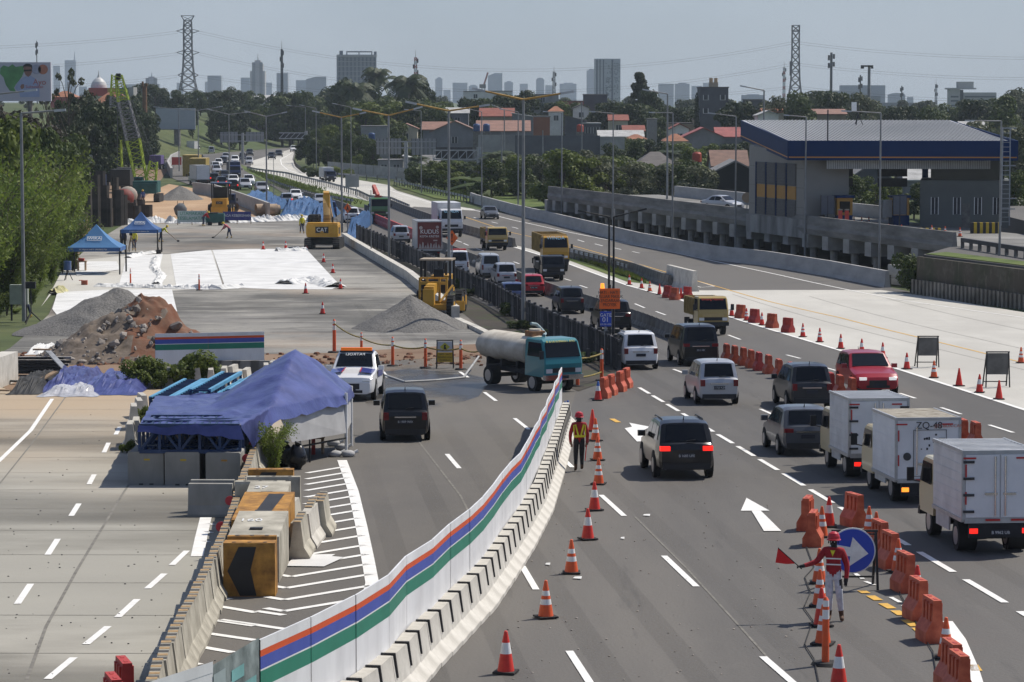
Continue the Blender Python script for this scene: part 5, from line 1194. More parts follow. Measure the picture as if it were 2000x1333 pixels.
cap = MB(); cap.box(-.06,13.4,-.7,.7,1.25,2.4); capm = cap.mesh('cap_beam', [m_capb]); pl = MB(); pl.cyl((0,0,-1.4),(0,0,1.25),.32,None,8); plm = pl.mesh('pile', [m_pile])
for i in range(24):
 y = 2.5 + i*5.05
 c = bpy.data.objects.new('cap_beam', capm); COL.objects.link(c); c.parent = via; c.location = (0,y,0)
 for x in (.75, 4.5, 8.5, 12.4):
  q = bpy.data.objects.new('pile', plm); COL.objects.link(q); q.parent = c; q.location = (x,0,0)
mb = MB(); mb.box(-.1,13,VL,VL+1.2,-1.2,2.4); mb.obj('abutment', [m_capb], via)
plat = [(33.2,214.5),(29.4,203),(34,188),(42,165),(55,150),(130,150),(130,330),(48,330),(46.5,217)]
mb = MB(); mb.prism(plat, -1.5, 2.9, 'z'); o = mb.obj('plaza_ground', [asphalt], kind='structure')
m_ret = layered('retaining_stone', (.075,.065,.05), [((.13,.12,.10), .5, .5, .7, (1,1,2), .8), ((.04,.05,.025), .3, .45, .65, (1,1,.6), .8), ((.18,.16,.13), 2.5, .58, .7, (1,1,.25), .6)], .95, .5, 3)
wp = [Vector((29.2,203.3,0)), Vector((33.8,187.8,0)), Vector((41.8,164.8,0)), Vector((54,149,0))]
wall('retaining_wall', [p+Vector((0,0,-.3)) for p in wp], 3.05, .5, m_ret, 'dark mossy stone retaining wall right of the viaduct end')
sp = thing('sheet_piles', 'row of pale vertical sheet piles at the foot of the retaining wall', 'sheet piles', wp[0])
mb = MB()
for p, h in walk([w+Vector((-.5,-.4,0)) for w in wp], .62): mb.box(-.1,.1,-.16,.16,-.3,1.15, 0, Matrix.Translation(p-wp[0]) @ Matrix.Rotation(h,4,'Z'))
mb.obj('pile_face', [M('sheet_pile', (.17,.155,.13), .9, var=.5, scale=.6)], sp, kind='stuff')
mb = MB(); mb.prism([(29.6,203.2),(34.2,188),(42.2,165),(44,166),(36,189.5),(31.4,205.5)], 2.905, 2.96, 'z'); mb.obj('plaza_grass', [grass_m], kind='structure')
def wguard(pts, label):
 t = thing('guard_rail', label, 'guard rail', pts[0]); o = pts[0]; r = MB()
 for a, b in zip(pts, pts[1:]):
  r.bar(a-o+Vector((0,0,.62)), b-o+Vector((0,0,.62)), .3)
 r.obj('rail', [m_dsteel], t); pm = MB(); pm.box(-.12,.12,-.12,.12,0,.75); me = pm.mesh('post', [m_dk])
 for p, h in walk(pts, 2.): q = bpy.data.objects.new('post', me); COL.objects.link(q); q.parent = t; q.location = p-o
wguard([Vector((33.6,212,2.9)), Vector((36,197,2.9)), Vector((40,184,2.9)), Vector((47,168,2.9))], 'dark guard rail along the plaza edge above the retaining wall')
m_cb = M('canopy_blue', (.005,.026,.095), .6, var=.08, scale=.6, spec=.15); m_or = M('canopy_orange', (.5,.22,.03), .5, var=0); m_rf = layered('canopy_roof', (.55,.56,.56), [((.46,.47,.48), .2, .45, .65, (1,1,1), .7)], .5)
m_rfd = M('roof_rib', (.27,.275,.28), .6, var=.1)
cz0, cz1 = 8.75, 10.45
FL_, FR, BL, BR = Vector((23.9,246,0)), Vector((43.3,244.5,0)), Vector((21.6,268,0)), Vector((41,267,0))
cn = thing('toll_canopy', 'wide blue edged metal canopy roof over the toll lanes', 'canopy', (0,0,0))
mb = MB(); rz = 1.6
def at(p, z): return (p.x, p.y, z)
mb.add([at(FL_,cz1-.25),at(FR,cz1-.25),at(BR,cz1+rz),at(BL,cz1+rz)], [(0,1,2,3)])
ro = mb.obj('roof', [m_rf], cn); mb = MB()
for i in range(1, 58):
 t = i/58; a, b = FL_.lerp(FR,t), BL.lerp(BR,t); a, b = Vector(at(a,cz1-.235)), Vector(at(b,cz1+rz+.015)); mb.bar(a, b, .09)
mb.obj('rib', [m_rfd], ro, kind='stuff')
def fascia(a, b, za, zb_, zc=None, n=.12):
 v = (b-a); v.z = 0; v.normalize(); w = Vector((v.y,-v.x,0))*n; mb = MB(); za2 = za if zc is None else zc[0]; zb2 = zb_ if zc is None else zc[1]
 def q(z0,z1,z2,z3,k,m,off):
  o = w*off; mb.add([at(a+o,z0),at(b+o,z2),at(b+o,z3),at(a+o,z1)], [(0,1,2,3)], m)
 h = zb_-za
 mb.add([at(a,za),at(b,za2),at(b,zb2),at(a,zb_),at(a+w,za),at(b+w,za2),at(b+w,zb2),at(a+w,zb_)], [(0,1,2,3),(7,6,5,4),(0,4,5,1),(3,2,6,7),(0,3,7,4),(1,5,6,2)], 0)
 q(za+.22,za+.32,za2+.22,za2+.32,0,1,1.04);
 return mb.obj('fascia', [m_cb, m_or], cn)
fascia(FL_, FR, cz0, cz1); fascia(BL, FL_, cz0+rz, cz1+rz, (cz0, cz1)); fascia(FR, BR, cz0, cz1, (cz0+rz, cz1+rz)); fascia(BR, BL, cz0+rz, cz1+rz)
mb = MB(); a, b = FL_.lerp(FR,.17)+Vector((0,.4,0)), FL_.lerp(FR,.9)+Vector((0,.4,0))
mb.box(a.x, b.x, a.y, a.y+.1, cz0-.75, cz0+.05); pa = mb.obj('valance', [M('valance_grey', (.16,.165,.16), .6, var=.1)], cn); mb = MB()
for i in range(90):
 x = lerp(a.x,b.x,i/90); mb.box(x, x+.09, a.y-.05, a.y-.004, cz0-.75, cz0)
mb.obj('slat', [M('slat_pale', (.42,.42,.40), .6, var=.1)], pa, kind='stuff')
mb = MB(); mb.add([at(FL_,cz0+.1),at(FR,cz0+.1),at(BR,cz0+rz+.1),at(BL,cz0+rz+.1)], [(3,2,1,0)]); mb.obj('soffit', [M('soffit', (.10,.10,.10), .8, var=.1)], cn)
for x, y in ((26.2,250),(38,262)): small(cn, 'column', [(x-.25,x+.25,y-.25,y+.25,2.9,cz0+.2)], m_cb)
mast = MB(); mast.cyl((27.3,246.6,cz1-.3),(27.3,246.6,13.1),.06,None,6); o = mast.obj('roof_mast', [m_dsteel]); tag(o, 'thin dark mast standing on the front of the canopy roof', 'mast')
t = thing('roof_dish', 'small tripod mast with a white box on the canopy ridge', 'antenna', (31.9,263,11.75)); mb = MB()
for a in range(3): mb.bar((0,0,.9),(.5*math.cos(a*2.1),.5*math.sin(a*2.1),-.2),.07)
mb.cyl((0,0,.5),(0,0,1.9),.05,None,6); mb.obj('tripod', [m_dsteel], t); small(t, 'white_box', [(-.6,-.15,-.1,.1,1.2,2.0)], m_white)
of = thing('toll_office', 'grey clad toll office with louvres and orange panels under the canopy', 'building', (21.6,259.5,0), math.atan2(-(25.3-21.6), (246.8-259.5)))
ol_ = math.hypot(3.7,12.7); m_cl = M('cladding', (.22,.215,.20), .5, var=.06, scale=.4); m_lv = M('louvre', (.10,.10,.10), .6, var=.3, scale=8); m_opan = M('orange_panel', (.40,.20,.03), .5, var=.08)
mb = MB(); mb.prism([(0,2.5),(ol_,2.5),(ol_,9.0),(0,9.9)], -4.2, 0, 'x');
of2 = mb.obj('wall', [m_cl], of)
for o in of.children: o.location = (0,0,0)
side = 1
ex = Matrix.Rotation(of.rotation_euler.z, 4, 'Z') @ Vector((1,0,0))
if ex.x > 0:
 side = -1; of2.location = (4.2,0,0)
fx = lambda d: (d*side if side > 0 else -d)
for i in range(4):
 u = 2.1+i*2.45
 for (z0,z1,m,n_) in ((3.7,5.2,m_lv,'louvre'),(5.25,6.4,m_opan,'orange_panel'),(6.45,8.4,m_lv,'louvre')):
  mb = MB(); a, b = sorted((fx(.0), fx(.06))); mb.box(a,b,u,u+2.0,z0,z1);
  if n_ == 'louvre':
   k = z0+.12
   while k < z1: a, b = sorted((fx(.06), fx(.12))); mb.box(a,b,u+.05,u+1.95,k,k+.09); k += .24
  mb.obj(n_, [m], of)
 a, b = sorted((fx(.0), fx(.14))); small(of, 'blue_mullion', [(a,b,u-.2,u-.06,3.7,8.4)], m_cb)
a, b = sorted((fx(.02), fx(.2))); small(of, 'plinth', [(a,b,-.2,ol_+.2,2.0,3.6)], M('plinth_stained', (.24,.235,.22), .9, var=.5, scale=.6, stretch=(1,1,.25)))
for k in range(3): a, b = sorted((fx(.0),fx(.02))); small(of, 'cladding_joint', [(a,b,.1,ol_-.1,4.6+k*1.7,4.63+k*1.7)], m_dk)
cr = thing('control_room', 'long grey toll control room with a dark glazed upper floor', 'building', (35.4,247,2.9), -.16)
m_cr = M('room_wall_shaded', (.12,.13,.122), .8, var=.1, scale=.5); mb = MB(); mb.box(0,7.6,0,9,0,4.1); mb.obj('wall', [m_cr], cr); small(cr, 'upper_floor', [(.9,7.2,.6,8.5,4.1,5.9)], M('upper_glass', (.012,.018,.014), .15, var=.3, scale=.6))  # wall colour darkened to carry the shade under the canopy
for i, x in enumerate((1.0,2.9,4.7,6.3)):
 w = small(cr, 'window', [(x,x+.55,-.05,.02,1.2,2.6)], m_dsteel); small(w, 'frame', [(x-.06,x,-.07,0,1.14,2.66),(x+.55,x+.61,-.07,0,1.14,2.66),(x+.25,x+.3,-.07,-.05,1.2,2.6)], m_white)
small(cr, 'door', [(3.6,4.3,-.05,.02,0,2.1)], m_dk); small(cr, 'downpipe', [(6.95,7.05,-.1,0,0,4.1)], m_dk)
ld = thing('roof_ladder', 'tall steel cage ladder climbing from the control room to the canopy', 'ladder', (42.3,243.9,0)); mb = MB()
for x in (-.35,.35): mb.bar((x,0,3.2),(x*.9,0,11.6),.09)
mb.obj('rail', [m_steel], ld);
for k in range(20): small(ld, 'rung', [(-.33,.33,-.04,.04,3.5+k*.4,3.55+k*.4)], m_steel)
for z in (11.5,8.3,5.5,4.6): small(ld, 'hoop', [(-.55,.75,-.5,-.42,z,z+.09),(-.55,-.46,-.42,.0,z,z+.09)], m_steel)
m_bth = M('booth_wall', (.30,.30,.29), .6, var=.1)
def booth(x, y, rz, label):
 t = thing('toll_booth', label, 'toll booth', (x,y,2.9), rz); small(t, 'island', [(-.9,.9,-5,1.6,0,.22)], m_dk)
 small(t, 'booth_base', [(-.7,.7,-.9,.9,.22,1.1)], m_cb); small(t, 'booth_body', [(-.68,.68,-.88,.88,1.1,2.6)], m_opan); small(t, 'booth_window', [(-.45,.45,-.92,-.86,1.35,2.3)], m_glass); small(t, 'booth_roof', [(-.8,.8,-1.0,1.0,2.6,2.8)], m_cb)
 small(t, 'side_panel', [(-1.5,-.72,-.4,.4,.9,2.4)], m_bth)
booth(33.6,247,.1,'orange and blue toll booth beside the control room'); booth(28.7,247,.1,'dark toll booth nearest the louvred office')
for i, (px, Y, lab) in enumerate(((1616,246,'left'),(1757,245,'right'))):
 x = XY(px, Y); t = thing('lane_board', f'dark double sided board on a post between the toll lanes, {lab} one', 'sign', (x,Y,2.9)); small(t, 'post', [(-.06,.06,-.06,.06,0,2.0)], m_dsteel); small(t, 'board', [(-.55,.55,-.1,.1,1.2,2.8)], M('board_back', (.10,.11,.13), .6, var=.1)); small(t, 'board_frame', [(-.6,-.55,-.12,.12,1.15,2.85),(.55,.6,-.12,.12,1.15,2.85),(-.03,.03,-.13,-.1,1.2,2.8)], m_dsteel)
for i, px in enumerate((1636,1742)):
 x = XY(px, 250); t = thing('lane_display', f'pair of black hanging display boards under the canopy, {["left","right"][i]} lane', 'display', (x,250,7.0));
 for z in (.25,-.65): small(t, 'display_board', [(-1.3,1.3,-.1,.1,z,z+.75)], m_blk)
 small(t, 'hanger', [(-1,-.95,-.02,.02,1,1.9),(.95,1,-.02,.02,1,1.9)], m_dsteel)
for i, (px, col) in enumerate(((1641,m_watr),(1654,m_watr))):
 t = thing('bollard', f'thick red post at the head of the toll island, {["left","right"][i]} one', 'bollard', (XY(px,240),240,2.9)); small(t, 'post', [(-.16,.16,-.16,.16,0,1.75)], col); small(t, 'cap', [(-.18,.18,-.18,.18,1.75,1.85)], m_dk)
t = thing('round_sign', 'round sign seen from behind between the toll lanes', 'sign', (XY(1647,252),252,2.9)); mb = MB(); mb.cyl((0,-.03,3.2),(0,.03,3.2),.55,None,16); mb.obj('disc', [M('sign_back', (.24,.24,.23), .6, var=.1)], t); small(t, 'post', [(-.05,.05,.03,.1,0,3.2)], m_steel)
t = thing('round_sign', 'round tan sign back left of the louvred office on the viaduct', 'sign', (XY(1459,268),268,2.9)); mb = MB(); mb.cyl((0,-.03,1.9),(0,.03,1.9),.5,None,16); mb.obj('disc', [M('sign_tan', (.30,.24,.18), .6, var=.1)], t); small(t, 'post', [(-.05,.05,.03,.1,0,1.9)], m_steel)
m_chk = M('kerb_yellow', (.5,.34,.03), .7, var=.1)
for i, (px, py, L_) in enumerate(((1808,447,5),(1700,437,7),(1925,452,5))):
 Y = 238 if i < 2 else 236; t = thing('striped_kerb', f'yellow and black striped kerb block on the plaza, {["middle","left","right"][i]} one', 'kerb', (XY(px,Y),Y,2.9)); mb = MB()
 for k in range(L_*2): mb.box(-L_/4+k*.25+.002,-L_/4+k*.25+.25,-.2,.2,0,.35 if i < 2 else .9, k % 2)
 mb.obj('kerb_block', [m_blk, m_chk], t)
for i, (px, Y) in enumerate(((1585,250),(1597,249.5),(1668,252),(1683,251.5),(1697,251),(1710,238),(1736,236),(1761,234.5),(1820,234),(1846,232),(1875,230))):
 cone(0, 0, ('o',2), f'small orange cone on the toll plaza, {nth(i+1)} from the left', 'cones on the toll plaza', pos=Vector((XY(px,Y),Y,2.9)))
sh = thing('blue_shelter', 'blue roofed small shelter at the right edge of the plaza', 'shelter', (47,235,2.9)); small(sh, 'roof', [(-3.2,6,-2,3,3.0,3.18)], carpaint('shelter_blue', (.06,.18,.42))); small(sh, 'post', [(-3,-2.9,-1.9,-1.8,0,3)], m_steel); small(sh, 'cabinet', [(-2,2,.5,1.5,0,1.6)], M('cabinet_green', (.03,.08,.06), .6)); small(sh, 'white_cabinet', [(-2.6,-2.2,-1,-.6,0,1.8)], m_white)
# houses
m_win = M('house_window', (.05,.055,.06), .2, var=.2); m_wf = M('window_frame', (.55,.55,.53), .6, var=0)
WC = dict(grey=(.17,.175,.185), dgrey=(.085,.09,.10), cream=(.40,.36,.28), white=(.58,.57,.54), tan=(.33,.27,.19), brick=(.24,.105,.06), black=(.018,.018,.02), lgrey=(.27,.27,.26), green=(.25,.38,.20), pink=(.36,.12,.11))
RC = dict(brown=(.17,.10,.075), red=(.20,.06,.04), orange=(.25,.10,.05), dark=(.10,.09,.085), metal=(.36,.36,.35), pink=(.26,.075,.07), grey=(.19,.185,.18), rust=(.22,.12,.09))
def hm(k, d, pre): return M(pre+k, d[k], .85, var=.18, scale=.35, col2=tuple(min(1,x*1.25) for x in d[k]), detail=8)
def rm(k):
 return M('roof_'+k, RC[k], .75, var=.25, scale=1.2, col2=tuple(min(1,x*1.35) for x in RC[k]), detail=8, stretch=(.5,.5,3))
def house(x0, x1, ye, yr, Y, wc, rc, kind, label, dep=9, win=2, name='house', zb=None, over=.35):
 s = sc_at(Y); cx = ((x0+x1)/2-1000)/s; W_ = (x1-x0)/s; ze = P(1000,ye,Y).z; zr = P(1000,yr,Y).z; b = terr(cx,Y)-.5 if zb is None else zb
 t = thing(name, label, 'house' if name == 'house' else 'building', (cx,Y,b)); he, hr = max(1.5, ze-b), max(2., zr-b); wm = hm(wc, WC, 'wall_'); rmm = rm(rc); o = over
 mb = MB()
 if kind == 'gable':      # gable end to the viewer
  mb.prism([(-W_/2,0),(W_/2,0),(W_/2,he),(0,hr-.05),(-W_/2,he)], 0, dep, 'y'); mb.obj('wall', [wm], t); mb = MB(); k = (hr-he)/(W_/2)
  mb.prism([(-W_/2-o,he-o*k),(0,hr),(W_/2+o,he-o*k),(W_/2+o,he-o*k+.18),(0,hr+.2),(-W_/2-o,he-o*k+.18)], -.4, dep+.4, 'y'); mb.obj('roof', [rmm], t)
 elif kind == 'ridge':    # ridge across the view, near slope seen
  mb.prism([(0,0),(dep,0),(dep,he),(dep/2,hr-.05),(0,he)], -W_/2, W_/2, 'x'); mb.obj('wall', [wm], t); mb = MB(); k = (hr-he)/(dep/2)
  mb.prism([(-o,he-o*k),(dep/2,hr),(dep+o,he-o*k),(dep+o,he-o*k+.18),(dep/2,hr+.2),(-o,he-o*k+.18)], -W_/2-.3, W_/2+.3, 'x'); mb.obj('roof', [rmm], t)
 elif kind == 'hip':
  mb.box(-W_/2,W_/2,0,dep,0,he); mb.obj('wall', [wm], t); mb = MB(); q = min(W_,dep)*.4
  v = [(-W_/2-o,-o,he),(W_/2+o,-o,he),(W_/2+o,dep+o,he),(-W_/2-o,dep+o,he),(-W_/2+q,dep/2,hr),(W_/2-q,dep/2,hr)]; mb.add(v, [(0,1,5,4),(1,2,5),(2,3,4,5),(3,0,4),(3,2,1,0)]); mb.obj('roof', [rmm], t)
 elif kind == 'shed':
  mb.prism([(-W_/2,0),(W_/2,0),(W_/2,he),(-W_/2,hr)], 0, dep, 'y'); mb.obj('wall', [wm], t); mb = MB(); mb.prism([(-W_/2-.3,hr+.02),(W_/2+.3,he-.02),(W_/2+.3,he+.16),(-W_/2-.3,hr+.2)], -.4, dep+.4, 'y'); mb.obj('roof', [rmm], t)
 else:
  mb.box(-W_/2,W_/2,0,dep,0,he-.25); mb.obj('wall', [wm], t); mb = MB(); mb.box(-W_/2-.15,W_/2+.15,-.15,dep+.15,he-.25,he); mb.obj('roof', [rmm], t)
 for i in range(win):
  x = -W_/2+W_*(i+.5)/win; z = he-2.2; w = small(t, 'window', [(x-.55,x+.55,-.05,.03,z,z+1.2)], m_win); small(w, 'frame', [(x-.62,x-.55,-.08,.02,z-.06,z+1.26),(x+.55,x+.62,-.08,.02,z-.06,z+1.26),(x-.04,x+.04,-.08,-.05,z,z+1.2)], m_wf)
 return t
HS = [(705,757,246,240,600,'lgrey','grey','flat','pale grey flat building left of the brown roofed houses',8,0),(842,934,258,238,560,'grey','brown','gable','grey gable ended house with brown tiled roof beside the tall lamp',14,1),
 (932,1034,257,238,568,'grey','rust','ridge','long brown roofed house behind the long grey wall',16,0),(938,1003,228,213,650,'tan','red','ridge','house with a bright red tiled roof above the brown one',12,2),(826,880,254,240,590,'grey','rust','ridge','low wing with reddish roof left of the gable ended house',9,0),
 (1000,1060,232,222,640,'grey','metal','shed','grey house with a light metal roof beside the orange brick house',8,1),(1042,1074,227,224,600,'brick','grey','flat','raw orange brick house with a flat top',7,0),(1029,1091,184,181,770,'lgrey','grey','flat','tall beige grey block with flat roof on the skyline, left of the red wall',9,1),
 (1096,1140,197,195,740,'pink','rust','flat','long red brick wall house under the skyline',8,0),(1140,1186,184,181,750,'dgrey','grey','flat','dark block with a pale concrete parapet under the white tower',8,0),(1104,1145,238,227,600,'dgrey','dark','shed','dark grey house with a sloping roof and pale windows',9,0),(1140,1173,240,238,598,'dgrey','metal','flat','dark grey flat annex with two pale windows',8,2),
 (1170,1256,268,257,560,'lgrey','metal','ridge','house with a wide pale corrugated roof and white wall',10,3),(1218,1258,257,247,600,'lgrey','red','ridge','small house with a red roof and white gable',8,0),(1236,1330,330,298,432,'dgrey','dark','hip','house with large dark tiled hip roof behind the speckled trees',12,0),
 (1336,1412,268,251,560,'grey','pink','gable','grey gable house beside the long pink roof',10,0),(1400,1450,268,251,566,'grey','pink','ridge','house with a long pink red roof left of the canopy',10,0),(1298,1342,276,262,548,'cream','orange','hip','small orange roofed house among garden trees',8,0),(1265,1283,232,230,655,'lgrey','grey','flat','small white cube house by the round tree',6,0),
 (1305,1353,240,236,650,'tan','dark','flat','brown flat house left of centre below the dark cube',8,0),(1356,1388,232,228,645,'tan','dark','flat','small brown flat house below the dark cube building',8,0),(1424,1482,216,206,620,'tan','metal','gable','tan house with a shiny metal roof by the canopy',10,1),(1456,1488,194,191,640,'dgrey','grey','flat','dark flat block just right of the dark cube',8,0),
 (1392,1460,325,297,420,'lgrey','brown','ridge','tiled roof house with white gable behind the black building',9,0),(1398,1474,335,316,362,'black','grey','gable','black gable ended shed left of the toll office',9,0),(1555,1622,345,322,420,'tan','brown','ridge','tiled house seen under the left part of the canopy',9,2),(1655,1745,352,322,400,'dgrey','grey','gable','dark gable house with long sloped roof seen under the canopy',14,0),
 (1768,1832,352,325,395,'grey','metal','ridge','house with a pale sloped roof beside the control room',9,1),(1584,1652,224,215,620,'tan','rust','ridge','house with a rusty brown roof above the canopy ridge',10,0),(488,536,198,187,1060,'white','metal','ridge','far white house with a glittering pale roof on the left skyline',14,0),(738,786,312,302,545,'lgrey','grey','flat','low grey house behind the back of the double sign',7,2),(788,838,318,306,540,'lgrey','metal','shed','low shed with a striped metal roof behind the fence wall',8,1),(826,862,325,303,530,'grey','grey','ridge','small tiled house right of the double sign',8,0),
 (905,1000,178,175,850,'white','grey','flat','far low white building between trees under the skyline',10,2),(1880,1925,255,240,470,'lgrey','metal','ridge','small house with a pale roof right of the canopy corner',8,1),(1490,1530,220,214,600,'cream','orange','ridge','cream house with orange roof edge above the canopy left end',8,1),(1190,1226,236,226,640,'cream','red','ridge','cream house with red roof left of the white cube house',8,1),(1072,1100,218,208,690,'white','orange','hip','small white house with an orange roof behind the red tank',8,1),(872,915,222,212,660,'grey','metal','ridge','grey house with pale roof above the gable ended house',9,1),(770,815,252,243,610,'cream','rust','gable','cream gable house with rusty roof behind the blue water tank',8,1),(1310,1345,252,243,590,'white','red','gable','white gable house with red roof below the brown flat house',8,1),(1225,1262,272,263,540,'tan','orange','hip','tan house with orange hipped roof by the pale corrugated roof',8,1),(955,990,206,197,720,'lgrey','red','gable','far grey gable house with red roof on the hill',8,1),(1480,1520,226,218,560,'white','metal','gable','white gable house just above the canopy left corner',8,1),(1120,1150,212,205,700,'white','dark','gable','white gable house with dark roof beside the red brick wall',8,1)]
for h in HS: house(*h[:9], dep=h[9], win=h[10])
cube = house(1367,1422,170,170,640,'dgrey','dark','flat','dark grey three storey cube building with two tanks on its roof',10,0,'building')
hh = P(1000,170,640).z-cube.location.z
for i, x in enumerate((-1.9,1.9)):
 for z in (hh-2.9, hh-5.9):
  w = small(cube, 'window', [(x-.45,x+.45,-.06,.02,z,z+1.0)], m_win); small(w, 'frame', [(x-.62,x-.45,-.1,.02,z-.08,z+1.08),(x+.45,x+.62,-.1,.02,z-.08,z+1.08),(x-.62,x+.62,-.1,.0,z-.08,z-.0)], m_wf)
small(cube, 'tank_stand', [(-1.0,1.0,2,4,hh,hh+1.0)], hm('tan', WC, 'wall_'))
for i, x in enumerate((-.55,.55)):
 mb = MB(); mb.cyl((x,3,hh+1.0),(x,3,hh+2.0),.42,None,12); mb.obj('water_tank', [M('tank_tan', (.42,.30,.18), .6, var=.1)], cube)
m_tb = carpaint('tank_blue', (.03,.07,.18)); m_to = M('tank_red', (.38,.05,.025), .5, var=.1)
for i, (px, py, Y, m, lab) in enumerate(((931,257,555,m_tb,'dark blue water tank on the grey roof, left of two'),(950,257,554,m_tb,'dark blue water tank on the grey roof, right of two'),(1133,258,560,m_to,'red round water tank on a roof by the grey wall'),(1361,317,420,m_to,'red water tank among the trees behind the viaduct'),(726,274,580,m_tb,'blue water tank left of the double sign'))):
 p = P(px, py, Y); t = thing('water_tank', lab, 'water tank', p); mb = MB(); mb.lathe([(.62,0),(.68,.1),(.68,1.2),(.5,1.45),(.15,1.5)], 12); mb.obj('tank_body', [m], t); mb = MB(); mb.box(-.7,.7,-.7,.7,-5,0); mb.obj('stand', [m_dk], t)
def rwall(x0, x1, yt, Y, yb, mat, label, dep=.4, name='wall'):
 p, q = P(x0, yt, Y), P(x1, yt, Y); mb = MB(); zb = terr((p.x+q.x)/2, Y)-.3; mb.box(p.x,q.x,Y,Y+dep,zb,p.z); o = mb.obj(name, [mat]); tag(o, label, 'wall'); return o
rwall(934,1006,264,532,300,hm('lgrey',WC,'wall_'),'tall pale grey perimeter wall below the brown roof'); rwall(1006,1172,265,530,300,hm('dgrey',WC,'wall_'),'long dark grey perimeter wall behind the shrub trees')
rwall(1175,1220,270,520,320,hm('lgrey',WC,'wall_'),'pale weathered wall standing below the corrugated roof')
fwl = thing('panel_fence', 'long pale concrete panel fence behind the far guard rail', 'fence', (0,0,0))
pts = dense([(640,338),(700,344),(760,350),(830,357),(905,362)], 4)
for i, (a, b) in enumerate(zip(pts, pts[1:])):
 mb = MB(); mb.add([(a.x,a.y,a.z),(b.x-.06,b.y,b.z),(b.x-.06,b.y,b.z+2.2),(a.x,a.y,a.z+2.2),(a.x,a.y+.1,a.z),(b.x-.06,b.y+.1,b.z),(b.x-.06,b.y+.1,b.z+2.2),(a.x,a.y+.1,a.z+2.2)], [(0,1,2,3),(7,6,5,4),(3,2,6,7),(0,3,7,4),(1,5,6,2)]); mb.obj('panel', [m_wallc], fwl)
ms = thing('domed_building', 'building with a white dome and a red, yellow and green band on the left', 'building', P(212,190,900)); s = sc_at(900); b = terr(ms.location.x, 900); ms.location.z = b
zt_ = P(0,172,900).z-b; hw_ = 39/s
for i, (x0, x1, c) in enumerate(((-1,-.05,(.36,.05,.035)),(-.05,.35,(.40,.24,.04)),(.35,1.,(.06,.16,.05)))): small(ms, 'coloured_band', [(hw_*x0,hw_*x1,-.2,10,zt_-2.6,zt_)], M('band%d' % i, c, .7))
small(ms, 'wall', [(-hw_,hw_,0,10,0,zt_-2.6)], hm('cream',WC,'wall_')); small(ms, 'end_wall', [(hw_,hw_*1.25,-.1,9,0,zt_+.2)], hm('lgrey',WC,'wall_'))
mb = MB(); mb.lathe([(2.6,0),(2.5,.9),(2.1,1.9),(1.3,2.8),(.5,3.3),(.2,4.3),(.05,5.6)], 16, c=(-3.6,4,zt_)); mb.obj('dome', [M('dome_white', (.50,.50,.49), .5, var=.1)], ms)
house(180,258,204,181,820,'cream','orange','hip','building with wide orange tiled roof before the dome',10,0); house(100,146,190,178,700,'pink','orange','hip','orange roof behind the corner of the large billboard',9,0)
so_ = thing('site_office', 'stacked grey site cabins with a white stair behind the bamboo', 'cabin', P(160,340,440)); so_.location.z = 0
s = sc_at(440); z0 = 0
for i, z in enumerate((.2,2.9)):
 c = small(so_, 'cabin', [(-2.2,1.2,0,6,z,z+2.6)], hm('lgrey',WC,'wall_')); small(c, 'window', [(-1.5,-.6,-.04,.02,z+1.0,z+1.9)], m_win)
small(so_, 'roof', [(-2.4,1.6,-.6,6.2,5.5,5.65)], m_white); small(so_, 'stair_tower', [(1.2,1.7,-.5,.4,0,5.5)], m_wf); small(so_, 'blue_cabinet', [(2.4,3.6,0,1.2,0,2.6)], m_tb)
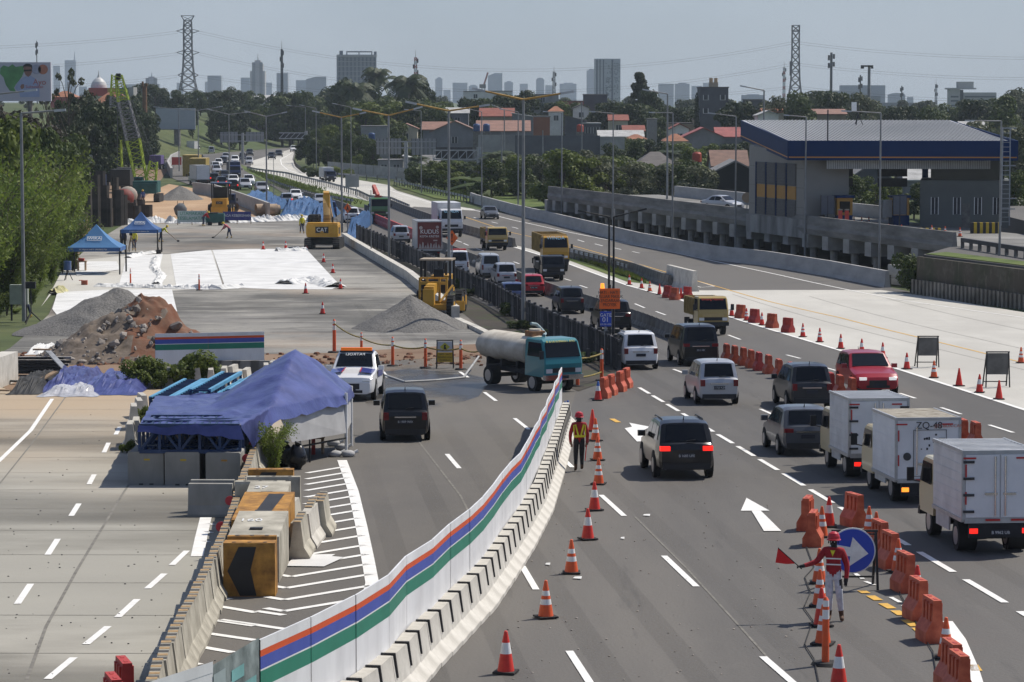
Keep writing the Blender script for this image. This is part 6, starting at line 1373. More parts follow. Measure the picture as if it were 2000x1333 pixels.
# hazy skyline
def tower(x0, x1, top, Y, label, col=(.33,.36,.40), kind='', floors=0, dark=(.16,.18,.21), bays=0):
 s = sc_at(Y); W_ = (x1-x0)/s; p = P((x0+x1)/2, top, Y); t = thing('tower_block', label, 'tower', (p.x,Y,0), random.uniform(-.1,.1)); h = p.z; m = M('tower_%d_%d' % (int(col[0]*100), int(col[2]*100)), col, .8, var=.05, scale=.02); dm = M('tower_dark', dark, .6, var=.1, scale=.02); D = W_*.8
 if kind == 'step':
  small(t, 'wall', [(-W_/2,W_/2,0,D,0,h*.80)], m); small(t, 'upper_stage', [(-W_*.36,W_*.36,D*.1,D*.9,h*.8,h*.93)], m); small(t, 'crown_stage', [(-W_*.2,W_*.2,D*.2,D*.8,h*.93,h)], m); mb = MB(); mb.cyl((0,D/2,h),(0,D/2,h*1.13),W_*.05,W_*.01,6); mb.obj('spire', [m], t)
 elif kind == 'spire':
  small(t, 'wall', [(-W_/2,W_/2,0,D,0,h)], m); mb = MB(); mb.cyl((W_*.3,D/2,h),(W_*.34,D/2,h+.25*W_*3.2),W_*.08,W_*.02,6); mb.obj('spire', [m], t)
 elif kind == 'slant':
  mb = MB(); mb.prism([(-W_/2,0),(W_/2,0),(W_/2,h),(0,h*1.0),(-W_/2,h*.93)], 0, D, 'y'); mb.obj('wall', [m], t)
 elif kind == 'round':
  mb = MB(); mb.prism([(-W_/2,0),(W_/2,0),(W_/2,h*.93),(W_*.3,h*.985),(0,h),(-W_*.3,h*.985),(-W_/2,h*.93)], 0, D, 'y'); mb.obj('wall', [m], t)
 elif kind == 'cone':
  mb = MB(); mb.cyl((0,D/2,0),(0,D/2,h*.7),W_/2,None,10); mb.cyl((0,D/2,h*.7),(0,D/2,h*.9),W_/2,W_*.16,10); mb.cyl((0,D/2,h*.9),(0,D/2,h*1.04),W_*.08,.1,6); mb.obj('wall', [m], t)
 else:
  small(t, 'wall', [(-W_/2,W_/2,0,D,0,h)], m)
  if kind == 'top': small(t, 'roof_block', [(-W_*.25,W_*.3,D*.2,D*.8,h,h*1.04)], m)
 for k in range(bays):
  x = -W_/2+W_*(k+.5)/bays; small(t, 'window_bay', [(x-W_/bays*.22,x+W_/bays*.22,-.3,-.02,h*.15,h*.96)], dm)
 return t
pale = (.36,.40,.46); mid = (.30,.33,.38)  # bluish tower colours carry part of the distance haze
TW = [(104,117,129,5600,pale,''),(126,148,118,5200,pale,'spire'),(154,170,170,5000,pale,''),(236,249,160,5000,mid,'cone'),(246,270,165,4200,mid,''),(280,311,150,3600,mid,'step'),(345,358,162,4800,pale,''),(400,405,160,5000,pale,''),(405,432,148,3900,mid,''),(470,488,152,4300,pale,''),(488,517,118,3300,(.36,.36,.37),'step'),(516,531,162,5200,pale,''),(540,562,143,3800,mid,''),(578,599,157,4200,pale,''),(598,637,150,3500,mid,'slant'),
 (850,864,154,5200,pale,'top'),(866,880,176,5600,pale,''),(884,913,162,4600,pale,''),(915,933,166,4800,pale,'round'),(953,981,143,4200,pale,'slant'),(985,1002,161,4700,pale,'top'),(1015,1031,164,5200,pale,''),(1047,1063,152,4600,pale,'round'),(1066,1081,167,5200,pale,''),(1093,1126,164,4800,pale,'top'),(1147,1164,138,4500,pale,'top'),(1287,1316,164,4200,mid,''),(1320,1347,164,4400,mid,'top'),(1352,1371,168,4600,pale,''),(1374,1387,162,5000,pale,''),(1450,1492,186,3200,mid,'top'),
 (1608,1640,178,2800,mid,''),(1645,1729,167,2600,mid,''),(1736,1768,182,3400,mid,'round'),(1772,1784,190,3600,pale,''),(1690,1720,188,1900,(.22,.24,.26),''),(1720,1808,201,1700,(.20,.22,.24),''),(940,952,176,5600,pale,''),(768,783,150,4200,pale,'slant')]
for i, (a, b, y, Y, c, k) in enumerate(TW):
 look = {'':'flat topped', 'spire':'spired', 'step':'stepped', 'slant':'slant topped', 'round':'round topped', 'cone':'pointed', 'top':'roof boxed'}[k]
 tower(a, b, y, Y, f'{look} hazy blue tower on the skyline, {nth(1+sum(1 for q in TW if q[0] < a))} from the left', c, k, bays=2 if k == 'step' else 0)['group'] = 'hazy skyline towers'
bigw = (.40,.40,.40)
big = tower(659,735,107,1650,'big ribbed apartment block rising behind the coconut palms', (.30,.31,.34), '', bays=10, dark=(.13,.14,.17)); s = sc_at(1650); h = P(0,107,1650).z
small(big, 'roof_frame', [(-10,-8,0,4,h,h+2.2),(-6,9,2,4,h+1.3,h+2.0),(-6,-5.4,2,3,h,h+1.3),(1,1.6,2,3,h,h+1.3),(8.4,9,2,3,h,h+1.3),(10,11.5,2,5,h,h+1.8)], M('tower_dark', bigw)); small(big, 'cornice', [(-11.6,11.6,-.8,0,h-1.2,h-.4)], M('cornice', (.4,.4,.4), .8))
small(big, 'low_wing', [(-13,-11.2,0,8,0,h*.55)], M('tower_30_34', (.3,.31,.34)))
for k in range(12): small(big, 'floor_band', [(-11.2,11.2,-.42,-.31,h*.15+k*h*.068,h*.15+k*h*.068+.35)], MATS['cornice'])
wt = tower(1164,1212,115,1700,'tall white slab tower with scattered dark windows on the skyline', (.46,.48,.50), ''); h = P(0,115,1700).z; W_ = 48/sc_at(1700)
for x0, x1 in ((-.5,-.43),(-.36,-.31),(-.22,-.17),(.13,.20)): small(wt, 'dark_rib', [(W_*x0,W_*x1,-.3,-.02,0,h-.6)], MATS['tower_dark'])
mb = MB(); random.seed(12)
for k in range(120): x = random.choice([.0,.05,.10,.25,.3,.36,.42,-.1,-.05])*W_+random.uniform(-.2,.2); z = random.uniform(.2,.93)*h; mb.box(x,x+.55,-.2,-.02,z,z+.6)
mb.obj('window', [MATS['tower_dark']], wt, kind='stuff')
ap = thing('apartment_block', 'off white stepped apartment block with open galleries at the far right', 'building', P(1890,200,1300)); ap.location.z = 0; s = sc_at(1300); z = lambda y: P(0,y,1300).z; m_ap = M('apartment', (.40,.40,.38), .8, var=.06, scale=.1)
X = lambda px: (px-1890)/s
small(ap, 'wall', [(X(1855),X(1875),0,8,0,z(172)),(X(1882),X(1946),0,8,0,z(181))], m_ap); small(ap, 'core', [(X(1875),X(1882),1.2,8,0,z(176))], M('core_dark', (.12,.13,.14), .8)); small(ap, 'roof_house', [(X(1872),X(1902),1,7,z(174),z(160))], m_ap)
small(ap, 'top_slab', [(X(1850),X(1906),-1,8,z(175),z(172))], MATS['cornice'])
for y in (188,196,205): small(ap, 'gallery', [(X(1884),X(1944),-.15,-.02,z(y+3),z(y))], MATS['core_dark']); small(ap, 'gallery', [(X(1857),X(1872),-.15,-.02,z(y+3),z(y))], MATS['core_dark'])
house(1983,2010,180,175,1250,'white','grey','flat','small pale rooftop block at the far right edge',8,0,'building')
# pylons, masts, wires
m_lat = M('lattice_steel', (.10,.105,.11), .6, .3, var=.2); m_lr2 = M('lattice_red', (.32,.10,.085), .6, var=0); m_lw2 = M('lattice_white', (.5,.5,.5), .6, var=0)
def lattice(t, prof, w, mats=(m_lat,), k0=0, nm='lattice'):
 """square lattice: prof = (z, half width)"""
 for i, ((z0, a), (z1, b)) in enumerate(zip(prof, prof[1:])):
  mb = MB()
  for sx, sy in ((1,1),(1,-1),(-1,-1),(-1,1)):
   mb.bar((sx*a,sy*a,z0),(sx*b,sy*b,z1),w*1.3); nx_, ny_ = (sx, -sy) if sx == sy else (-sx, sy)
   mb.bar((sx*a,sy*a,z0),(nx_*b,ny_*b,z1),w); mb.bar((nx_*a,ny_*a,z0),(sx*b,sy*b,z1),w); mb.bar((sx*b,sy*b,z1),(nx_*b,ny_*b,z1),w)
  mb.obj(nm, [mats[i % len(mats)]], t)
def pyl(px, Y, rows, label, arms, name='power_pylon', cat='pylon', mats=(m_lat,), w=.3):
 p = P(px, 200, Y); t = thing(name, label, cat, (p.x,Y,0)); s = sc_at(Y); prof = [(P(0,y,Y).z, hw_/s) for y, hw_ in rows]; lattice(t, prof, w, mats)
 for y, l in arms:
  z = P(0,y,Y).z
  for sd in (-1,1):
   mb = MB(); hw_ = interp(sorted([(a,b) for a,b in prof]), z)
   for sy in (-1,1): mb.bar((sd*hw_,sy*hw_,z+1.),(sd*l/s,0,z),w*.9); mb.bar((sd*hw_,sy*hw_,z-1.2),(sd*l/s,0,z),w*.9)
   mb.obj('cross_arm', [m_lat], t)
 return t, s
p1, s1 = pyl(368, 1500, [(205,26),(190,21),(175,16),(160,13),(145,11),(128,9.5),(114,9),(101,8),(88,8),(75,8),(61,8),(50,7.5),(40,7)], 'tall lattice power pylon with flared top on the left', [(147,20),(103,22),(61,22)])
mb = MB(); z0, z1 = P(0,40,1500).z, P(0,31,1500).z
for sd in (-1,1):
 for sy in (-1,1): mb.bar((sd*7/s1,sy*1.5,z0),(sd*13/s1,sy*.5,z1),.3)
mb.bar((-13/s1,0,z1),(13/s1,0,z1),.3); mb.bar((-13/s1,0,z1),(7/s1,0,z0),.25); mb.bar((13/s1,0,z1),(-7/s1,0,z0),.25); mb.obj('flared_top', [m_lat], p1)
p2, s2 = pyl(1553, 1500, [(205,16),(190,13),(172,10),(155,8.5),(140,8),(125,7.5),(110,7.2),(95,7),(80,7),(62,7),(50,7)], 'slim lattice power pylon with square top on the right', [])
small(p2, 'antenna_cluster', [(-11/s2,-7/s2,-1,1,P(0,148,1500).z,P(0,120,1500).z)], m_lat); small(p2, 'head_frame', [(-7/s2,7/s2,-2,2,P(0,61,1500).z,P(0,60,1500).z)], m_lat)
for nm, px, Y, yt, hw_, lab, mats in (('radio_mast',812,1100,113,3.2,'red and white lattice radio mast behind the coconut palms',(m_lr2,m_lw2)),('radio_mast',1082,1300,141,2.8,'grey lattice radio mast left of the white tower',(m_lat,)),('radio_mast',1531,1400,132,2.4,'red and white radio mast left of the right pylon',(m_lr2,m_lw2)),('radio_mast',551,1000,97,2.0,'dark radio mast with antennas left of the apartment block',(m_lat,)),('radio_mast',1828,1600,165,2.,'pale far radio mast at the right skyline',(m_lat,m_lw2))):
 s = sc_at(Y); n = int((205-yt)/7); rows = [(205-(205-yt)*i/n, hw_*(1-.35*i/n)) for i in range(n+1)]
 t, s = pyl(px, Y, rows, lab, [], nm, 'radio mast', mats, .22); z = P(0,yt,Y).z
 for k in range(3): small(t, 'antenna', [((-1)**k*hw_/s*1.3-.25,(-1)**k*hw_/s*1.3+.25,-.3,.3,z-2-k*2.2,z-.4-k*2.2)], m_lat)
 mb = MB(); mb.cyl((0,0,z),(0,0,z+3),.1,.05,5); mb.obj('tip_rod', [m_lat], t)
for px, Y, yt, r, lab in ((1623,1100,103,.45,'dark tall monopole with antennas right of the right pylon'),(73,1200,80,.18,'thin mast above the large billboard'),(1761,1500,168,.3,'thin far pole above the canopy roof'),(1680,1200,147,.3,'pole with a cluster of antennas left of the flood light mast')):
 z = P(0,yt,Y).z; t = thing('monopole', lab, 'mast', P(px,200,Y)); t.location.z = 0; mb = MB(); mb.cyl((0,0,0),(0,0,z),r*1.4,r,8); mb.obj('pole', [m_lat], t)
 for k in range(2): small(t, 'antenna', [(-r*3,-r*1.2,-.3,.3,z-3-k*3,z-1-k*3),(r*1.2,r*3,-.3,.3,z-2.4-k*3,z-.6-k*3)], m_lat)
hmx = thing('flood_light_mast', 'tall mast with a flat ring of flood lights behind the canopy', 'mast', P(1697,200,640)); hmx.location.z = 0; z = P(0,131,640).z; mb = MB(); mb.cyl((0,0,0),(0,0,z),.5,.3,8); mb.obj('pole', [m_pole], hmx)
mb = MB(); mb.cyl((-.5,0,z),(-.5,0,z+.35),1.4,1.5,10); mb.obj('light_ring', [m_lat], hmx); small(hmx, 'flood_light', [(-1.9,-1.2,-.3,.3,z-.4,z),(.4,.9,-.3,.3,z-.4,z)], m_lat)
cr_ = thing('tower_crane', 'thin red white tower crane with raised jib on the skyline', 'crane', P(944,200,2200)); cr_.location.z = 0; z = P(0,165,2200).z; s = sc_at(2200)
mb = MB(); mb.bar((-1,0,0),(-1,0,z),1.2); mb.bar((1,0,0),(1,0,z),1.2); mb.obj('mast', [m_lw2], cr_); mb = MB(); mb.bar((0,0,z-2),(9/s,0,P(0,142,2200).z),1.3); mb.obj('jib', [m_lr2], cr_)
small(cr_, 'cab', [(-3,2,-1,1,z-3,z)], m_lat)
def wire(a, b, sag, label, r=.07):
 mb = MB(); pts = []
 for i in range(25):
  t = i/24; p = a.lerp(b,t); p.z -= sag*4*t*(1-t); pts.append(p)
 mb.path(pts, r, 4); o = mb.obj('power_line', [m_lat]); tag(o, label, 'power line', 'power lines')
for i, (ya, yb, yl, yr_) in enumerate(((61,82,88,107),(103,124,130,146),(147,169,168,190))):
 for k in (0, 1):
  dz = k*1.2; nm = ['top','middle','lower'][i]; kk = ['upper','lower'][k]
  A, B = P(368,ya,1500)+Vector((21/s1,0,-dz)), P(1553,yb,1500)+Vector((-6/s2,0,-dz)); sg = [17,17,10][i]
  wire(A, B, sg, f'{nm} power line pair between the two pylons, {kk} wire', .06)
  wire(P(368,ya,1500)+Vector((-21/s1,0,-dz)), P(-260,yl+4,1420)+Vector((0,0,-dz)), 3, f'{nm} power line pair left of the left pylon, {kk} wire', .06)
  wire(P(1553,yb,1500)+Vector((6/s2,0,-dz)), P(2250,yr_,1420)+Vector((0,0,-dz)), 4, f'{nm} power line pair right of the right pylon, {kk} wire', .06)
# flyover, gantries, billboards
fo = thing('flyover', 'dark concrete flyover crossing the far road below the trees', 'bridge', P(545,250,930)); Y = 930; s = sc_at(Y); zt_, zb_ = P(0,243,Y).z, P(0,254,Y).z; fo.location.z = 0
small(fo, 'deck', [(-30,26,0,9,zb_,zt_)], m_via); small(fo, 'railing', [(-30,26,-.1,.05,zt_,zt_+.9)], m_dk); small(fo, 'railing', [(-30,26,8.9,9,zt_,zt_+.9)], m_dk)
for x in (-3,-22,18): small(fo, 'pier', [(x-.8,x+.8,3,6,-1,zb_)], m_dk)
for px, lab in ((507,'left'),(556,'right')):
 t, l = boxtruck(f'grey box truck crossing the far flyover, {lab} one', Lb=5, Hb=2.4, W_=2.2, wc=1.9, marks=False, doors=False, paint=PB['white']); t.location = (XY(px,933), 933, zt_); t.rotation_euler = (0,0,-math.pi/2); t['group'] = 'trucks on the flyover'
t = dup(protos[('suv','white',0)], (XY(580,933),933,zt_), -math.pi/2, 'white car crossing the far flyover behind the trucks', 'cars in the far traffic queue'); t = dup(protos[('suv','silver',0)], (XY(606,933),933,zt_), -math.pi/2, 'silver car at the right end of the far flyover', 'cars in the far traffic queue')
m_sbk = M('sign_back_grey', (.27,.275,.28), .6, .2, var=.12, scale=.6); m_bb = M('billboard_blank', (.30,.33,.36), .6, var=.05, scale=.4)
def tsign(px, yb, Y, boards, ytop, label, r=.35):
 x = XY(px, Y); t = thing('road_sign', label, 'sign', (x,Y,zg(Y))); zt0 = P(0,ytop,Y).z-zg(Y); mb = MB(); mb.cyl((0,0,0),(0,0,zt0),r,r*.85,10); mb.obj('pole', [m_steel], t); s = sc_at(Y)
 for (a, b, y0, y1) in boards:
  z0, z1 = P(0,y1,Y).z-zg(Y), P(0,y0,Y).z-zg(Y); bo = small(t, 'sign_panel', [((a-px)/s,(b-px)/s,-.08,.0,z0,z1)], m_sbk); mb = MB(); n = max(3, int((b-a)/7))
  for k in range(n+1): xx = lerp((a-px)/s,(b-px)/s,k/n); mb.box(xx-.04,xx+.04,-.14,-.08,z0,z1)
  mb.obj('panel_stiffener', [m_dsteel], bo, kind='stuff')
 a, b = min(q[0] for q in boards), max(q[1] for q in boards); ym = boards[0][2]+6
 for dy in (0, 12): z = P(0,ym+dy,Y).z-zg(Y); small(t, 'cross_beam', [((a-px)/s,(b-px)/s,-.3,-.15,z-.1,z+.1)], m_steel)
tsign(793,362,475,[(735,784,271,302),(804,852,271,303)],276,'large double sign seen from behind on a thick grey pole',.38)
tsign(474,330,640,[(430,465,258,279),(480,516,258,277)],260,'far double sign seen from behind beside the queue',.35)
gt = thing('sign_gantry', 'cantilever truss gantry with dark boards right of the double sign', 'gantry', (XY(936,430),430,0)); s = sc_at(430); Z = lambda y: P(0,y,430).z; x0 = (846-936)/s
mb = MB(); mb.cyl((0,0,0),(0,0,Z(288)),.42,.4,10); mb.obj('pole', [m_steel], gt); small(gt, 'pedestal', [(-.75,.75,-.75,.75,0,1.6)], m_wallc)
mb = MB()
for y in (294,312): mb.bar((x0,0,Z(y)),(0,0,Z(y)),.2)
for k in range(6): a = lerp(x0,0,k/5.5); b = lerp(x0,0,(k+1)/5.5); mb.bar((a,0,Z(312)),(b,0,Z(294)),.12); mb.bar((a,0,Z(312)),(a,0,Z(294)),.12)
mb.obj('truss', [m_steel], gt); small(gt, 'display_board', [(x0+.4,-1.0,.3,.6,Z(310),Z(288))], m_dsteel)
g2_ = thing('sign_gantry', 'dark truss gantry over the far bend before the flyover', 'gantry', (XY(598,760),760,0)); s = sc_at(760); Z = lambda y: P(0,y,760).z; x0 = (545-598)/s; mb = MB()
for y in (260,271): mb.bar((x0,0,Z(y)),(0,0,Z(y)),.25)
for k in range(5): a = lerp(x0,0,k/5); b = lerp(x0,0,(k+1)/5); mb.bar((a,0,Z(271)),(b,0,Z(260)),.15)
mb.obj('truss', [m_steel], g2_); mb = MB(); mb.cyl((0,0,0),(0,0,Z(256)),.4,None,8); mb.obj('pole', [m_steel], g2_); small(g2_, 'display_board', [(x0+.3,-.6,.3,.6,Z(271),Z(261))], m_dsteel)
def smallsign(px, py, w, h, hz, label, mat=m_sbk, diamond=False, name='road_sign', Y=None):
 p = G(px, py); t = thing(name, label, 'sign', p); mb = MB()
 if diamond: q = w*.707; mb.prism([(0,hz-q),(q,hz),(0,hz+q),(-q,hz)], -.05, 0, 'y')
 else: mb.box(-w/2,w/2,-.05,0,hz-h/2,hz+h/2)
 mb.obj('sign_panel', [mat], t); small(t, 'post', [(-.06,.06,0,.1,0,hz+h*.3)] if diamond or w < 1.2 else [(-w*.3-.05,-w*.3+.05,0,.1,0,hz),(w*.3-.05,w*.3+.05,0,.1,0,hz)], m_steel); return t
smallsign(688,384,2.0,1.7,2.2,'grey rectangular sign back in the grass median beside the crane truck'); smallsign(920,375,2.1,.9,1.2,'low grey sign back on the gore by the guard rail'); smallsign(1045,372,1.2,1.2,2.3,'grey diamond sign back behind the grass gore',diamond=True)
smallsign(785,360,1.6,1.0,1.6,'rounded grey sign back on the far guard rail'); smallsign(345,330,2.,1.6,1.6,'small red and white sign near the curved wall far left', m_watr)
bbx = thing('blank_billboard', 'blank grey blue billboard on a thick column at the grass bank', 'billboard', (XY(346,770),770,terr(XY(346,770),770)-1)); s = sc_at(770); Z = lambda y: P(0,y,770).z-bbx.location.z
mb = MB(); mb.cyl((0,.5,0),(0,.5,Z(250)),.9,None,12); mb.obj('column', [m_dk], bbx); small(bbx, 'board', [((305-346)/s,(382-346)/s,-.4,.3,Z(253),Z(212))], m_bb); small(bbx, 'catwalk', [((305-346)/s,(382-346)/s,-1.1,-.4,Z(254),Z(253.2))], m_dsteel)
lb = thing('large_billboard', 'large pale billboard showing a man in a white shirt and green map', 'billboard', (XY(40,360),360,terr(XY(40,360),360)-1)); s = sc_at(360); Z = lambda y: P(0,y,360).z-lb.location.z; X = lambda px: (px-40)/s
small(lb, 'board', [(X(-45),X(102),0,.5,Z(198),Z(122))], M('billboard_paper', (.45,.45,.50), .6, var=.04, scale=.3)); mb = MB()
for px in (-20,60): mb.cyl((X(px),.3,0),(X(px),.3,Z(198)),.3,None,8)
mb.obj('column', [m_dk], lb)
def flat(name, pts, mat, d):
 mb = MB(); mb.prism([(X(x),Z(y)) for x, y in pts], -d-.004, -d, 'y'); return mb.obj(name, [mat], lb)
flat('green_map', [(4,134),(10,128),(20,131),(28,126),(34,131),(48,129),(50,140),(46,150),(40,158),(34,165),(30,172),(34,180),(22,178),(14,166),(10,152),(3,144)], M('map_green', (.10,.26,.10), .6, var=.3, scale=.5), .02)
flat('shirt', [(36,178),(32,172),(40,158),(50,151),(56,149),(62,148),(72,154),(78,164),(80,190),(42,190),(40,180)], M('shirt_print', (.30,.36,.52), .6, var=.06), .03); flat('face', [(49,130),(52,127),(60,126),(65,130),(66,140),(63,147),(58,151),(53,147),(50,140)], M('face_print', (.24,.13,.10), .6, var=.1), .04); flat('hair', [(48,134),(49,128),(54,125),(61,125),(66,128),(66,136),(64,131),(55,130),(50,131)], m_blk, .05); flat('glasses', [(50,137),(65,136),(65,139),(50,140)], m_blk, .05); flat('hand', [(42,170),(45,165),(50,165),(50,172),(45,175)], MATS['face_print'], .05)
textobj('Ayo', 1.0, M('script_red', (.42,.13,.12), .6, var=0), lb, (X(80),-.05,Z(161)), (R(90),0,.0), 'lettering'); textobj('Sukseskan', .55, MATS['script_red'], lb, (X(70),-.06,Z(170)), (R(90),0,0), 'lettering')
for px, c in ((74,(.3,.32,.4)),(87,(.4,.16,.1))): mb = MB(); mb.cyl((X(px),-.03,Z(136)),(X(px),-.02,Z(136)),.62,None,14); mb.obj('emblem', [M('emblem%d' % px, c, .6)], lb)
# construction site, people, signs, lamps
from mathutils import noise
def nz(x, y, z=0., s=1.): return noise.noise(Vector((x*s, y*s, z)))
m_tarp = M('tarp_blue', (.035,.045,.19), .33, var=.3, scale=1.1, col2=(.075,.09,.27), bump=1., detail=8, spec=.5); m_tarps = M('tarp_silver', (.40,.40,.42), .35, var=.3, scale=3)
m_grey = M('cloth_grey', (.40,.40,.40), .8, var=.15, scale=1.); m_trus = M('truss_blue_shaded', (.012,.035,.10), .5, var=.2); m_trusl = M('truss_light', (.10,.30,.48), .5, var=.2)  # truss blue has the shade of the tarpaulin overhang put into its colour
m_geo = M('membrane_white', (.60,.60,.585), .8, var=.12, scale=.45, col2=(.72,.72,.705), bump=.4, detail=9); m_soilr = M('soil_red', (.22,.075,.035), .95, var=.35, scale=1.2, col2=(.17,.10,.065), bump=1., detail=10)
m_grav = M('gravel', (.125,.12,.113), .95, var=.45, scale=9, bump=1., col2=(.215,.207,.195), detail=10); m_rub1 = M('rubble', (.27,.24,.21), .95, var=.35, scale=1.5, island=1); m_wood = M('old_wood', (.27,.19,.12), .9, var=.35, scale=3)
m_catyel = M('machine_yellow', (.52,.27,.025), .5, var=.12, scale=1.5, col2=(.55,.31,.04)); m_mdk = M('machine_dark', (.022,.022,.022), .7, var=.3, scale=2)
# tarpaulin shelter on trusses
def tarp(name, V, tris, mat, amp, sub=10, skirt=None, wr=1.):
 mb = MB()
 for tri in tris:
  a, b, c = [Vector(V[k]) for k in tri]; idx = {}; vs = []; fs = []
  for i in range(sub+1):
   for j in range(sub+1-i):
    p = a + (b-a)*(i/sub) + (c-a)*(j/sub); q = p.copy(); q.z += zg(p.y)
    q.z += amp*(nz(p.x,p.y,0,.9*wr) + .6*nz(p.x*2.2+p.y*.5,p.y*.7,3,1.3*wr) + .35*abs(nz(p.x*3+p.y*2,p.y-p.x,5,1.2*wr)))
    idx[i,j] = len(vs); vs.append(q)
  for i in range(sub):
   for j in range(sub-i):
    fs.append((idx[i,j], idx[i+1,j], idx[i,j+1]))
    if j < sub-i-1: fs.append((idx[i+1,j], idx[i+1,j+1], idx[i,j+1]))
  mb.add(vs, fs, 0, True)
 me = mb.mesh(name, [mat]); bm = bmesh.new(); bm.from_mesh(me); bmesh.ops.remove_doubles(bm, verts=bm.verts, dist=.01); bmesh.ops.recalc_face_normals(bm, faces=bm.faces); bm.to_mesh(me); bm.free()
 return me
V = dict(A=(-10.75,81.5,1.74), B=(-7.85,81.5,1.74), C=(-7.25,84.8,1.98), D=(-5.35,90.4,1.95), E=(-5.3,93.4,2.0), F=(-7.0,94.2,2.1), P=(-7.0,91.6,3.35), Q=(-9.4,93,1.8), R=(-11.65,92.4,1.72), N=(-9.3,87,1.82), A2=(-10.8,81.4,1.55), B2=(-7.7,81.35,1.35), C2=(-7.1,84.6,1.55), D2=(-5.25,90.2,1.65), E2=(-5.2,93.4,1.7), B3=(-7.6,83,.95))
ten = thing('tarpaulin_shelter', 'blue tarpaulin shelter with a pointed roof over trusses and grey side cloth', 'tent', (0,0,0))
me = tarp('tarpaulin', V, ['ABN','ANR','RNQ','NBC','NCP','NPQ','PCD','PDE','PEF','PFQ','BB3C','B3C2C'.replace('B3C2C','CC2D')] if False else [('A','B','N'),('A','N','R'),('R','N','Q'),('N','B','C'),('N','C','P'),('N','P','Q'),('P','C','D'),('P','D','E'),('P','E','F'),('P','F','Q'),('B','B3','C'),('A','A2','B'),('B','A2','B2'),('C','B3','C2'),('C','C2','D'),('D','C2','D2'),('D','D2','E'),('E','D2','E2')], m_tarp, .10, 14, wr=1.5)
o = bpy.data.objects.new('tarpaulin', me); COL.objects.link(o); o.parent = ten
def g3(x, y, z): return Vector((x, y, zg(y)+z))
mb = MB(); a, b = g3(-7.05,85.2,1.75), g3(-5.36,90.3,1.85); c, d = g3(-5.3,90.2,.72), g3(-6.7,86.2,.80); mb.add([a,b,c,d], [(0,1,2,3)]); mb.add([g3(-5.36,90.3,1.85),g3(-5.3,93.2,1.85),g3(-5.3,93.2,.8),g3(-5.3,90.2,.72)], [(0,1,2,3)]); mb.obj('side_cloth', [m_grey], ten)
for i, (x, y) in enumerate(((-5.3,90.3),(-5.3,93.3),(-8.5,93.6))):
 mb = MB(); mb.cyl(g3(x,y,0), g3(x,y,2.0), .05, None, 8); mb.obj('leg', [m_white], ten)
mb = MB(); mb.bar(g3(-5.3,90.3,.55), g3(-7.,86.5,.55), .05); mb.bar(g3(-6.3,88,.0), g3(-6.3,88,1.2), .05); mb.obj('brace', [m_mdk], ten)
sb = []
for i, (px, py) in enumerate(((652,872),(655,893),(680,893),(668,880))):
 p = G(px, py); t = thing('sandbag', f'white sandbag at the foot of the shelter pole, {nth(i+1)} from the left', 'sandbag', p, random.uniform(-.4,.4), 'sandbags at the shelter pole'); mb = MB(); mb.ball((0,0,.1), (.24,.17,.12), 10, 6, jit=.08); mb.obj('bag', [m_grey], t); mb = MB(); mb.cyl((.2,0,.14),(.32,0,.18),.05,.07,6); mb.obj('tied_end', [m_white], t)
for i, (px, py, s) in enumerate(((556,912,.48),(580,917,.5))):
 p = G(px, py); t = thing('rubbish_bag', f'full black rubbish bag beside the feathery shrub, {["left","right"][i]} one', 'bag', p); mb = MB(); mb.ball((0,0,s*.75), (s*.62,s*.55,s*.78), 12, 9, jit=.1); mb.obj('bag', [M('bin_bag', (.012,.012,.013), .25, var=.0, bump=.8)], t); mb = MB(); mb.cyl((0,0,s*1.4),(0.05,0,s*1.65),.06,.12,7); mb.obj('knot', [MATS['bin_bag']], t)
pot = thing('wooden_table', 'rough wooden bench with a red jack under the shelter', 'bench', G(610,886)); small(pot, 'top', [(-.5,.4,-.3,.3,.5,.56)], m_wood); small(pot, 'leg', [(-.45,-.38,-.25,.25,0,.5)], m_wood); small(pot, 'leg', [(.3,.37,-.25,.25,0,.5)], m_wood); small(pot, 'red_jack', [(.0,.12,-.4,-.3,.0,1.0)], m_watr)
m_blkc = M('block_concrete', (.26,.25,.225), .95, var=.3, scale=.8, col2=(.33,.32,.29), stretch=(1,1,.4), detail=8)
for i, (x0, x1, y) in enumerate(((250,320,948),(322,390,949),(402,470,950))):
 p = G((x0+x1)/2, y); w = (x1-x0)/sc_at(p.y); t = thing('concrete_block', f'square concrete block under the blue trusses, {["left","middle","right"][i]} of three', 'block', p, 0, 'blocks under the trusses'); mb = MB(); mb.prism([(-w/2,0),(w/2,0),(w/2,.93),(w/2-.04,.97),(-w/2+.04,.97),(-w/2,.93)], 0, 1.7); mb.obj('block_body', [m_blkc], t); small(t, 'lifting_slot', [(-.2,-.08,-.004,.02,0,.05),(.1,.22,-.004,.02,0,.05)], m_blk); small(t, 'sticker', [(-.05,.12,-.012,-.002,.72,.77)], m_chk if i < 2 else m_opan)
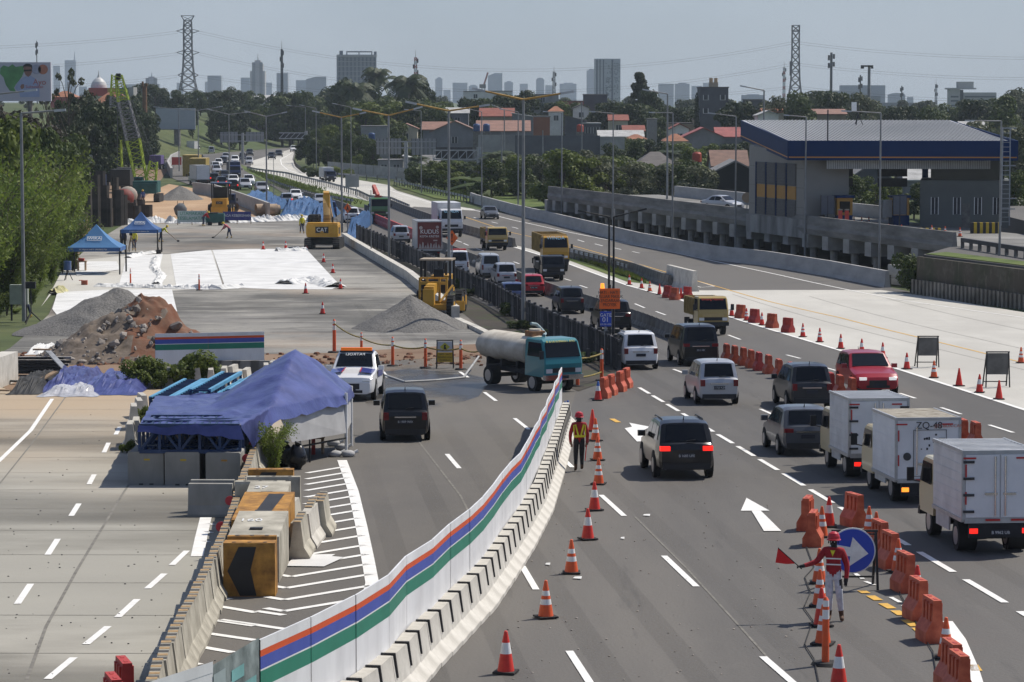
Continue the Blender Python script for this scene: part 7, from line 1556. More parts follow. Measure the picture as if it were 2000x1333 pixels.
def truss(label, p, L_, rz, tilt=0, h=.75, w=.9, mats=(m_trus, m_trusl), group=None, n=5):
 t = thing('steel_truss', label, 'truss', p, rz, group); mb = MB()
 for x in (0, w):
  for z in (0, h): mb.bar((x,0,z),(x,L_,z),.11)
 mb.obj('chord', [mats[1] if group else mats[0]], t); mb = MB()
 for k in range(n+1):
  y = L_*k/n
  for x in (0,w):
   mb.bar((x,y,0),(x,y,h),.08)
   if k < n: mb.bar((x,y,0 if k%2 else h),(x,y+L_/n,h if k%2 else 0),.07)
 mb.bar((0,0,h*.5),(w,0,h*.5),.05); mb.bar((0,0,h),(w,0,h),.05); mb.obj('lattice', [mats[0]], t); mb = MB()
 for k in range(14): y = L_*(k+.5)/14; mb.bar((0,y,h),(w,y,h),.06); mb.bar((0,y,0),(w,y,0),.06)
 mb.obj('rung', [mats[0]], t, kind='stuff'); return t
truss('dark blue steel truss lying on the concrete blocks under the tarpaulin', g3(-7.85,81.55,.98), 2.9, math.pi/2, n=5); truss('second shade-darkened blue truss behind the first one under the tarpaulin', g3(-7.85,83.4,.98), 2.9, math.pi/2, n=5)
for i, px in enumerate((293,337,372,412,446)):
 x = (px-1000)/sc_at(92.5); q = truss(f'long light blue ladder truss sticking out behind the tarpaulin, {nth(i+1)} from the left', g3(x,92.6,.95+(.25 if i in (2,4) else 0)), 6.2, -.07, group='ladder trusses behind the tarpaulin', w=.62, h=.7)
 b = thing('timber_bearer', f'timber bearer under the ladder truss, {nth(i+1)} from the left', 'timber', g3(x,93.2,0), 0, 'timber bearers'); small(b, 'beam', [(-.1,.75,0,.25,0,.94 if i not in (2,4) else 1.19)], m_wood)
me_n = nj(1.25, m_bar); me_nd = nj(1.2, m_blkc)
for i, (px, py, rz) in enumerate(sorted(((262,838,.15),(272,826,.2),(255,876,.1),(266,868,.1),(278,815,.25)))): place('concrete_barrier', me_n, G(px,py), rz, f'upright barrier left of the tarpaulin shelter on the slab, {nth(i+1)} from the left', 'barrier', 'barrier clump left of the shelter')
for i, (px, py, rz) in enumerate(((412,1008,1.55),(416,1000,1.55))): place('concrete_barrier', me_nd, G(px,py), rz, f'dark faced barrier standing alone on the slab before the weathered row, {["front","rear"][i]} one', 'barrier', 'pair of barriers on the slab')
for i, px in enumerate((290,320,354,388,424,460,496)): place('concrete_barrier', me_nd, G(px,745)+Vector((.4,.45,0)), math.pi/2, f'grey barrier under the short striped hoarding, {nth(i+1)} from the left', 'barrier', 'barriers under the short hoarding')
for i, (px, py, rz) in enumerate(sorted(((386,757,.1),(412,760,.1),(438,757,.05),(455,753,-.1),(466,764,0),(481,760,-.05),(533,744,0),(553,742,0),(300,752,1.5),(330,757,1.5),(520,750,.1)))): place('concrete_barrier', me_n, G(px,py), rz, f'loose pale barrier in the jumble before the short hoarding, {nth(i+1)} from the left', 'barrier', 'barrier jumble before the short hoarding')
sh_ = thing('short_hoarding', 'short metal hoarding with orange, blue and green stripes behind the tarpaulin shelter', 'hoarding')
hoarding(sh_, [G(304,747), G(410,742)+Vector((0,-.5,0)), G(517,741)])
for i, (px, py, rz) in enumerate(((584,1084,.02),(600,1066,.05),(611,1052,.03),(622,1040,.0),(570,1045,.0))): place('concrete_barrier', me_o if i in (3,) else nj(1.5, m_old, slots=True) if i == 0 else MATS and me_n, G(px,py), rz-.08, f'barrier standing on the hatched area right of the ochre blocks, {nth(i+1)} from the camera', 'barrier', 'barriers on the hatched area')
def stripeblock(label, p, w, h, d, rz=0, tilt=0, num=None, face=True, grey=False):
 t = thing('striped_block', label, 'block', p, rz); t.rotation_euler.x = tilt
 mb = MB(); mb.prism([(0,0),(d,0),(d-.12,h*.9),(d-.14,h),(.02,h),(0,h*.95)], -w/2, w/2, 'x'); mb.obj('block_body', [m_old if grey else m_yel], t)
 if face:
  mb = MB(); mb.add([(-w*.18,-.012,.02),(w*.14,-.012,.02),(-w*.20+.25,-.012,h*.5),(w*.14,-.012,h*.93),(-w*.2,-.012,h*.93),(-w*.42,-.012,h*.48)], [(0,1,2,3,4,5)]); mb.obj('black_chevron', [m_blk], t)
 mb = MB()
 for k in (-.3,0,.3): mb.cyl((w*k,.12,h+.001),(w*k,.12,h+.008),.05,None,10)
 mb.box(-w*.3,w*.3,.112,.128,h+.001,h+.005); mb.obj('hole_pattern', [m_blk], t)
 return t
p = G(487,1166); stripeblock('front ochre block with a bold black chevron at the end of the weathered barriers', p, 1.1, 1.15, .6)
stripeblock('thin ochre topped block just behind the front chevron block', p+Vector((0,.62,0)), 1.05, 1.2, .35, face=False)
def lay(label, x0, x1, y0, y1, z, mat, num=None, chev=False):
 t = thing('fallen_block', label, 'block', g3((x0+x1)/2, y0, 0)); w = x1-x0; d = y1-y0; mb = MB(); mb.prism([(0,0),(d,0),(d,z+.18),(0,z)], -w/2, w/2, 'x'); mb.obj('block_body', [mat], t); tl = math.atan2(.18, d)
 if num: textobj(num, .36, m_white, t, (-w*.18,d*.62,z+.18*.62+.012), (tl,0,0), 'painted_number')
 if chev:
  mb = MB(); zz = lambda y: z+.18*y/d+.008; mb.add([(-w*.15,.1,zz(.1)),(w*.15,.1,zz(.1)),(w*.32,d-.3,zz(d-.3)),(.0,d-.3,zz(d-.3))], [(0,1,2,3)]); mb.obj('black_stripe', [m_blk], t)
 small(t, 'grip_slot', [(-.14,.14,d*.25,d*.25+.2,z+.18*.3,z+.18*.3+.03)], m_blk)
lay('grey fallen block painted with the number 160', -6.25, -5.12, 61.9, 64.6, 1.02, m_old, '160'); lay('ochre fallen block with a broad black stripe behind the block 160', -6.45, -5.25, 64.8, 68.2, 1.04, m_yel, None, True); lay('greyish fallen slab with painted 27 beyond the ochre fallen block', -6.5, -5.5, 68.4, 70.2, 1.12, m_old, '27')
for i, y in enumerate((70.5, 71.6)): stripeblock(f'weathered block with dark holes behind the block 27, {["nearer","farther"][i]} one', g3(-6.3+i*.25, y, 0), 1.25+.1*i, 1.3, .4, face=False, grey=True)
stripeblock('ochre block with a slanted black stripe before the feathery shrub', G(529,988), 1.22, .98, .5)
for i, (x, y) in enumerate(((-4.95,69.4),(-4.75,70.6),(-5.0,66.4))): place('concrete_barrier', me_o, g3(x,y,0), .0, f'brown barrier right behind the fallen blocks, {nth(i+1)} counting from the rear', 'barrier', 'brown barriers behind the fallen blocks')
sheet('paper_sheet', [(556,1108),(580,1086),(655,1085),(648,1089),(672,1091),(633,1109)], m_geo, .03); tag(bpy.data.objects['paper_sheet'], 'white torn paper sheet lying on the hatched area', 'sheet')
shb = thing('feathery_shrub', 'feathery green shrub growing between the shelter and the rubbish bags', 'shrub', G(535,934)); shb.scale = (1.9,1.9,2.0)
for nm, me in zip(('crown','trunk'), TP[('bamboo',1)]): o = bpy.data.objects.new(nm, me); COL.objects.link(o); o.parent = shb
for i, (px, py, w, h) in enumerate(((285,758,1.6,1.5),(356,757,2.2,1.8),(505,905,1.2,.9),(285,838,.6,.9),(248,885,.4,.5),(315,760,.8,.8))):
 t = thing('weed_shrub', 'weedy green shrub ' + ['left of the short hoarding barriers','under the short striped hoarding','at the foot of the feathery shrub','beside the upright barrier clump','at the foot of the upright barrier clump','small one before the short hoarding'][i], 'shrub', G(px,py)); t.scale = (w,w,h)
 for nm, me in zip(('crown','trunk'), TP[('litebush', i % 3)]): o = bpy.data.objects.new(nm, me); COL.objects.link(o); o.parent = t
# heaps
def heap(name, label, px, py, rx, ry, h, mats, seed, rough=.22, n=56, peak=(0,0), red=None, cat='heap'):
 c = G(px, py); mb = MB(); vs = []; fs = []; m = 34
 for i in range(m+1):
  for j in range(n):
   a = 2*math.pi*j/n; r = i/m; x, y = math.cos(a)*r*rx, math.sin(a)*r*ry; e = 1+.22*nz(math.cos(a)*1.7, math.sin(a)*1.7, seed)
   z = h*max(0,(1-r))**1.05*(1+.28*nz(x*.45+seed, y*.45, 1)) + rough*h*.35*nz(x*1.6,y*1.6,seed)*min(1,(1-r)*4) + rough*.12*h*nz(x*5,y*5,seed)*min(1,(1-r)*6)
   px_, py_ = x*e+peak[0]*(1-r), y*e+peak[1]*(1-r); vs.append((c.x+px_, c.y+py_, zg(c.y+py_)+max(0,z)-.02 if i < m else zg(c.y+py_)-.05))
 for i in range(m):
  for j in range(n): fs.append((i*n+j, (i+1)*n+j, (i+1)*n+(j+1) % n, i*n+(j+1) % n))
 mb.add(vs, fs, 0, True)
 if red: mb.mi = [1 if red(vs[f[0]][0]-c.x, vs[f[0]][1]-c.y, vs[f[0]][2]-zg(c.y)) else 0 for f in fs]
 o = mb.obj(name, mats); tag(o, label, cat); return o, c
heap('gravel_heap', 'grey gravel heap in front of the yellow grader', 802, 642, 3.4, 4.4, 2.0, [m_grav], 2, .1)
heap('gravel_heap', 'grey gravel heap behind the red rubble on the left', 195, 648, 5.2, 5.5, 2.5, [m_grav], 5, .12, peak=(.8,0))
heap('gravel_heap', 'far grey gravel heap on the tan soil by the site wall', 352, 390, 3.6, 5, 2.0, [m_grav], 8, .1)
m_mix = M('soil_brown', (.15,.115,.085), .95, var=.4, scale=2, col2=(.21,.17,.135), bump=1., detail=10)
ro, rc = heap('rubble_heap', 'big heap of red soil and broken concrete on the left', 252, 702, 5.0, 4.4, 3.15, [m_mix, m_soilr], 11, .36, peak=(.5,1.0), red=lambda x, y, z: x > .4+1.9*nz(x*.9,y*.9,4)+.8*nz(x*2.5,z*2.5,9) or z > 2.7+.8*nz(x,y,2))
random.seed(21); vs, fs = [], []; mb = MB()
for k in range(520):
 a = random.uniform(0,6.28); r = random.random()**.55;
 if random.random() < .35+.45*math.cos(a): continue
 x, y = math.cos(a)*r*4.7, math.sin(a)*r*4.3-.3; z = 3.1*(1-r)*.95*(1+.1*math.cos(a)); s = random.uniform(.05,.22)*(1 if random.random() < .93 else 2.)
 X = Matrix.Translation((rc.x+x+.4*(1-r), rc.y+y+(1-r), zg(rc.y+y)+max(.02,z*.97)))@Euler((random.uniform(0,3),random.uniform(0,3),random.uniform(0,3))).to_matrix().to_4x4(); mb.ball((0,0,0), (s,s*random.uniform(.6,1),s*random.uniform(.4,.8)), 5, 4, 0, X, False, .25)
for k in range(90):
 p = G(random.uniform(150,310), random.uniform(684,703)); s = random.uniform(.1,.38); mb.ball((p.x,p.y,p.z+s*.4), (s,s*.8,s*.7), 5, 4, 0, None, False, .25)
o = mb.obj('rubble', [m_rub1]); o['kind'] = 'stuff'
mb = MB(); random.seed(8)
for k in range(260):
 x = random.choice([random.uniform(-22,-8), random.uniform(-8,-2)]); p = G(random.uniform(20,950), random.uniform(692,716)); s = random.uniform(.05,.2); mb.ball((p.x,p.y,p.z+.03), (s,s,s*.6), 5, 4, 0, None, False, .3)
o = mb.obj('soil_clods', [m_soilr]); o['kind'] = 'stuff'
mb = MB()
for k in range(420):
 p = G(random.uniform(990,1560), random.uniform(830,1330)) if k % 3 else G(random.uniform(10,420), random.uniform(790,1330)); s = random.uniform(.006,.028); mb.ball((p.x,p.y,p.z+.012), (s,s*1.2,s*.5), 5, 4, k % 3 == 0 and 1 or 0, None, False, .3)
o = mb.obj('road_grit', [m_rub1, m_mdk]); o['kind'] = 'stuff'
for i, (px, py, w) in enumerate(((1128,1132,.10),(1070,1105,.06),(1263,1009,.10),(1216,1054,.05))):
 p = G(px,py); mb = MB(); mb.add([(p.x-w,p.y,p.z+.03),(p.x+w*.8,p.y-.1,p.z+.03),(p.x+w,p.y+.12,p.z+.05),(p.x-w*.6,p.y+.14,p.z+.04)], [(0,1,2,3)]); o = mb.obj('paper_scrap', [m_geo]); tag(o, 'white paper scrap lying on the asphalt ' + ['beside the third cone','by the foot of the white barriers','in the empty lane, longest','right of the fourth cone'][i], 'paper scrap')
def crumple(name, label, px0, px1, py0, py1, h, mats, seed, cat='tarpaulin', f=1.):
 a, b = G(px0, py1), G(px1, py1); c = G((px0+px1)/2, py0); mb = MB(); nx_, ny_ = 44, 20; vs = []
 for j in range(ny_+1):
  for i in range(nx_+1):
   u, v = i/nx_, j/ny_; x = lerp(a.x,b.x,u); y = lerp(a.y,c.y,v)+.35*nz(u*5,0,seed); env = min(1,6*u,6*(1-u))*min(1,5*v,5*(1-v))
   z = h*env*(.5+.35*nz(u*5*f,v*2.5,seed)+.3*abs(nz(u*9*f,v*6,seed+2))+.22*abs(nz(u*17*f,v*10,seed+5))); vs.append((x, y, zg(y)+max(.02,z)))
 mb.add(vs, [(j*(nx_+1)+i, j*(nx_+1)+i+1, (j+1)*(nx_+1)+i+1, (j+1)*(nx_+1)+i) for j in range(ny_) for i in range(nx_)], 0, False); o = mb.obj(name, mats); tag(o, label, cat)
crumple('blue_tarpaulin', 'crumpled blue tarpaulin heap on the slab, wide right one', 140, 268, 738, 773, .8, [m_tarp], 3); crumple('blue_tarpaulin', 'crumpled blue tarpaulin heap beside the plank, smaller left one', 68, 145, 734, 768, .85, [m_tarp], 6); crumple('silver_sheet', 'crumpled silver plastic under the blue tarpaulin', 70, 190, 758, 776, .45, [m_tarps], 9, 'plastic sheet'); crumple('dark_sheet', 'dark torn plastic heap at the left edge beside the plank', 10, 75, 742, 772, .8, [m_mdk], 12, 'plastic sheet')
tb = thing('timber_stack', 'stack of grey weathered planks left of the rubble heap', 'timber', G(76,735)); random.seed(5); m_gw = M('grey_wood', (.30,.28,.26), .9, var=.5, scale=4)
for k in range(14): small(tb, 'plank', [(-1.35+random.uniform(-.15,.15),1.25+random.uniform(-.2,.2),(k%3)*.25,(k%3)*.25+.22,.1+(k//3)*.16,.2+(k//3)*.16)], m_gw if k % 3 else m_mdk)
for i, (px, py, L_, rz, m, lab) in enumerate(((52,765,1.9,-.55,m_wood,'brown plank leaning beside the blue tarpaulin'),(100,735,.8,1.4,m_wood,'short brown board lying on the blue tarpaulin'),(140,742,3.2,.5,m_steel,'long pale beam lying against the rubble foot'),(20,770,1.5,1.3,m_wood,'scrap timber at the left edge of the slab'),(35,752,1.7,1.1,m_mdk,'dark scrap board at the left edge'))):
 p = G(px,py); mb = MB(); mb.box(-.13,.13,0,L_,0,.06); o = mb.obj('plank', [m]); o.location = p+Vector((0,0,.12 if i != 1 else 1.15)); o.rotation_euler = (.28 if i in (0,2) else 0,0,rz); tag(o, lab, 'plank')
crumple('white_bags', 'row of pale cement bags behind the plank stack', 45, 105, 682, 694, .5, [m_geo], 15, 'bags', 1.6)
# white membranes on the gravel
for i, (pp, lab) in enumerate(((([(415,489),(480,487),(598,487),(664,558),(648,566),(545,566),(440,562)]),'large white membrane with a crumpled right edge on the gravel'),([(333,497),(412,489),(436,562),(345,565)],'square white membrane left of the large one'),([(248,500),(318,497),(313,520),(318,560),(232,558),(240,530)],'brilliant white narrow membrane beside the front canopy tent'),([(112,572),(214,567),(207,578),(225,612),(118,625),(102,605)],'white membrane sheet behind the gravel heap, left of two'),([(226,567),(336,567),(346,610),(300,612),(225,600)],'white membrane sheet behind the red rubble, right of two'),([(140,512),(228,512),(236,528),(150,540)],'pale membrane under the front canopy tent'))):
 o = sheet('membrane', pp, m_geo, .022+.006*i); tag(o, lab, 'membrane')
sheet('pale_concrete_patch', [(130,512),(240,500),(330,497),(415,489),(436,562),(345,568),(100,575),(80,600),(105,560)], conc, .012, kind='structure')
random.seed(31)
def ridge(label, pts, w, h, seed, mat=m_geo):
 w_ = [G(*p) for p in pts]; mb = MB(); P_ = walk(w_, .16); vs = []
 for i, (p, hd) in enumerate(P_):
  n = Vector((math.cos(hd), math.sin(hd), 0))
  for k in range(7):
   u = k/6-.5; z = h*max(0,math.cos(u*math.pi))*(.4+.9*abs(nz(i*.35,u*3,seed))); q = p+n*(u*w*(1+.5*nz(i*.2,0,seed+3)))+Vector((0,.25*nz(i*.3,u*4,seed+7),0)); vs.append((q.x, q.y, zg(q.y)+.03+z))
 mb.add(vs, [(i*7+k, i*7+k+1, i*7+k+8, i*7+k+7) for i in range(len(P_)-1) for k in range(6)]); o = mb.obj('crumpled_membrane', [mat]); tag(o, label, 'membrane')
ridge('crumpled white roll along the front edge of the membranes', [(190,560),(300,563),(420,566),(470,562)], 1.3, .4, 1); ridge('crumpled white roll at the right corner of the large membrane', [(555,556),(610,550),(655,562)], 1.7, .5, 2); ridge('crumpled white roll at the far edge near the cones', [(540,491),(600,490)], 1.6, .45, 3); ridge('wrinkled strip along the narrow membrane right edge', [(305,505),(300,525),(316,540),(305,556)], .8, .3, 4); ridge('wavy white scrap by the survey tent', [(250,505),(275,498),(300,495)], .8, .35, 5); ridge('crumpled yellowish scrap at the left membrane corner', [(102,575),(125,569)], .9, .5, 6, M('scrap_yellow', (.45,.42,.22), .8, var=.3))
ridge('white torn plastic row along the far edge of the gravel, left stretch', [(215,440),(300,436),(420,437)], 2.2, .9, 7); ridge('white torn plastic row along the far edge of the gravel, right stretch', [(440,436),(520,433),(600,430)], 2.0, .9, 8)
def banner(label, x0, x1, py, h, mat, txt=None, tm=m_white, z0=.4):
 a, b = G(x0,py), G(x1,py); t = thing('site_banner', label, 'banner', a); w = b.x-a.x; small(t, 'sheet', [(0,w,-.02,.02,z0,z0+h)], mat)
 for k in (0, .5, 1): small(t, 'stake', [(w*k-.04,w*k+.04,.03,.1,0,z0+h+.1)], m_wood)
 if txt: textobj(txt, h*.42, tm, t, (w/2,-.035,z0+h*.55), (R(90),0,0), 'lettering', sx=.9)
banner('dark blue banner with white lettering along the site edge', 436, 490, 438, 1.0, M('banner_navy', (.05,.05,.20), .6, var=.2), 'JAGA KEBERSIHAN'); banner('white green banner on stakes left of the blue banner', 347, 403, 440, 1.3, M('banner_mint', (.52,.60,.57), .6, var=.1), 'UTAMAKAN\nKESELAMATAN', M('banner_green', (.05,.28,.16), .6, var=0), .3); banner('grey cloth hung on stakes behind the canopy tents', 192, 220, 444, 1.8, m_grey, None, m_white, .2)
for i, (x0, x1, y0, y1, h) in enumerate(((455,500,384,402,1.6),(503,540,398,414,1.9),(541,612,408,424,2.2),(598,640,416,434,2.6),(672,695,430,466,2.2))): crumple('blue_netting', f'sagging blue netting over the site fence, {nth(i+1)} from the left', x0, x1, y0, y1, h, [M('net_blue', (.02,.075,.20), .7, var=.3, scale=2, col2=(.035,.12,.28))], 40+i, 'netting', .6)
# canopy tents
m_can = M('canopy_cloth', (.025,.08,.24), .6, var=.12, scale=.8, col2=(.04,.12,.30)); m_canl = M('canopy_light', (.05,.16,.34), .6, var=.12, scale=.8)
def gazebo(label, xl, xr, ye, yp, yb, mat, name='canopy_tent', text=True):
 p = G((xl+xr)/2, yb); s = sc_at(p.y); W_ = (xr-xl)/s; he = (yb-ye)/s; hp = (yb-yp)/s+.25; t = thing(name, label, 'tent', p); D = W_*.9; mb = MB(); c = (0,D/2,hp)
 q = [(-W_/2,0,he),(W_/2,0,he),(W_/2,D,he),(-W_/2,D,he)]
 for i in range(4):
  a, b = Vector(q[i]), Vector(q[(i+1)%4]); n = 6; C_ = Vector(c); vs = []
  for r in range(n+1):
   f = r/n; u, v = a.lerp(C_,f), b.lerp(C_,f); sagz = -.22*math.sin(f*math.pi)
   for k in range(5): w = u.lerp(v,k/4); vs.append((w.x,w.y,w.z+sagz))
  mb.add(vs, [(r*5+k, r*5+k+1, r*5+k+6, r*5+k+5) for r in range(n) for k in range(4)], 0, True)
 mb.obj('roof_cloth', [mat], t); mb = MB()
 for i in range(4): a, b = q[i], q[(i+1)%4]; mb.add([a,b,(b[0],b[1],he-.32),(a[0],a[1],he-.32)], [(3,2,1,0)])
 mb.obj('valance', [m_can], t)
 for x, y, z in q: mb = MB(); mb.box(x-.06,x+.06,y-.06+.07*(y==0),y+.06,0,he); mb.obj('leg', [m_mdk], t)
 if text:
  sl = math.atan2(hp-he, D/2); yy = D*.21; zz = lerp(he,hp,.42)-.17
  fr = MB(); w, h = W_*.14, W_*.052
  for (x0,x1,y0,y1) in ((-w,w,h-.03,h),(-w,w,-h,-h+.03),(-w,-w+.03,-h,h),(w-.03,w,-h,h)): fr.box(x0,x1,y0,y1,0,.01)
  o = fr.obj('logo_frame', [m_white], t); o.location = (0,yy,zz+.10); o.rotation_euler = (sl,0,0); textobj('WIKA', W_*.095, m_white, t, (0,yy-.01,zz+.115), (sl,0,0), 'logo_lettering'); textobj('PT WIJAYA KARYA (PERSERO) Tbk', W_*.035, m_white, t, (0,-.02,he-.16), (R(90),0,0), 'valance_lettering')
 return t
gazebo('pale blue canopy tent lettered WIKA with low eaves, nearest', 131, 234, 484, 446, 537, m_canl); gazebo('dark blue canopy tent lettered WIKA over the surveyors', 236, 308, 449, 420, 496, m_can); gazebo('small far blue canopy tent half hidden by bamboo', 128, 162, 430, 414, 458, m_canl, text=False)
for i, (px, py, lab, kind) in enumerate(((132,548,'blue drum of a stand beside the nearest canopy tent','drum'),(160,530,'dark wooden stool with tools under the nearest tent','stool'),(140,528,'black cloth covered heap beside the stool','heap'),(165,557,'small terracotta box on the membrane','box'),(310,497,'black paint pot at the leg of the survey tent','pot'))):
 t = thing('site_'+kind, lab, kind, G(px,py)); mb = MB()
 if kind == 'drum': mb.cyl((0,0,.8),(0,0,1.5),.3,None,12); mb.obj('drum_body', [m_tb], t); mb = MB(); [mb.bar((0,0,.85),(.4*math.cos(a),.4*math.sin(a),0),.05) for a in (0,2.1,4.2)]; mb.obj('tripod', [m_mdk], t)
 elif kind == 'stool': mb.box(-.4,.4,-.3,.3,.75,.85); mb.obj('top', [m_wood], t); [small(t, 'leg', [(x-.05,x+.05,-.25,.25,0,.75)], m_wood) for x in (-.3,.3)]; small(t, 'red_case', [(-.25,.2,-.2,.2,.85,1.05)], m_watr)
 elif kind == 'heap': mb.ball((0,0,.4), (.5,.5,.55), 9, 7, jit=.12); mb.obj('cloth', [m_mdk], t)
 elif kind == 'box': mb.box(-.22,.22,-.2,.2,0,.35); mb.obj('box_body', [M('terracotta', (.35,.10,.06), .8)], t); small(t, 'flap', [(-.4,-.2,-.2,.2,.33,.37)], MATS['terracotta'])
 else: mb.cyl((0,0,0),(0,0,.4),.22,.25,10); mb.obj('pot_body', [m_mdk], t); small(t, 'handle', [(-.02,.02,-.02,.02,.4,.62)], m_mdk)
# excavator
def tracks(t, x, L_, w, h, yc=0):
 pr = [(-L_/2+h*.25,0),(L_/2-h*.25,0),(L_/2,h*.35),(L_/2,h*.65),(L_/2-h*.25,h),(-L_/2+h*.25,h),(-L_/2,h*.65),(-L_/2,h*.35)]
 mb = MB(); mb.prism(pr, x-w/2, x+w/2, 'x'); o = mb.obj('track', [m_mdk], t); mb = MB()
 for k in range(16): y = -L_/2+.1+k*(L_-.2)/15; mb.box(x-w/2-.01,x+w/2+.01,y-.04,y+.04,h,h+.035); mb.box(x-w/2-.01,x+w/2+.01,y-.04,y+.04,-.0,.01)
 for k in range(4): z = h*.2+k*h*.2; mb.box(x-w/2-.01,x+w/2+.01,-L_/2-.03,-L_/2+.02,z,z+.06)
 mb.obj('track_pad', [M('track_steel', (.12,.11,.10), .7, .3, var=.4, scale=4)], o, kind='stuff')
ex = thing('excavator', 'yellow crawler excavator seen from behind on the gravel', 'excavator', G(631,487)+Vector((0,2.0,0)), -.05)
for x in (-1.35,1.35): tracks(ex, x, 4.4, .62, .95)
small(ex, 'undercarriage', [(-1.0,1.0,-1.2,1.2,.35,1.0)], m_mdk)
mb = MB(); mb.prism([(-1.5,1.15),(1.5,1.15),(1.5,2.2),(1.42,2.45),(-1.42,2.45),(-1.5,2.2)], -1.75, .3, 'y'); mb.prism([(-1.42,1.12),(1.42,1.12),(1.5,1.4),(-1.5,1.4)], -1.95, -1.75, 'y'); mb.prism([(-1.5,1.4),(1.5,1.4),(1.5,2.15),(1.4,2.3),(-1.4,2.3),(-1.5,2.15)], -2.0, -1.75, 'y'); mb.obj('engine_house', [m_catyel], ex)
small(ex, 'badge_panel', [(-.62,.62,-2.02,-2.0,1.5,2.1)], m_blk); textobj('CAT', .52, m_white, ex, (0,-2.03,1.8), (R(90),0,0), 'badge_lettering'); mb = MB(); mb.add([(-.22,-2.04,1.54),(.22,-2.04,1.54),(0,-2.04,1.74)], [(0,1,2)]); mb.obj('badge_triangle', [m_catyel], ex)
small(ex, 'grille', [(-1.51,-1.49,-1.4,-.3,1.4,2.0),(1.49,1.51,-1.4,-.3,1.4,2.0)], m_mdk); mb = MB(); mb.prism([(-1.55,1.2),(-.5,1.2),(-.5,3.0),(-.6,3.15),(-1.45,3.15),(-1.55,3.0)], -.1, 1.7, 'y'); mb.obj('cab', [m_mdk], ex); small(ex, 'cab_window', [(-1.4,-.65,-.12,-.1,2.2,3.0),(-1.57,-1.55,.1,1.5,2.0,2.95)], m_glass); small(ex, 'exhaust', [(.8,.95,-.8,-.65,2.45,3.0)], m_mdk); small(ex, 'handrail', [(-1.3,1.3,-.7,-.66,2.75,2.79),(-1.3,-1.26,-.7,-.66,2.45,2.75),(1.26,1.3,-.7,-.66,2.45,2.75)], m_mdk)
mb = MB(); mb.bar((.2,.6,1.9),(.0,1.8,4.9),.62); mb.bar((.0,1.8,4.9),(-.3,4.2,5.0),.55); mb.obj('boom', [m_catyel], ex); mb = MB(); mb.bar((-.3,4.2,5.0),(.2,5.2,1.6),.42); mb.obj('stick', [m_catyel], ex); mb = MB(); mb.bar((.5,.9,1.9),(.35,1.7,3.8),.2); mb.bar((-.15,.9,1.9),(-.15,1.7,3.8),.2); mb.obj('hydraulic_ram', [m_steel], ex); mb = MB(); mb.ball((.3,5.2,1.0), (.55,.5,.6), 8, 6); mb.obj('bucket', [m_mdk], ex)
mb = MB()
for k in range(9): x = -.25+k*.07; mb.path([(x,1.9,5.0),(x+.06,.8+.1*k%3,4.2),(x+.14,.4,3.1),(x+.2,.3,2.4)], .035, 4)
mb.obj('hose_bundle', [M('hose_tan', (.45,.30,.12), .7)], ex, kind='stuff')
# grader
gr = thing('motor_grader', 'yellow motor grader with open canopy cab behind the gravel heap', 'grader', G(838,622)+Vector((0,1.2,0)), -.12)
def bigwheel(t, x, y, r, w):
 mb = MB(); mb.cyl((x-w/2,y,r),(x+w/2,y,r),r,None,18,0); o = mb.obj('wheel', [m_mdk], t); mb = MB()
 for k in range(18): a = 2*math.pi*k/18; mb.cbox((0,0,r), (w*1.02,.1,.12), 0, Matrix.Translation((x,y,r))@Matrix.Rotation(a,4,'X'))
 mb.obj('tread', [m_mdk], o, kind='stuff'); mb = MB(); mb.cyl((x-w/2-.02,y,r),(x+w/2+.02,y,r),r*.5,None,10); mb.obj('hub', [m_catyel], o)
for x in (-1.05,1.35): bigwheel(gr, x, 0, .66, .4)
for x in (-1.25,1.25):
 for y in (4.6,6.0): bigwheel(gr, x, y, .66, .42)
small(gr, 'axle', [(-1.0,1.3,-.15,.15,.55,.8)], m_catyel); mb = MB(); mb.prism([(-.3,.7),(.3,.7),(.3,1.9),(-.3,1.9)], -.3, .35, 'y'); mb.obj('front_frame', [m_catyel], gr); mb = MB(); mb.prism([(-.2,1.35),(.3,1.35),(4.6,1.6),(4.6,2.05),(.3,2.0)], -.28, .28, 'x'); mb.obj('main_beam', [m_catyel], gr)
mb = MB(); mb.bar((-.9,1.6,2.0),(.9,1.6,2.0),.18); mb.bar((-.9,1.9,2.3),(.9,1.9,2.3),.12)
for x in (-.85,-.4,.4,.85): mb.bar((x,1.6,2.35),(x,1.5,.7),.14)
mb.bar((.6,.3,.9),(1.3,1.2,1.9),.12); mb.obj('lift_arms', [m_catyel], gr); small(gr, 'counterweight_box', [(-.35,.35,-.5,-.3,.75,1.75)], m_catyel); small(gr, 'moldboard', [(-1.9,1.9,2.1,2.25,.25,.85)], m_catyel)
small(gr, 'cab_roof', [(-1.05,1.0,2.7,4.6,3.35,3.45)], M('cab_roof_tan', (.33,.27,.2), .7));
for x, y in ((-.95,2.8),(.9,2.8),(-.95,4.5),(.9,4.5)): mb = MB(); mb.bar((x,y,1.6),(x,y,3.38),.14); mb.obj('cab_post', [m_mdk], gr)
small(gr, 'cab_base', [(-.9,.85,2.9,4.5,1.3,2.1)], m_mdk); small(gr, 'engine_hood', [(-.6,.6,4.6,6.9,1.2,2.3)], m_catyel); small(gr, 'seat', [(-.3,.3,3.8,4.2,2.1,2.75)], m_mdk); mb = MB(); mb.cyl((.3,5.2,2.3),(.3,5.2,3.1),.08,None,8); mb.obj('exhaust', [m_mdk], gr)
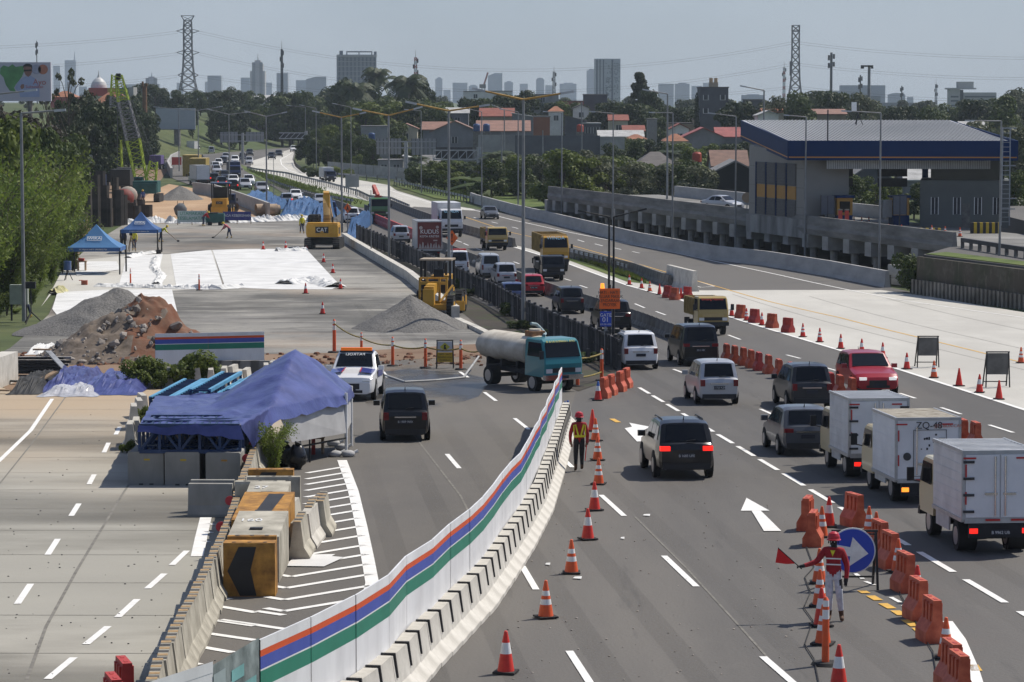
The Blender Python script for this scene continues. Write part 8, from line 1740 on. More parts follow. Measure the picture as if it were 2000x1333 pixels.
# loader with dark canopy far left and the blue pickup behind it
lo = thing('wheel_loader', 'yellow loader with a dark canopy seen from behind at the tan soil', 'loader', G(428,424)+Vector((0,2.2,0)), 0)
small(lo, 'body', [(-.9,.9,-1.9,.6,.6,2.2)], m_catyel); small(lo, 'badge_panel', [(-.4,.4,-1.92,-1.9,1.5,1.85)], m_mdk); textobj('CAT', .26, M('badge_pale', (.45,.4,.3), .6, var=0), lo, (0,-1.93,1.68), (R(90),0,0), 'badge_lettering'); small(lo, 'canopy_roof', [(-1.15,1.2,-.9,1.4,3.95,4.1)], m_tb)
for x, y in ((-1,-.8),(1.05,-.8),(-1,1.3),(1.05,1.3)): small(lo, 'canopy_post', [(x-.07,x+.07,y-.07,y+.07,1.9,3.95)], m_mdk)
small(lo, 'cab_interior', [(-.8,.8,-.3,.9,2.2,3.5)], m_mdk); small(lo, 'counterweight', [(-1.0,1.0,-2.1,-1.9,.5,1.2)], m_catyel)
for x in (-1.15,1.15):
 for y in (-1.2,1.6): bigwheel(lo, x, y, .7, .5)
t, l = fronttruck('blue white small truck facing the camera behind the loader', PB['dblue'], 1.9, 'box', 2.6, 1.3, 1.0, M('tarp_dark', (.03,.045,.09), .6), hc=1.7, z0=.7, name='small_truck'); put(t, 445, 417, False, .1, l)
for i, (px, py, r, L_) in enumerate(((500,422,.72,2.6),(460,415,.6,4.5),(512,420,.6,2.2))):
 p = G(px,py); mb = MB(); v = Vector((1,.35,0)).normalized() if i != 1 else Vector((-.9,.9,0)).normalized(); q = p+Vector((0,0,r)); n = 16
 mb.cyl(q, q+v*L_, r, None, n, 0, True, False); mb.cyl(q+v*L_, q, r*.86, None, n, 0, True, False); o = mb.obj('concrete_pipe', [M('pipe_tan', (.36,.27,.19), .9, var=.3)]); tag(o, ['big tan concrete pipe lying open beside the site wall','long thin beam pipe by the loader','second concrete pipe behind the big one'][i], 'pipe')
dr = thing('generator', 'small green generator box beside the kneeling worker', 'generator', G(420,441)); small(dr, 'body', [(-1.0,1.0,0,1.0,.3,1.35)], M('gen_green', (.03,.10,.09), .6, var=.2)); small(dr, 'lid', [(-.95,.3,.05,.9,1.35,1.45)], m_mdk); [small(dr, 'wheel', [(x-.25,x+.25,-.04,.1,0,.4)], m_mdk) for x in (-.6,.6)]
bg_ = thing('cement_bag', 'dark bulk bag on the tan soil left of the loader', 'bag', G(352,424)); mb = MB(); mb.ball((0,.5,.8), (.8,.7,.85), 10, 7, jit=.1); mb.obj('bag_body', [M('bag_grey', (.13,.14,.15), .9)], bg_); small(bg_, 'strap', [(-.4,-.35,.4,.5,1.4,1.9),(.35,.4,.4,.5,1.4,1.9)], m_mdk)
# piling cranes and steel piles
m_lime = M('crane_lime', (.33,.42,.03), .5, var=.15); m_tealm = M('crane_teal', (.02,.09,.085), .6, var=.2)
def boom(t, a, b, w0, w1, mat, n=16, nm='boom', r=.16):
 a, b = Vector(a), Vector(b); mb = MB(); ax = (b-a).normalized(); sx = ax.orthogonal().normalized() if abs(ax.x) > .9 else Vector((1,0,0)); sy = ax.cross(sx).normalized(); sx = sy.cross(ax)
 def c(k, i): w = lerp(w0,w1,k); s = ((1,1),(1,-1),(-1,-1),(-1,1))[i]; return a.lerp(b,k)+sx*(s[0]*w/2)+sy*(s[1]*w/2)
 for i in range(4): mb.bar(c(0,i), c(1,i), r)
 for k in range(n):
  for i in range(4): mb.bar(c(k/n,i), c((k+1)/n,(i+1)%4) if k % 2 else c((k+1)/n,(i-1)%4), r*.6)
 return mb.obj(nm, [mat], t)
pc = thing('crawler_crane', 'lime green lattice crawler crane with a teal body on the piling ground', 'crane', G(282,396)+Vector((0,3,0))); s = sc_at(pc.location.y); U = lambda px, py: ((px-282)/s, 2, (396-py)/s)
for x in (-1.6,1.6): tracks(pc, x, 5.0, .8, 1.1)
small(pc, 'engine_house', [(-1.7,1.7,-2.2,1.6,1.3,2.9)], m_tealm); small(pc, 'counterweight', [(-1.6,1.6,-2.7,-2.2,1.2,2.6)], m_tealm); small(pc, 'cab', [(-1.9,-.7,.6,2.2,1.3,3.4)], m_tealm); small(pc, 'cab_window', [(-1.7,-.9,.55,.6,2.2,3.2)], m_glass)
boom(pc, U(268,360), U(252,275), 1.5, 1.8, m_lime, 8); boom(pc, U(252,275), U(234,200), 1.8, 1.5, M('boom_grey', (.22,.22,.23), .6, .2), 10, 'boom_middle'); boom(pc, U(234,200), U(225,150), 1.5, .9, m_lime, 8, 'boom_tip'); boom(pc, U(285,362), U(292,318), 1.4, 1.0, m_lime, 5, 'gantry'); mb = MB()
for dx in (-.3,.3): mb.bar(Vector(U(292,318))+Vector((dx,0,0)), Vector(U(228,152))+Vector((dx,0,0)), .07)
mb.bar(U(224,152), U(220,330), .08); mb.obj('cable', [m_lat], pc); small(pc, 'sheave_head', [(U(221,0)[0],U(229,0)[0],1.6,2.4,U(0,158)[2],U(0,146)[2])], m_mdk)
p2c = thing('crawler_crane', 'lime and grey vertical piling leads standing left of the lattice boom', 'crane', G(218,372)+Vector((0,4,0))); s = sc_at(p2c.location.y); U = lambda px, py: ((px-218)/s, 2, (372-py)/s)
boom(p2c, U(218,330), U(215,235), 1.7, 1.6, m_lime, 8); boom(p2c, U(215,235), U(216,190), 1.6, 1.3, MATS['boom_grey'], 6, 'boom_middle'); boom(p2c, U(216,190), U(215,148), 1.3, .7, m_lime, 6, 'boom_tip'); small(p2c, 'engine_house', [(-2,2,-2,2,1.2,3.2)], m_mdk); [tracks(p2c, x, 5, .8, 1.1) for x in (-1.6,1.6)]; small(p2c, 'hammer', [(-.3,.3,1,1.6,6,9)], m_mdk)
pm_ = thing('pile_mast', 'rusty brown steel pile mast standing by the grass bank', 'mast', G(284,322)); s = sc_at(pm_.location.y); h = (322-170)/s; mb = MB(); mb.cyl((0,0,0),(0,0,h),.6,.5,10); mb.obj('mast_tube', [M('mast_brown', (.16,.085,.04), .8, var=.25)], pm_); small(pm_, 'top_bracket', [(-.6,-.2,-.3,.3,h,h+1.1),(.2,.6,-.3,.3,h,h+.7)], MATS['mast_brown']); small(pm_, 'base_machine', [(-2.2,2.2,-1.5,1.5,0,2.6)], m_mdk)
dk = thing('site_truck', 'dark boxy tipper truck seen from behind between the cranes', 'truck', G(235,378)+Vector((0,3,0))); small(dk, 'dump_body', [(-1.5,1.5,-3,1.8,1.2,3.6)], m_mdk); small(dk, 'cab', [(-1.2,1.2,1.9,3.6,.9,3.8)], m_dk); small(dk, 'tailgate', [(-1.45,1.45,-3.06,-3.0,1.3,3.4)], M('tail_dark', (.04,.035,.03), .8)); [wheel(dk, x, y, .55, .4) for x in (-1.15,1.15) for y in (-1.8,2.4)]
for i, (px, py, lab) in enumerate(((222,315,'dark truck facing the camera beyond the cranes, left one'),(238,316,'dark truck facing the camera beyond the cranes, right one'))): t, l = fronttruck(lab, PB['dgrey'], 2.3, 'box', 5, 1.8, 1.1, m_mdk, hc=1.9, z0=.8); put(t, px, py+8, False, .0, l)
t, l = fronttruck('purple hooded truck beside the pile mast far away', PB['dblue'], 2.3, 'box', 5, 1.8, 1.1, M('purple_cloth', (.10,.07,.20), .7), hc=1.9, z0=.8); put(t, 303, 332, True, .0, l)
for i, (px, py, c, lab) in enumerate(((268,410,M('drum_red', (.16,.03,.022), .7),'red drum mixer beside the cranes on the piling soil'),(250,404,M('drum_pale', (.30,.26,.22), .8),'pale round hopper beside the red drum'))):
 t = thing('mixer_drum', lab, 'mixer', G(px-25 if i == 0 else px,py)); mb = MB(); mb.ball((0,0,1.5), (1.3,1.2,1.2), 12, 8); mb.obj('drum', [c], t); small(t, 'frame', [(-1.1,1.1,-.8,.8,0,.9)], m_mdk)
m_rpile = M('steel_pile', (.05,.042,.036), .85, var=.5, scale=.8); m_gpile = M('spun_pile', (.20,.19,.175), .85, var=.2)
random.seed(14)
for i, (px, py, h, w) in enumerate(sorted([(176,446,5.2,.5),(188,445,5.8,1.0),(198,444,6.2,1.1),(206,444,4.6,.9),(214,444,3.2,.7),(222,440,2.8,1.6),(232,441,4.0,1.2),(240,440,3.4,1.1),(256,434,2.2,1.2),(268,436,2.0,.9),(276,434,2.6,.9),(288,434,2.0,1.2),(226,436,5.2,.8),(246,432,2.4,1.0)])):
 mb = MB(); mb.prism([(-w/2,0),(-w/4,-.3),(w/4,-.3),(w/2,0),(w/2,.06),(w/4,-.2),(-w/4,-.2),(-w/2,.06)], 0, h, 'z'); o = mb.obj('sheet_pile', [m_rpile]); o.location = G(px,py); tag(o, f'dark rusty steel pile standing before the cranes, {nth(i+1)} from the left', 'steel pile', 'dark steel piles')
for i, (px, py, h) in enumerate(sorted([(153,428,5.0),(158,426,6.2),(163,424,6.4),(168,424,6.2),(173,422,5.4),(150,432,3.0)])):
 mb = MB(); mb.cyl((0,0,0),(0,0,h),.28,None,10); o = mb.obj('round_pile', [m_gpile]); o.location = G(px,py); tag(o, f'pale round concrete pile beside the bamboo, {nth(i+1)} from the left', 'concrete pile', 'round concrete piles')
for i, (px, py, w, d, h) in enumerate(((372,345,2.9,6,2.9),(386,354,2.9,6,2.9))):
 t = thing('shipping_container', f'ochre yellow container behind the site wall, {["farther","nearer"][i]} one', 'container', G(px,py)); small(t, 'body', [(-w/2,w/2,0,d,0,h+1)], M('container_yellow', (.33,.24,.06), .6, var=.2)); mb = MB(); [mb.box(-w/2+.15+k*.27,-w/2+.27+k*.27,-.05,0,.2,h+.8) for k in range(10)]; mb.obj('rib', [MATS['container_yellow']], t, kind='stuff'); small(t, 'roof', [(-w/2-.03,w/2+.03,-.03,d+.03,h+1,h+1.06)], M('container_top', (.45,.33,.10), .6))
ch = thing('chevron_sign', 'dark red chevron board on the left bank far away', 'sign', G(190,352)); small(ch, 'board', [(-.9,.9,0,.06,1.4,2.9)], m_mdk); small(ch, 'post', [(-.06,.06,.06,.14,0,2.9)], m_steel); mb = MB(); mb.add([(-.5,-.02,2.8),(-.1,-.02,2.8),(.5,-.02,2.15),(-.1,-.02,1.5),(-.5,-.02,1.5),(.1,-.02,2.15)], [(0,1,5),(1,2,5),(2,3,5),(3,4,5)]); mb.obj('chevron', [m_opan], ch)
pb_ = thing('electric_cabinet', 'pale cabinet on legs at the foot of the left bank', 'cabinet', G(37,627)); small(pb_, 'box', [(-.55,.55,0,.4,1.0,2.2)], M('panel_green', (.30,.33,.28), .7)); [small(pb_, 'leg', [(x-.05,x+.05,0,.1,0,1.0)], m_mdk) for x in (-.45,.45)]
tp_ = thing('flood_lamp', 'black tripod work lamp beside the left lamp post', 'lamp', G(61,632)); mb = MB(); [mb.bar((0,0,.7),(.7*math.cos(a),.7*math.sin(a),0),.06) for a in (.2,2.3,4.4)]; mb.bar((0,0,.6),(0,0,2.2),.06); mb.obj('tripod', [m_mdk], tp_); small(tp_, 'lamp_head', [(-.3,.3,-.15,.15,2.1,2.5)], m_mdk)
# street lamps
m_lamp_y = M('arm_ochre', (.36,.22,.06), .6, .2, var=.25); m_luke = M('lamp_head', (.42,.44,.46), .4, .3, var=.1)
def lamp(px, yb, yt, tips, label, r=.14, mat=m_pole, arm=None, Y=None, group=None):
 p = G(px, yb) if Y is None else Vector((XY(px,Y), Y, zg(Y))); Y = p.y; t = thing('street_lamp', label, 'street lamp', p, group=group); h = P(px,yt,Y).z-p.z; s = sc_at(Y)
 mb = MB(); mb.cyl((0,0,0),(0,0,h),r,r*.65,8); mb.obj('pole', [mat], t)
 for tx, ty in tips:
  e = Vector(((tx-px)/s, 0, P(px,ty,Y).z-p.z)); k = Vector((0,0,h)); m = k.lerp(e,.74); mb = MB(); mb.cyl(k, m, r*.55, r*.45, 6); mb.obj('arm', [arm or mat], t); mb = MB(); mb.bar(m, e, r*1.15); mb.obj('lamp_head', [m_luke if mat is not m_mdk else m_mdk], t)
LD = [(1022,640,195,[(922,173),(1120,179)]),(877,580,217,[(793,199),(957,205)]),(760,507,226,[(690,212),(826,209)]),(668,455,230,[(611,217),(716,220)]),(521,408,228,[(479,217),(562,219)]),(448,362,224,[(405,213),(490,219)]),(388,345,216,[(352,212),(436,208)]),(350,335,214,[(300,209),(382,216)])]
for i, (x, b, t, tips) in enumerate(LD): lamp(x, b, t, tips, f'tall two armed street lamp in the site divider, {nth(i+1)} from the camera', .12, arm=m_lamp_y if i < 4 else None, group='two armed street lamps')
LS = [(1951,578,237,(1880,236)),(1717,545,221,(1640,217)),(1572,512,229,(1528,225)),(1436,500,228,(1382,221)),(1313,492,221,(1266,220)),(1197,462,222,(1150,218)),(1097,437,221,(1060,218)),(1012,420,219,(975,213)),(941,405,219,(900,210)),(823,378,217,(790,214)),(686,352,210,(650,202)),(618,338,212,(585,205)),(597,320,210,(560,206))]
for i, (x, b, t, tip) in enumerate(LS): lamp(x, b, t, [tip], f'one armed roadside lamp along the exit road, {nth(i+1)} from the right', .095, group='one armed roadside lamps')
for i, (x, Y, t, tip) in enumerate(((1303,320,184,(1254,175)),(1491,330,177,(1444,168)),(985,470,215,(960,205)),(1136,420,200,(1136,199)),(980,420,258,(980,257)),(1060,420,255,(1060,254)))): lamp(x, 0, t, [tip] if tip[0] != x else [], f'{"lamp" if i < 3 else "plain pole"} standing behind the viaduct, {["left of the cube building","by the canopy corner","among the red roofs","thin one under the white tower","pale concrete one, left","pale concrete one, right"][i]}', .13, Y=Y)
lamp(1189,703,424,[(1128,412)], 'black street lamp post beside the gate sign, left arm', .07, m_mdk); lamp(1198,703,424,[(1262,408)], 'black street lamp post beside the gate sign, right arm', .07, m_mdk)
lamp(47,628,222,[(134,215)], 'grey street lamp on the left bank in front of the bamboo', .13); lamp(-18,0,186,[(76,176)], 'street lamp arm entering from the left edge below the billboard', .13, Y=215)
for i, (x, b, t) in enumerate(((535,402,300),(725,503,372),(1196,690,560))): lamp(x, b, t, [], f'thin stake pole along the bar fence, {["far","middle","near"][i]} one', .05)
# work signs
m_sor = M('sign_orange', (.78,.13,.015), .5, var=.05); m_sblu = M('sign_blue', (.02,.06,.42), .4, var=.04)
hs = thing('warning_board', 'orange board with black lettering HATI - HATI on the black posts', 'sign', G(1190,708)+Vector((0,-.35,0))); s = sc_at(hs.location.y); zz = lambda y: (708-y)/s
small(hs, 'board', [(-20/s,20/s,-.05,0,zz(602),zz(562))], m_sor); small(hs, 'post', [(-.06,.06,.02,.12,0,zz(555))], m_mdk)
for k, tx in enumerate(('HATI - HATI !!','KELUAR MASUK','KENDARAAN','PROYEK')): textobj(tx, .21, m_blk, hs, (0,-.06,zz(570+k*8)), (R(90),0,0), 'lettering', sx=.85)
mb = MB(); mb.cyl((-.35,0,zz(562)),(-.35,0,zz(552)),.1,.08,8); mb.obj('beacon', [m_amb], hs)
g_ = thing('gate_sign', 'blue sign reading GATE 01 below the orange board', 'sign', G(1182,712)+Vector((0,-.4,0))); s = sc_at(g_.location.y); small(g_, 'board', [(-11/s,11/s,-.05,0,zz(632),zz(603))], m_sblu); small(g_, 'post', [(-.05,.05,.02,.1,0,zz(602))], m_steel)
for tx, y, q in (('GATE',610,.22),('01',619,.32),('KM 00+000',628,.11)): textobj(tx, q, m_white, g_, (0,-.06,zz(y)), (R(90),0,0), 'lettering')
def diamond(px, py, yb, w, label, excl):
 p = G(px, yb); s = sc_at(p.y); t = thing('warning_sign', label, 'sign', p); z = (yb-py)/s; q = w/s/1.0; mb = MB(); mb.prism([(0,z-q*1.3),(q,z),(0,z+q*1.3),(-q,z)], -.05, 0, 'y'); mb.obj('sign_panel', [m_sor], t); mb = MB(); k = 1.15
 mb.prism([(0,z-q*1.2),(q*.92,z),(0,z+q*1.2),(-q*.92,z)], -.054, -.051, 'y'); small(t, 'post', [(-.05,.05,.02,.1,0,z+.2)], m_steel); mb = MB()
 if excl: mb.prism([(-.07*q*2,z+q*.75),(.07*q*2,z+q*.75),(.04*q,z-q*.25),(-.04*q,z-q*.25)], -.07, -.055, 'y'); mb.cyl((0,-.055,z-q*.55),(0,-.07,z-q*.55),q*.13,None,10)
 else: mb.cyl((0,-.055,z+q*.5),(0,-.07,z+q*.5),q*.13,None,10); mb.prism([(-q*.12,z+q*.35),(q*.2,z+q*.2),(q*.1,z-q*.1),(q*.35,z-q*.6),(q*.15,z-q*.6),(-q*.05,z-q*.2),(-q*.25,z-q*.6),(-q*.4,z-q*.6),(-q*.15,z)], -.07, -.055, 'y'); mb.bar((q*.1,-.06,z+q*.1),(q*.5,-.06,z-q*.5),q*.07)
 mb.obj('black_symbol', [m_blk], t)
diamond(883,465,575,11.5,'orange diamond sign with a black exclamation mark on the lamp pole', True); diamond(679,407,456,7.5,'orange diamond sign with a digging figure near the excavator', False)
def aframe(label, px, yb, w, h, board, blank=True, z0=.55):
 p = G(px, yb); t = thing('frame_sign', label, 'sign', p); small(t, 'board', [(-w/2+.05,w/2-.05,-.03,.0,z0,h-.05)], board)
 for x in (-w/2,w/2): mb = MB(); mb.bar((x,-.1,0),(x*.92,0,h),.05); mb.bar((x,.75,0),(x*.92,.02,h),.05); mb.obj('leg', [m_mdk], t)
 mb = MB(); mb.bar((-w/2,0,h),(w/2,0,h),.05); mb.bar((-w/2,.5,.2),(w/2,.5,.2),.04); mb.obj('crossbar', [m_mdk], t); return t
m_bbk = M('board_dark', (.10,.10,.095), .7, var=.3); aframe('bare folding sign frame with a dark back, farther of two on the apron', 1812, 718, 1.0, 1.45, m_bbk); aframe('bare folding sign frame with a dark back, nearer of two on the apron', 1948, 757, 1.0, 1.5, m_bbk)
a_ = aframe('folding work sign lettered HATI - HATI with a digging figure before the gravel heap', 869, 720, .78, 1.3, M('sign_pale', (.42,.44,.48), .6), z0=.75); small(a_, 'text_board', [(-.36,.36,-.05,-.02,.3,.74)], m_chk); mb = MB(); mb.prism([(0,.82),(.24,1.0),(0,1.2),(-.24,1.0)], -.05, -.035, 'y'); mb.obj('diamond', [M('sign_yellow', (.45,.42,.05), .6)], a_); mb = MB(); mb.prism([(-.06,.88),(.08,.88),(.03,1.03),(.06,1.1),(-.04,1.1)], -.07, -.055, 'y'); mb.obj('figure', [m_blk], a_)
for k, tx in enumerate(('HATI - HATI','SEDANG ADA','PEKERJAAN')): textobj(tx, .12, m_blk, a_, (0,-.055,.66-k*.14), (R(90),0,0), 'lettering', sx=.85)
b_ = aframe('round blue sign with a white arrow on a dark folding frame behind the flagman', 1668, 1152, 1.0, 1.28, m_mdk, z0=1.2); z = .86; mb = MB(); mb.cyl((-.05,-.05,z),(-.05,-.09,z),.47,None,32,0,False); mb.obj('disc', [m_sblu], b_); mb = MB(); mb.cyl((-.05,-.045,z),(-.05,-.075,z),.50,None,32,0,False); mb.obj('rim', [m_white], b_)
mb = MB(); mb.prism([(-.38,.14),(-.05,.08),(0,.30),(.34,-.06),(-.08,-.34),(-.05,-.12),(-.40,-.07)], -.10, -.094, 'y'); o = mb.obj('arrow', [m_white], b_); o.location = (-.05,0,z)
# people
CLO = {}
def cl(n, c, r=.8): return M('cloth_'+n, c, r, var=.22, scale=9, bump=.3)
SK = M('skin', (.22,.11,.07), .6, var=.1)
def person(label, pos, rz, J, mats, helmet=None, vest=None, scale=1., hair=None):
 """J overrides joints; x right, y ahead, z up; one skinned body"""
 j = dict(pel=(0,0,.95), sp=(0,0,1.18), ch=(0,.0,1.38), nk=(0,.01,1.5), hd=(0,.03,1.60), tp=(0,.02,1.70), sl=(-.17,0,1.42), el=(-.25,-.02,1.13), wl=(-.24,.06,.88), hl=(-.23,.09,.80), sr=(.17,0,1.42), er=(.25,-.02,1.13), wr=(.24,.06,.88), hr=(.23,.09,.80), pl=(-.09,0,.91), kl=(-.10,.03,.50), al=(-.10,-.02,.09), tl=(-.11,.15,.04), pr=(.09,0,.91), kr=(.10,.03,.50), ar=(.10,-.02,.09), tr=(.11,.15,.04)); j.update(J)
 rad = dict(pel=.14, sp=.145, ch=.16, nk=.055, hd=.095, tp=.07, sl=.085, el=.062, wl=.045, hl=.034, pl=.10, kl=.075, al=.05, tl=.045);
 bones = 'pel-sp sp-ch ch-nk nk-hd hd-tp ch-sl sl-el el-wl wl-hl ch-sr sr-er er-wr wr-hr pel-pl pl-kl kl-al al-tl pel-pr pr-kr kr-ar ar-tr'.split()
 for s in 'lr':                     # palm, four fingers and a thumb, slightly curled
  w, h = Vector(j['w'+s]), Vector(j['h'+s]); d = (h-w).normalized(); sd = d.cross(Vector((0,0,1)) if abs(d.z) < .9 else Vector((0,1,0))).normalized(); up = sd.cross(d)
  for k in range(4):
   a = h+sd*(k-1.5)*.019+d*.015; L_ = (.035,.042,.039,.03)[k]; j[f'f{s}{k}'], j[f'g{s}{k}'] = tuple(a+d*L_), tuple(a+d*L_*1.5-up*.03); rad[f'f{s}{k}'] = rad[f'g{s}{k}'] = .009; bones += [f'h{s}-f{s}{k}', f'f{s}{k}-g{s}{k}']
  j['u'+s] = tuple(h+sd*.045-up*.015); rad['u'+s] = .011; bones.append(f'w{s}-u{s}')
 nm = list(j); me = bpy.data.meshes.new('body'); me.from_pydata([j[n] for n in nm], [tuple(nm.index(q) for q in b.split('-')) for b in bones], [])
 o = bpy.data.objects.new('body', me); COL.objects.link(o); md = o.modifiers.new('s','SKIN'); ss = o.modifiers.new('b','SUBSURF'); ss.levels = ss.render_levels = 2 if pos.y < 100 else 1
 for i, n in enumerate(nm):
  q = rad.get(n) or rad[n[0]+'l']; me.skin_vertices[0].data[i].radius = (q, q*(.78 if n in ('sp','ch','pel') else 1))
 me.skin_vertices[0].data[0].use_root = True; bpy.context.view_layer.update(); dg = bpy.context.evaluated_depsgraph_get(); m2 = bpy.data.meshes.new_from_object(o.evaluated_get(dg)); bpy.data.objects.remove(o)
 m2.materials.clear(); kk = list(mats); [m2.materials.append(mats[k]) for k in kk]
 reg = {**{b: 'top' for b in 'pel-sp sp-ch ch-nk ch-sl sl-el el-wl ch-sr sr-er er-wr'.split()}, **{b: 'legs' for b in 'pel-pl pl-kl kl-al pel-pr pr-kr kr-ar'.split()}, 'al-tl':'boots', 'ar-tr':'boots', 'nk-hd':'head', 'hd-tp':'head'}
 for f in m2.polygons:
  best = None
  for b in bones:
   u, v = (Vector(j[q]) for q in b.split('-')); d = v-u; t_ = max(0,min(1,(f.center-u).dot(d)/d.length_squared)); e = (f.center-u-d*t_).length
   if best is None or e < best[0]: best = (e, b)
  r_ = reg.get(best[1], 'hands'); r_ = 'boots' if r_ == 'legs' and f.center.z < j['al'][2]+.13 and f.center.z < .26 else r_
  f.material_index = kk.index(r_); f.use_smooth = True
 t = thing('person', label, 'person', pos, rz); t.scale = (scale,)*3; o = bpy.data.objects.new('body', m2); COL.objects.link(o); o.parent = t; h = Vector(j['tp']); hd = Vector(j['hd'])
 if helmet: mb = MB(); mb.lathe([(.15,-.03),(.128,0),(.125,.05),(.10,.105),(.05,.135),(.01,.14)], 14, c=(h.x,h.y,h.z-.02)); mb.cbox((h.x,h.y+.15,h.z-.035),(.15,.09,.015)); mb.obj('helmet', [helmet], t)
 fa = MB();
 for x in (-.032,.032): fa.ball((hd.x+x,hd.y+.092,hd.z+.02), .012, 6, 4)
 fa.obj('eyes', [m_white], t); fa = MB(); fa.ball((hd.x,hd.y+.1,hd.z-.015), (.014,.02,.024), 6, 5); fa.obj('nose', [mats['head']], t)
 for x in (-1,1): fa = MB(); fa.ball((hd.x+x*.098,hd.y,hd.z), (.012,.022,.032), 6, 5); fa.obj('ear', [mats['head']], t)
 return t
c_red, c_blk, c_wht, c_boot = cl('red',(.30,.012,.018)), cl('black',(.016,.016,.018)), cl('white',(.50,.52,.56)), cl('boot',(.09,.05,.03)); c_nav, c_yel, c_vest = cl('navy',(.03,.04,.08)), cl('lime',(.50,.50,.03)), cl('hivis',(.62,.55,.03)); h_red, h_yel = M('helmet_red',(.42,.02,.03),.3,var=0), M('helmet_yellow',(.6,.42,.03),.35,var=0)
p = G(1627,1213); fm = person('flagman in a red jacket, red helmet and white trousers holding a red flag', p, math.pi-.25, dict(sr=(.18,0,1.42), er=(.33,.06,1.20), wr=(.56,.16,1.12), hr=(.64,.19,1.11), el=(-.27,-.02,1.14), wl=(-.27,.05,.88), hl=(-.26,.07,.80), kl=(-.13,.03,.5), al=(-.17,-.02,.09), tl=(-.2,.13,.04), kr=(.07,.03,.5), ar=(.08,-.02,.09), tr=(.08,.15,.04)), dict(top=c_red, legs=c_wht, boots=c_boot, head=c_blk, hands=c_blk), h_red)
mb = MB(); mb.box(-.17,.17,.118,.125,1.27,1.295); mb.box(-.17,.17,.118,.125,1.15,1.175); mb.obj('reflective_band', [m_white], fm); mb = MB(); mb.add([(-.05,.13,1.45),(.05,.13,1.45),(0,.155,1.33)], [(0,1,2)]); mb.obj('lime_collar', [c_vest], fm)
q = fm.matrix_world.copy(); bpy.context.view_layer.update(); hp = fm.matrix_world @ Vector((.67,.21,1.11)); fg = thing('red_flag', 'small red triangular flag on a black stick in the flagman hand', 'flag', hp); mb = MB(); mb.cyl((.06,0,-.05),(-.42,0,.38),.012,None,6); mb.obj('stick', [m_blk], fg); mb = MB(); mb.prism([(-.42,.37),(-.05,.06),(-.25,.05),(-.47,.08)], -.006, .006, 'y'); mb.obj('flag_cloth', [M('flag_red', (.70,.02,.02), .7, var=.1)], fg)
vw = person('worker seen from behind in a red shirt, yellow vest and red helmet beside the cones', G(1131,921), .08, dict(kr=(.09,.10,.5), ar=(.09,.0,.12), tr=(.09,.15,.08), al=(-.10,.0,.08), wr=(.25,.05,.88), sl=(-.18,0,1.42), el=(-.27,-.03,1.15), wl=(-.27,.03,.9)), dict(top=c_red, legs=c_blk, boots=c_boot, head=c_blk, hands=SK), h_red)
mb = MB(); mb.add([(-.15,-.13,1.44),(-.10,-.13,1.44),(-.02,-.145,1.12),(-.07,-.145,1.12)], [(0,1,2,3)]); mb.add([(.15,-.13,1.44),(.10,-.13,1.44),(.02,-.145,1.12),(.07,-.145,1.12)], [(3,2,1,0)]); mb.box(-.17,.17,-.15,-.138,1.05,1.12); mb.box(-.19,-.155,-.13,-.12,1.1,1.42); mb.box(.155,.19,-.13,-.12,1.1,1.42); mb.obj('vest_stripes', [c_vest], vw)
mb = MB(); mb.cyl((0,0,0),(-.05,0,-.55),.014,None,6); o = mb.obj('rolled_flag', [M('flag_red', (.7,.02,.02))]); bpy.context.view_layer.update(); o.location = vw.matrix_world @ Vector((.24,.08,.86)); tag(o, 'rolled red flag hanging from the hand of the worker in the yellow vest', 'flag')
bend = dict(pel=(0,0,.86), sp=(0,.16,1.06), ch=(0,.33,1.2), nk=(0,.44,1.26), hd=(0,.53,1.30), tp=(0,.58,1.38), sl=(-.17,.36,1.2), el=(-.2,.5,.95), wl=(-.1,.66,.8), hl=(-.06,.72,.76), sr=(.17,.36,1.2), er=(.22,.45,.95), wr=(.12,.58,.86), hr=(.08,.64,.82), pl=(-.09,0,.84), pr=(.09,0,.84), kl=(-.14,.1,.46), kr=(.14,-.05,.46), al=(-.15,.12,.09), tl=(-.15,.28,.04), ar=(.14,-.2,.09), tr=(.14,-.04,.04))
W = dict(boots=M('boot_yellow', (.45,.27,.04), .7), head=SK, hands=SK)
def rake(p, rz, label):
 d = Vector((-math.sin(rz), math.cos(rz), 0)); o = thing('rake', label, 'rake', p+d*.72); a = -Vector((d.x,d.y,0))*.1+Vector((0,0,1.0)); mb = MB(); mb.cyl(a, d*.95+Vector((0,0,.05)), .028, None, 6); mb.obj('handle', [m_wood], o); mb = MB(); mb.bar(d*.9+Vector((0,0,.08)), d*1.1+Vector((0,0,.02)), .22); mb.obj('blade', [m_dsteel], o)
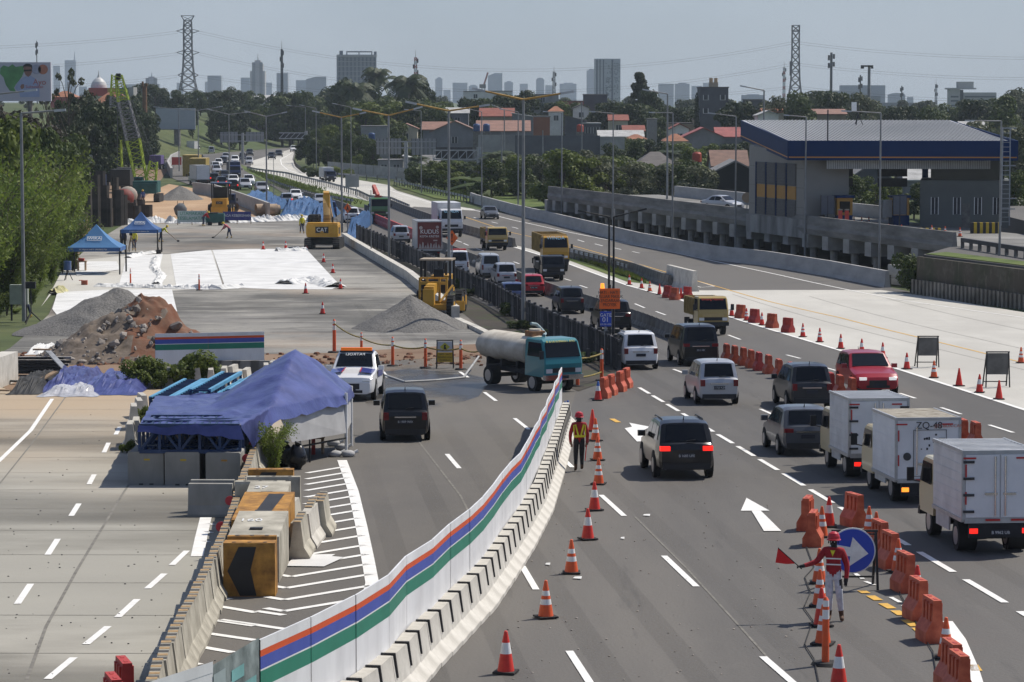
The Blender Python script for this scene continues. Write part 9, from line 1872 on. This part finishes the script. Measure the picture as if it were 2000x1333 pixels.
for px, py, rz, J, top, legs, lab, rk in ((314,473,-1.35,bend,c_yel,c_nav,'bending worker in a yellow top and helmet raking the gravel by the survey tent',1),(448,466,1.35,bend,cl('pink',(.42,.10,.12)),c_nav,'bending worker in a pink vest raking the gravel beyond the membranes',1),(262,490,math.pi,{},c_vest,c_nav,'surveyor in a lime vest standing under the dark blue tent',0),(590,457,.5,dict(kl=(-.1,.12,.5),al=(-.1,.22,.09),ar=(.1,-.2,.09),tr=(.1,-.05,.06)),c_vest,c_nav,'worker in a lime vest walking left of the excavator',0),(397,442,-1.0,bend,c_red,c_nav,'bending worker in red by the green generator',0),(241,488,.0,{},c_nav,c_blk,'man in dark clothes half hidden at the survey tent leg',0),(279,400,math.pi,{},cl('blue',(.04,.08,.25)),c_nav,'man in blue standing before the crawler crane',0),(54,622,1.2,bend,cl('olive',(.14,.16,.08)),c_nav,'man crouching behind the left lamp post',0)):
 q = G(px,py); person(lab, q, rz, J, dict(W, top=top, legs=legs), h_yel, scale=1.12 if py < 500 else 1.0)
 if rk: rake(q, rz, f'long rake held by the {"yellow" if top is c_yel else "pink"} clad worker')
sv = thing('survey_tripod', 'surveying instrument on a tripod under the dark blue tent', 'tripod', G(256,492)); mb = MB(); [mb.bar((0,0,1.5),(.45*math.cos(a),.45*math.sin(a),0),.06) for a in (.3,2.4,4.5)]; mb.obj('legs', [m_wood], sv); small(sv, 'instrument', [(-.13,.13,-.12,.12,1.5,1.85)], m_mdk)
# hazy air
hz = bpy.data.materials.new('hazy_air'); hz.use_nodes = True; N = hz.node_tree.nodes; N.remove(N['Principled BSDF'])
pv = N.new('ShaderNodeVolumePrincipled'); pv.inputs['Density'].default_value = 9.5e-5; pv.inputs['Color'].default_value = (.78,.90,1.0,1); pv.inputs['Anisotropy'].default_value = .1
hz.node_tree.links.new(pv.outputs[0], N['Material Output'].inputs['Volume'])
mb = MB(); mb.box(-5000,5000,-60,7500,-9,460); o = mb.obj('haze', [hz]); o['kind'] = 'stuff'
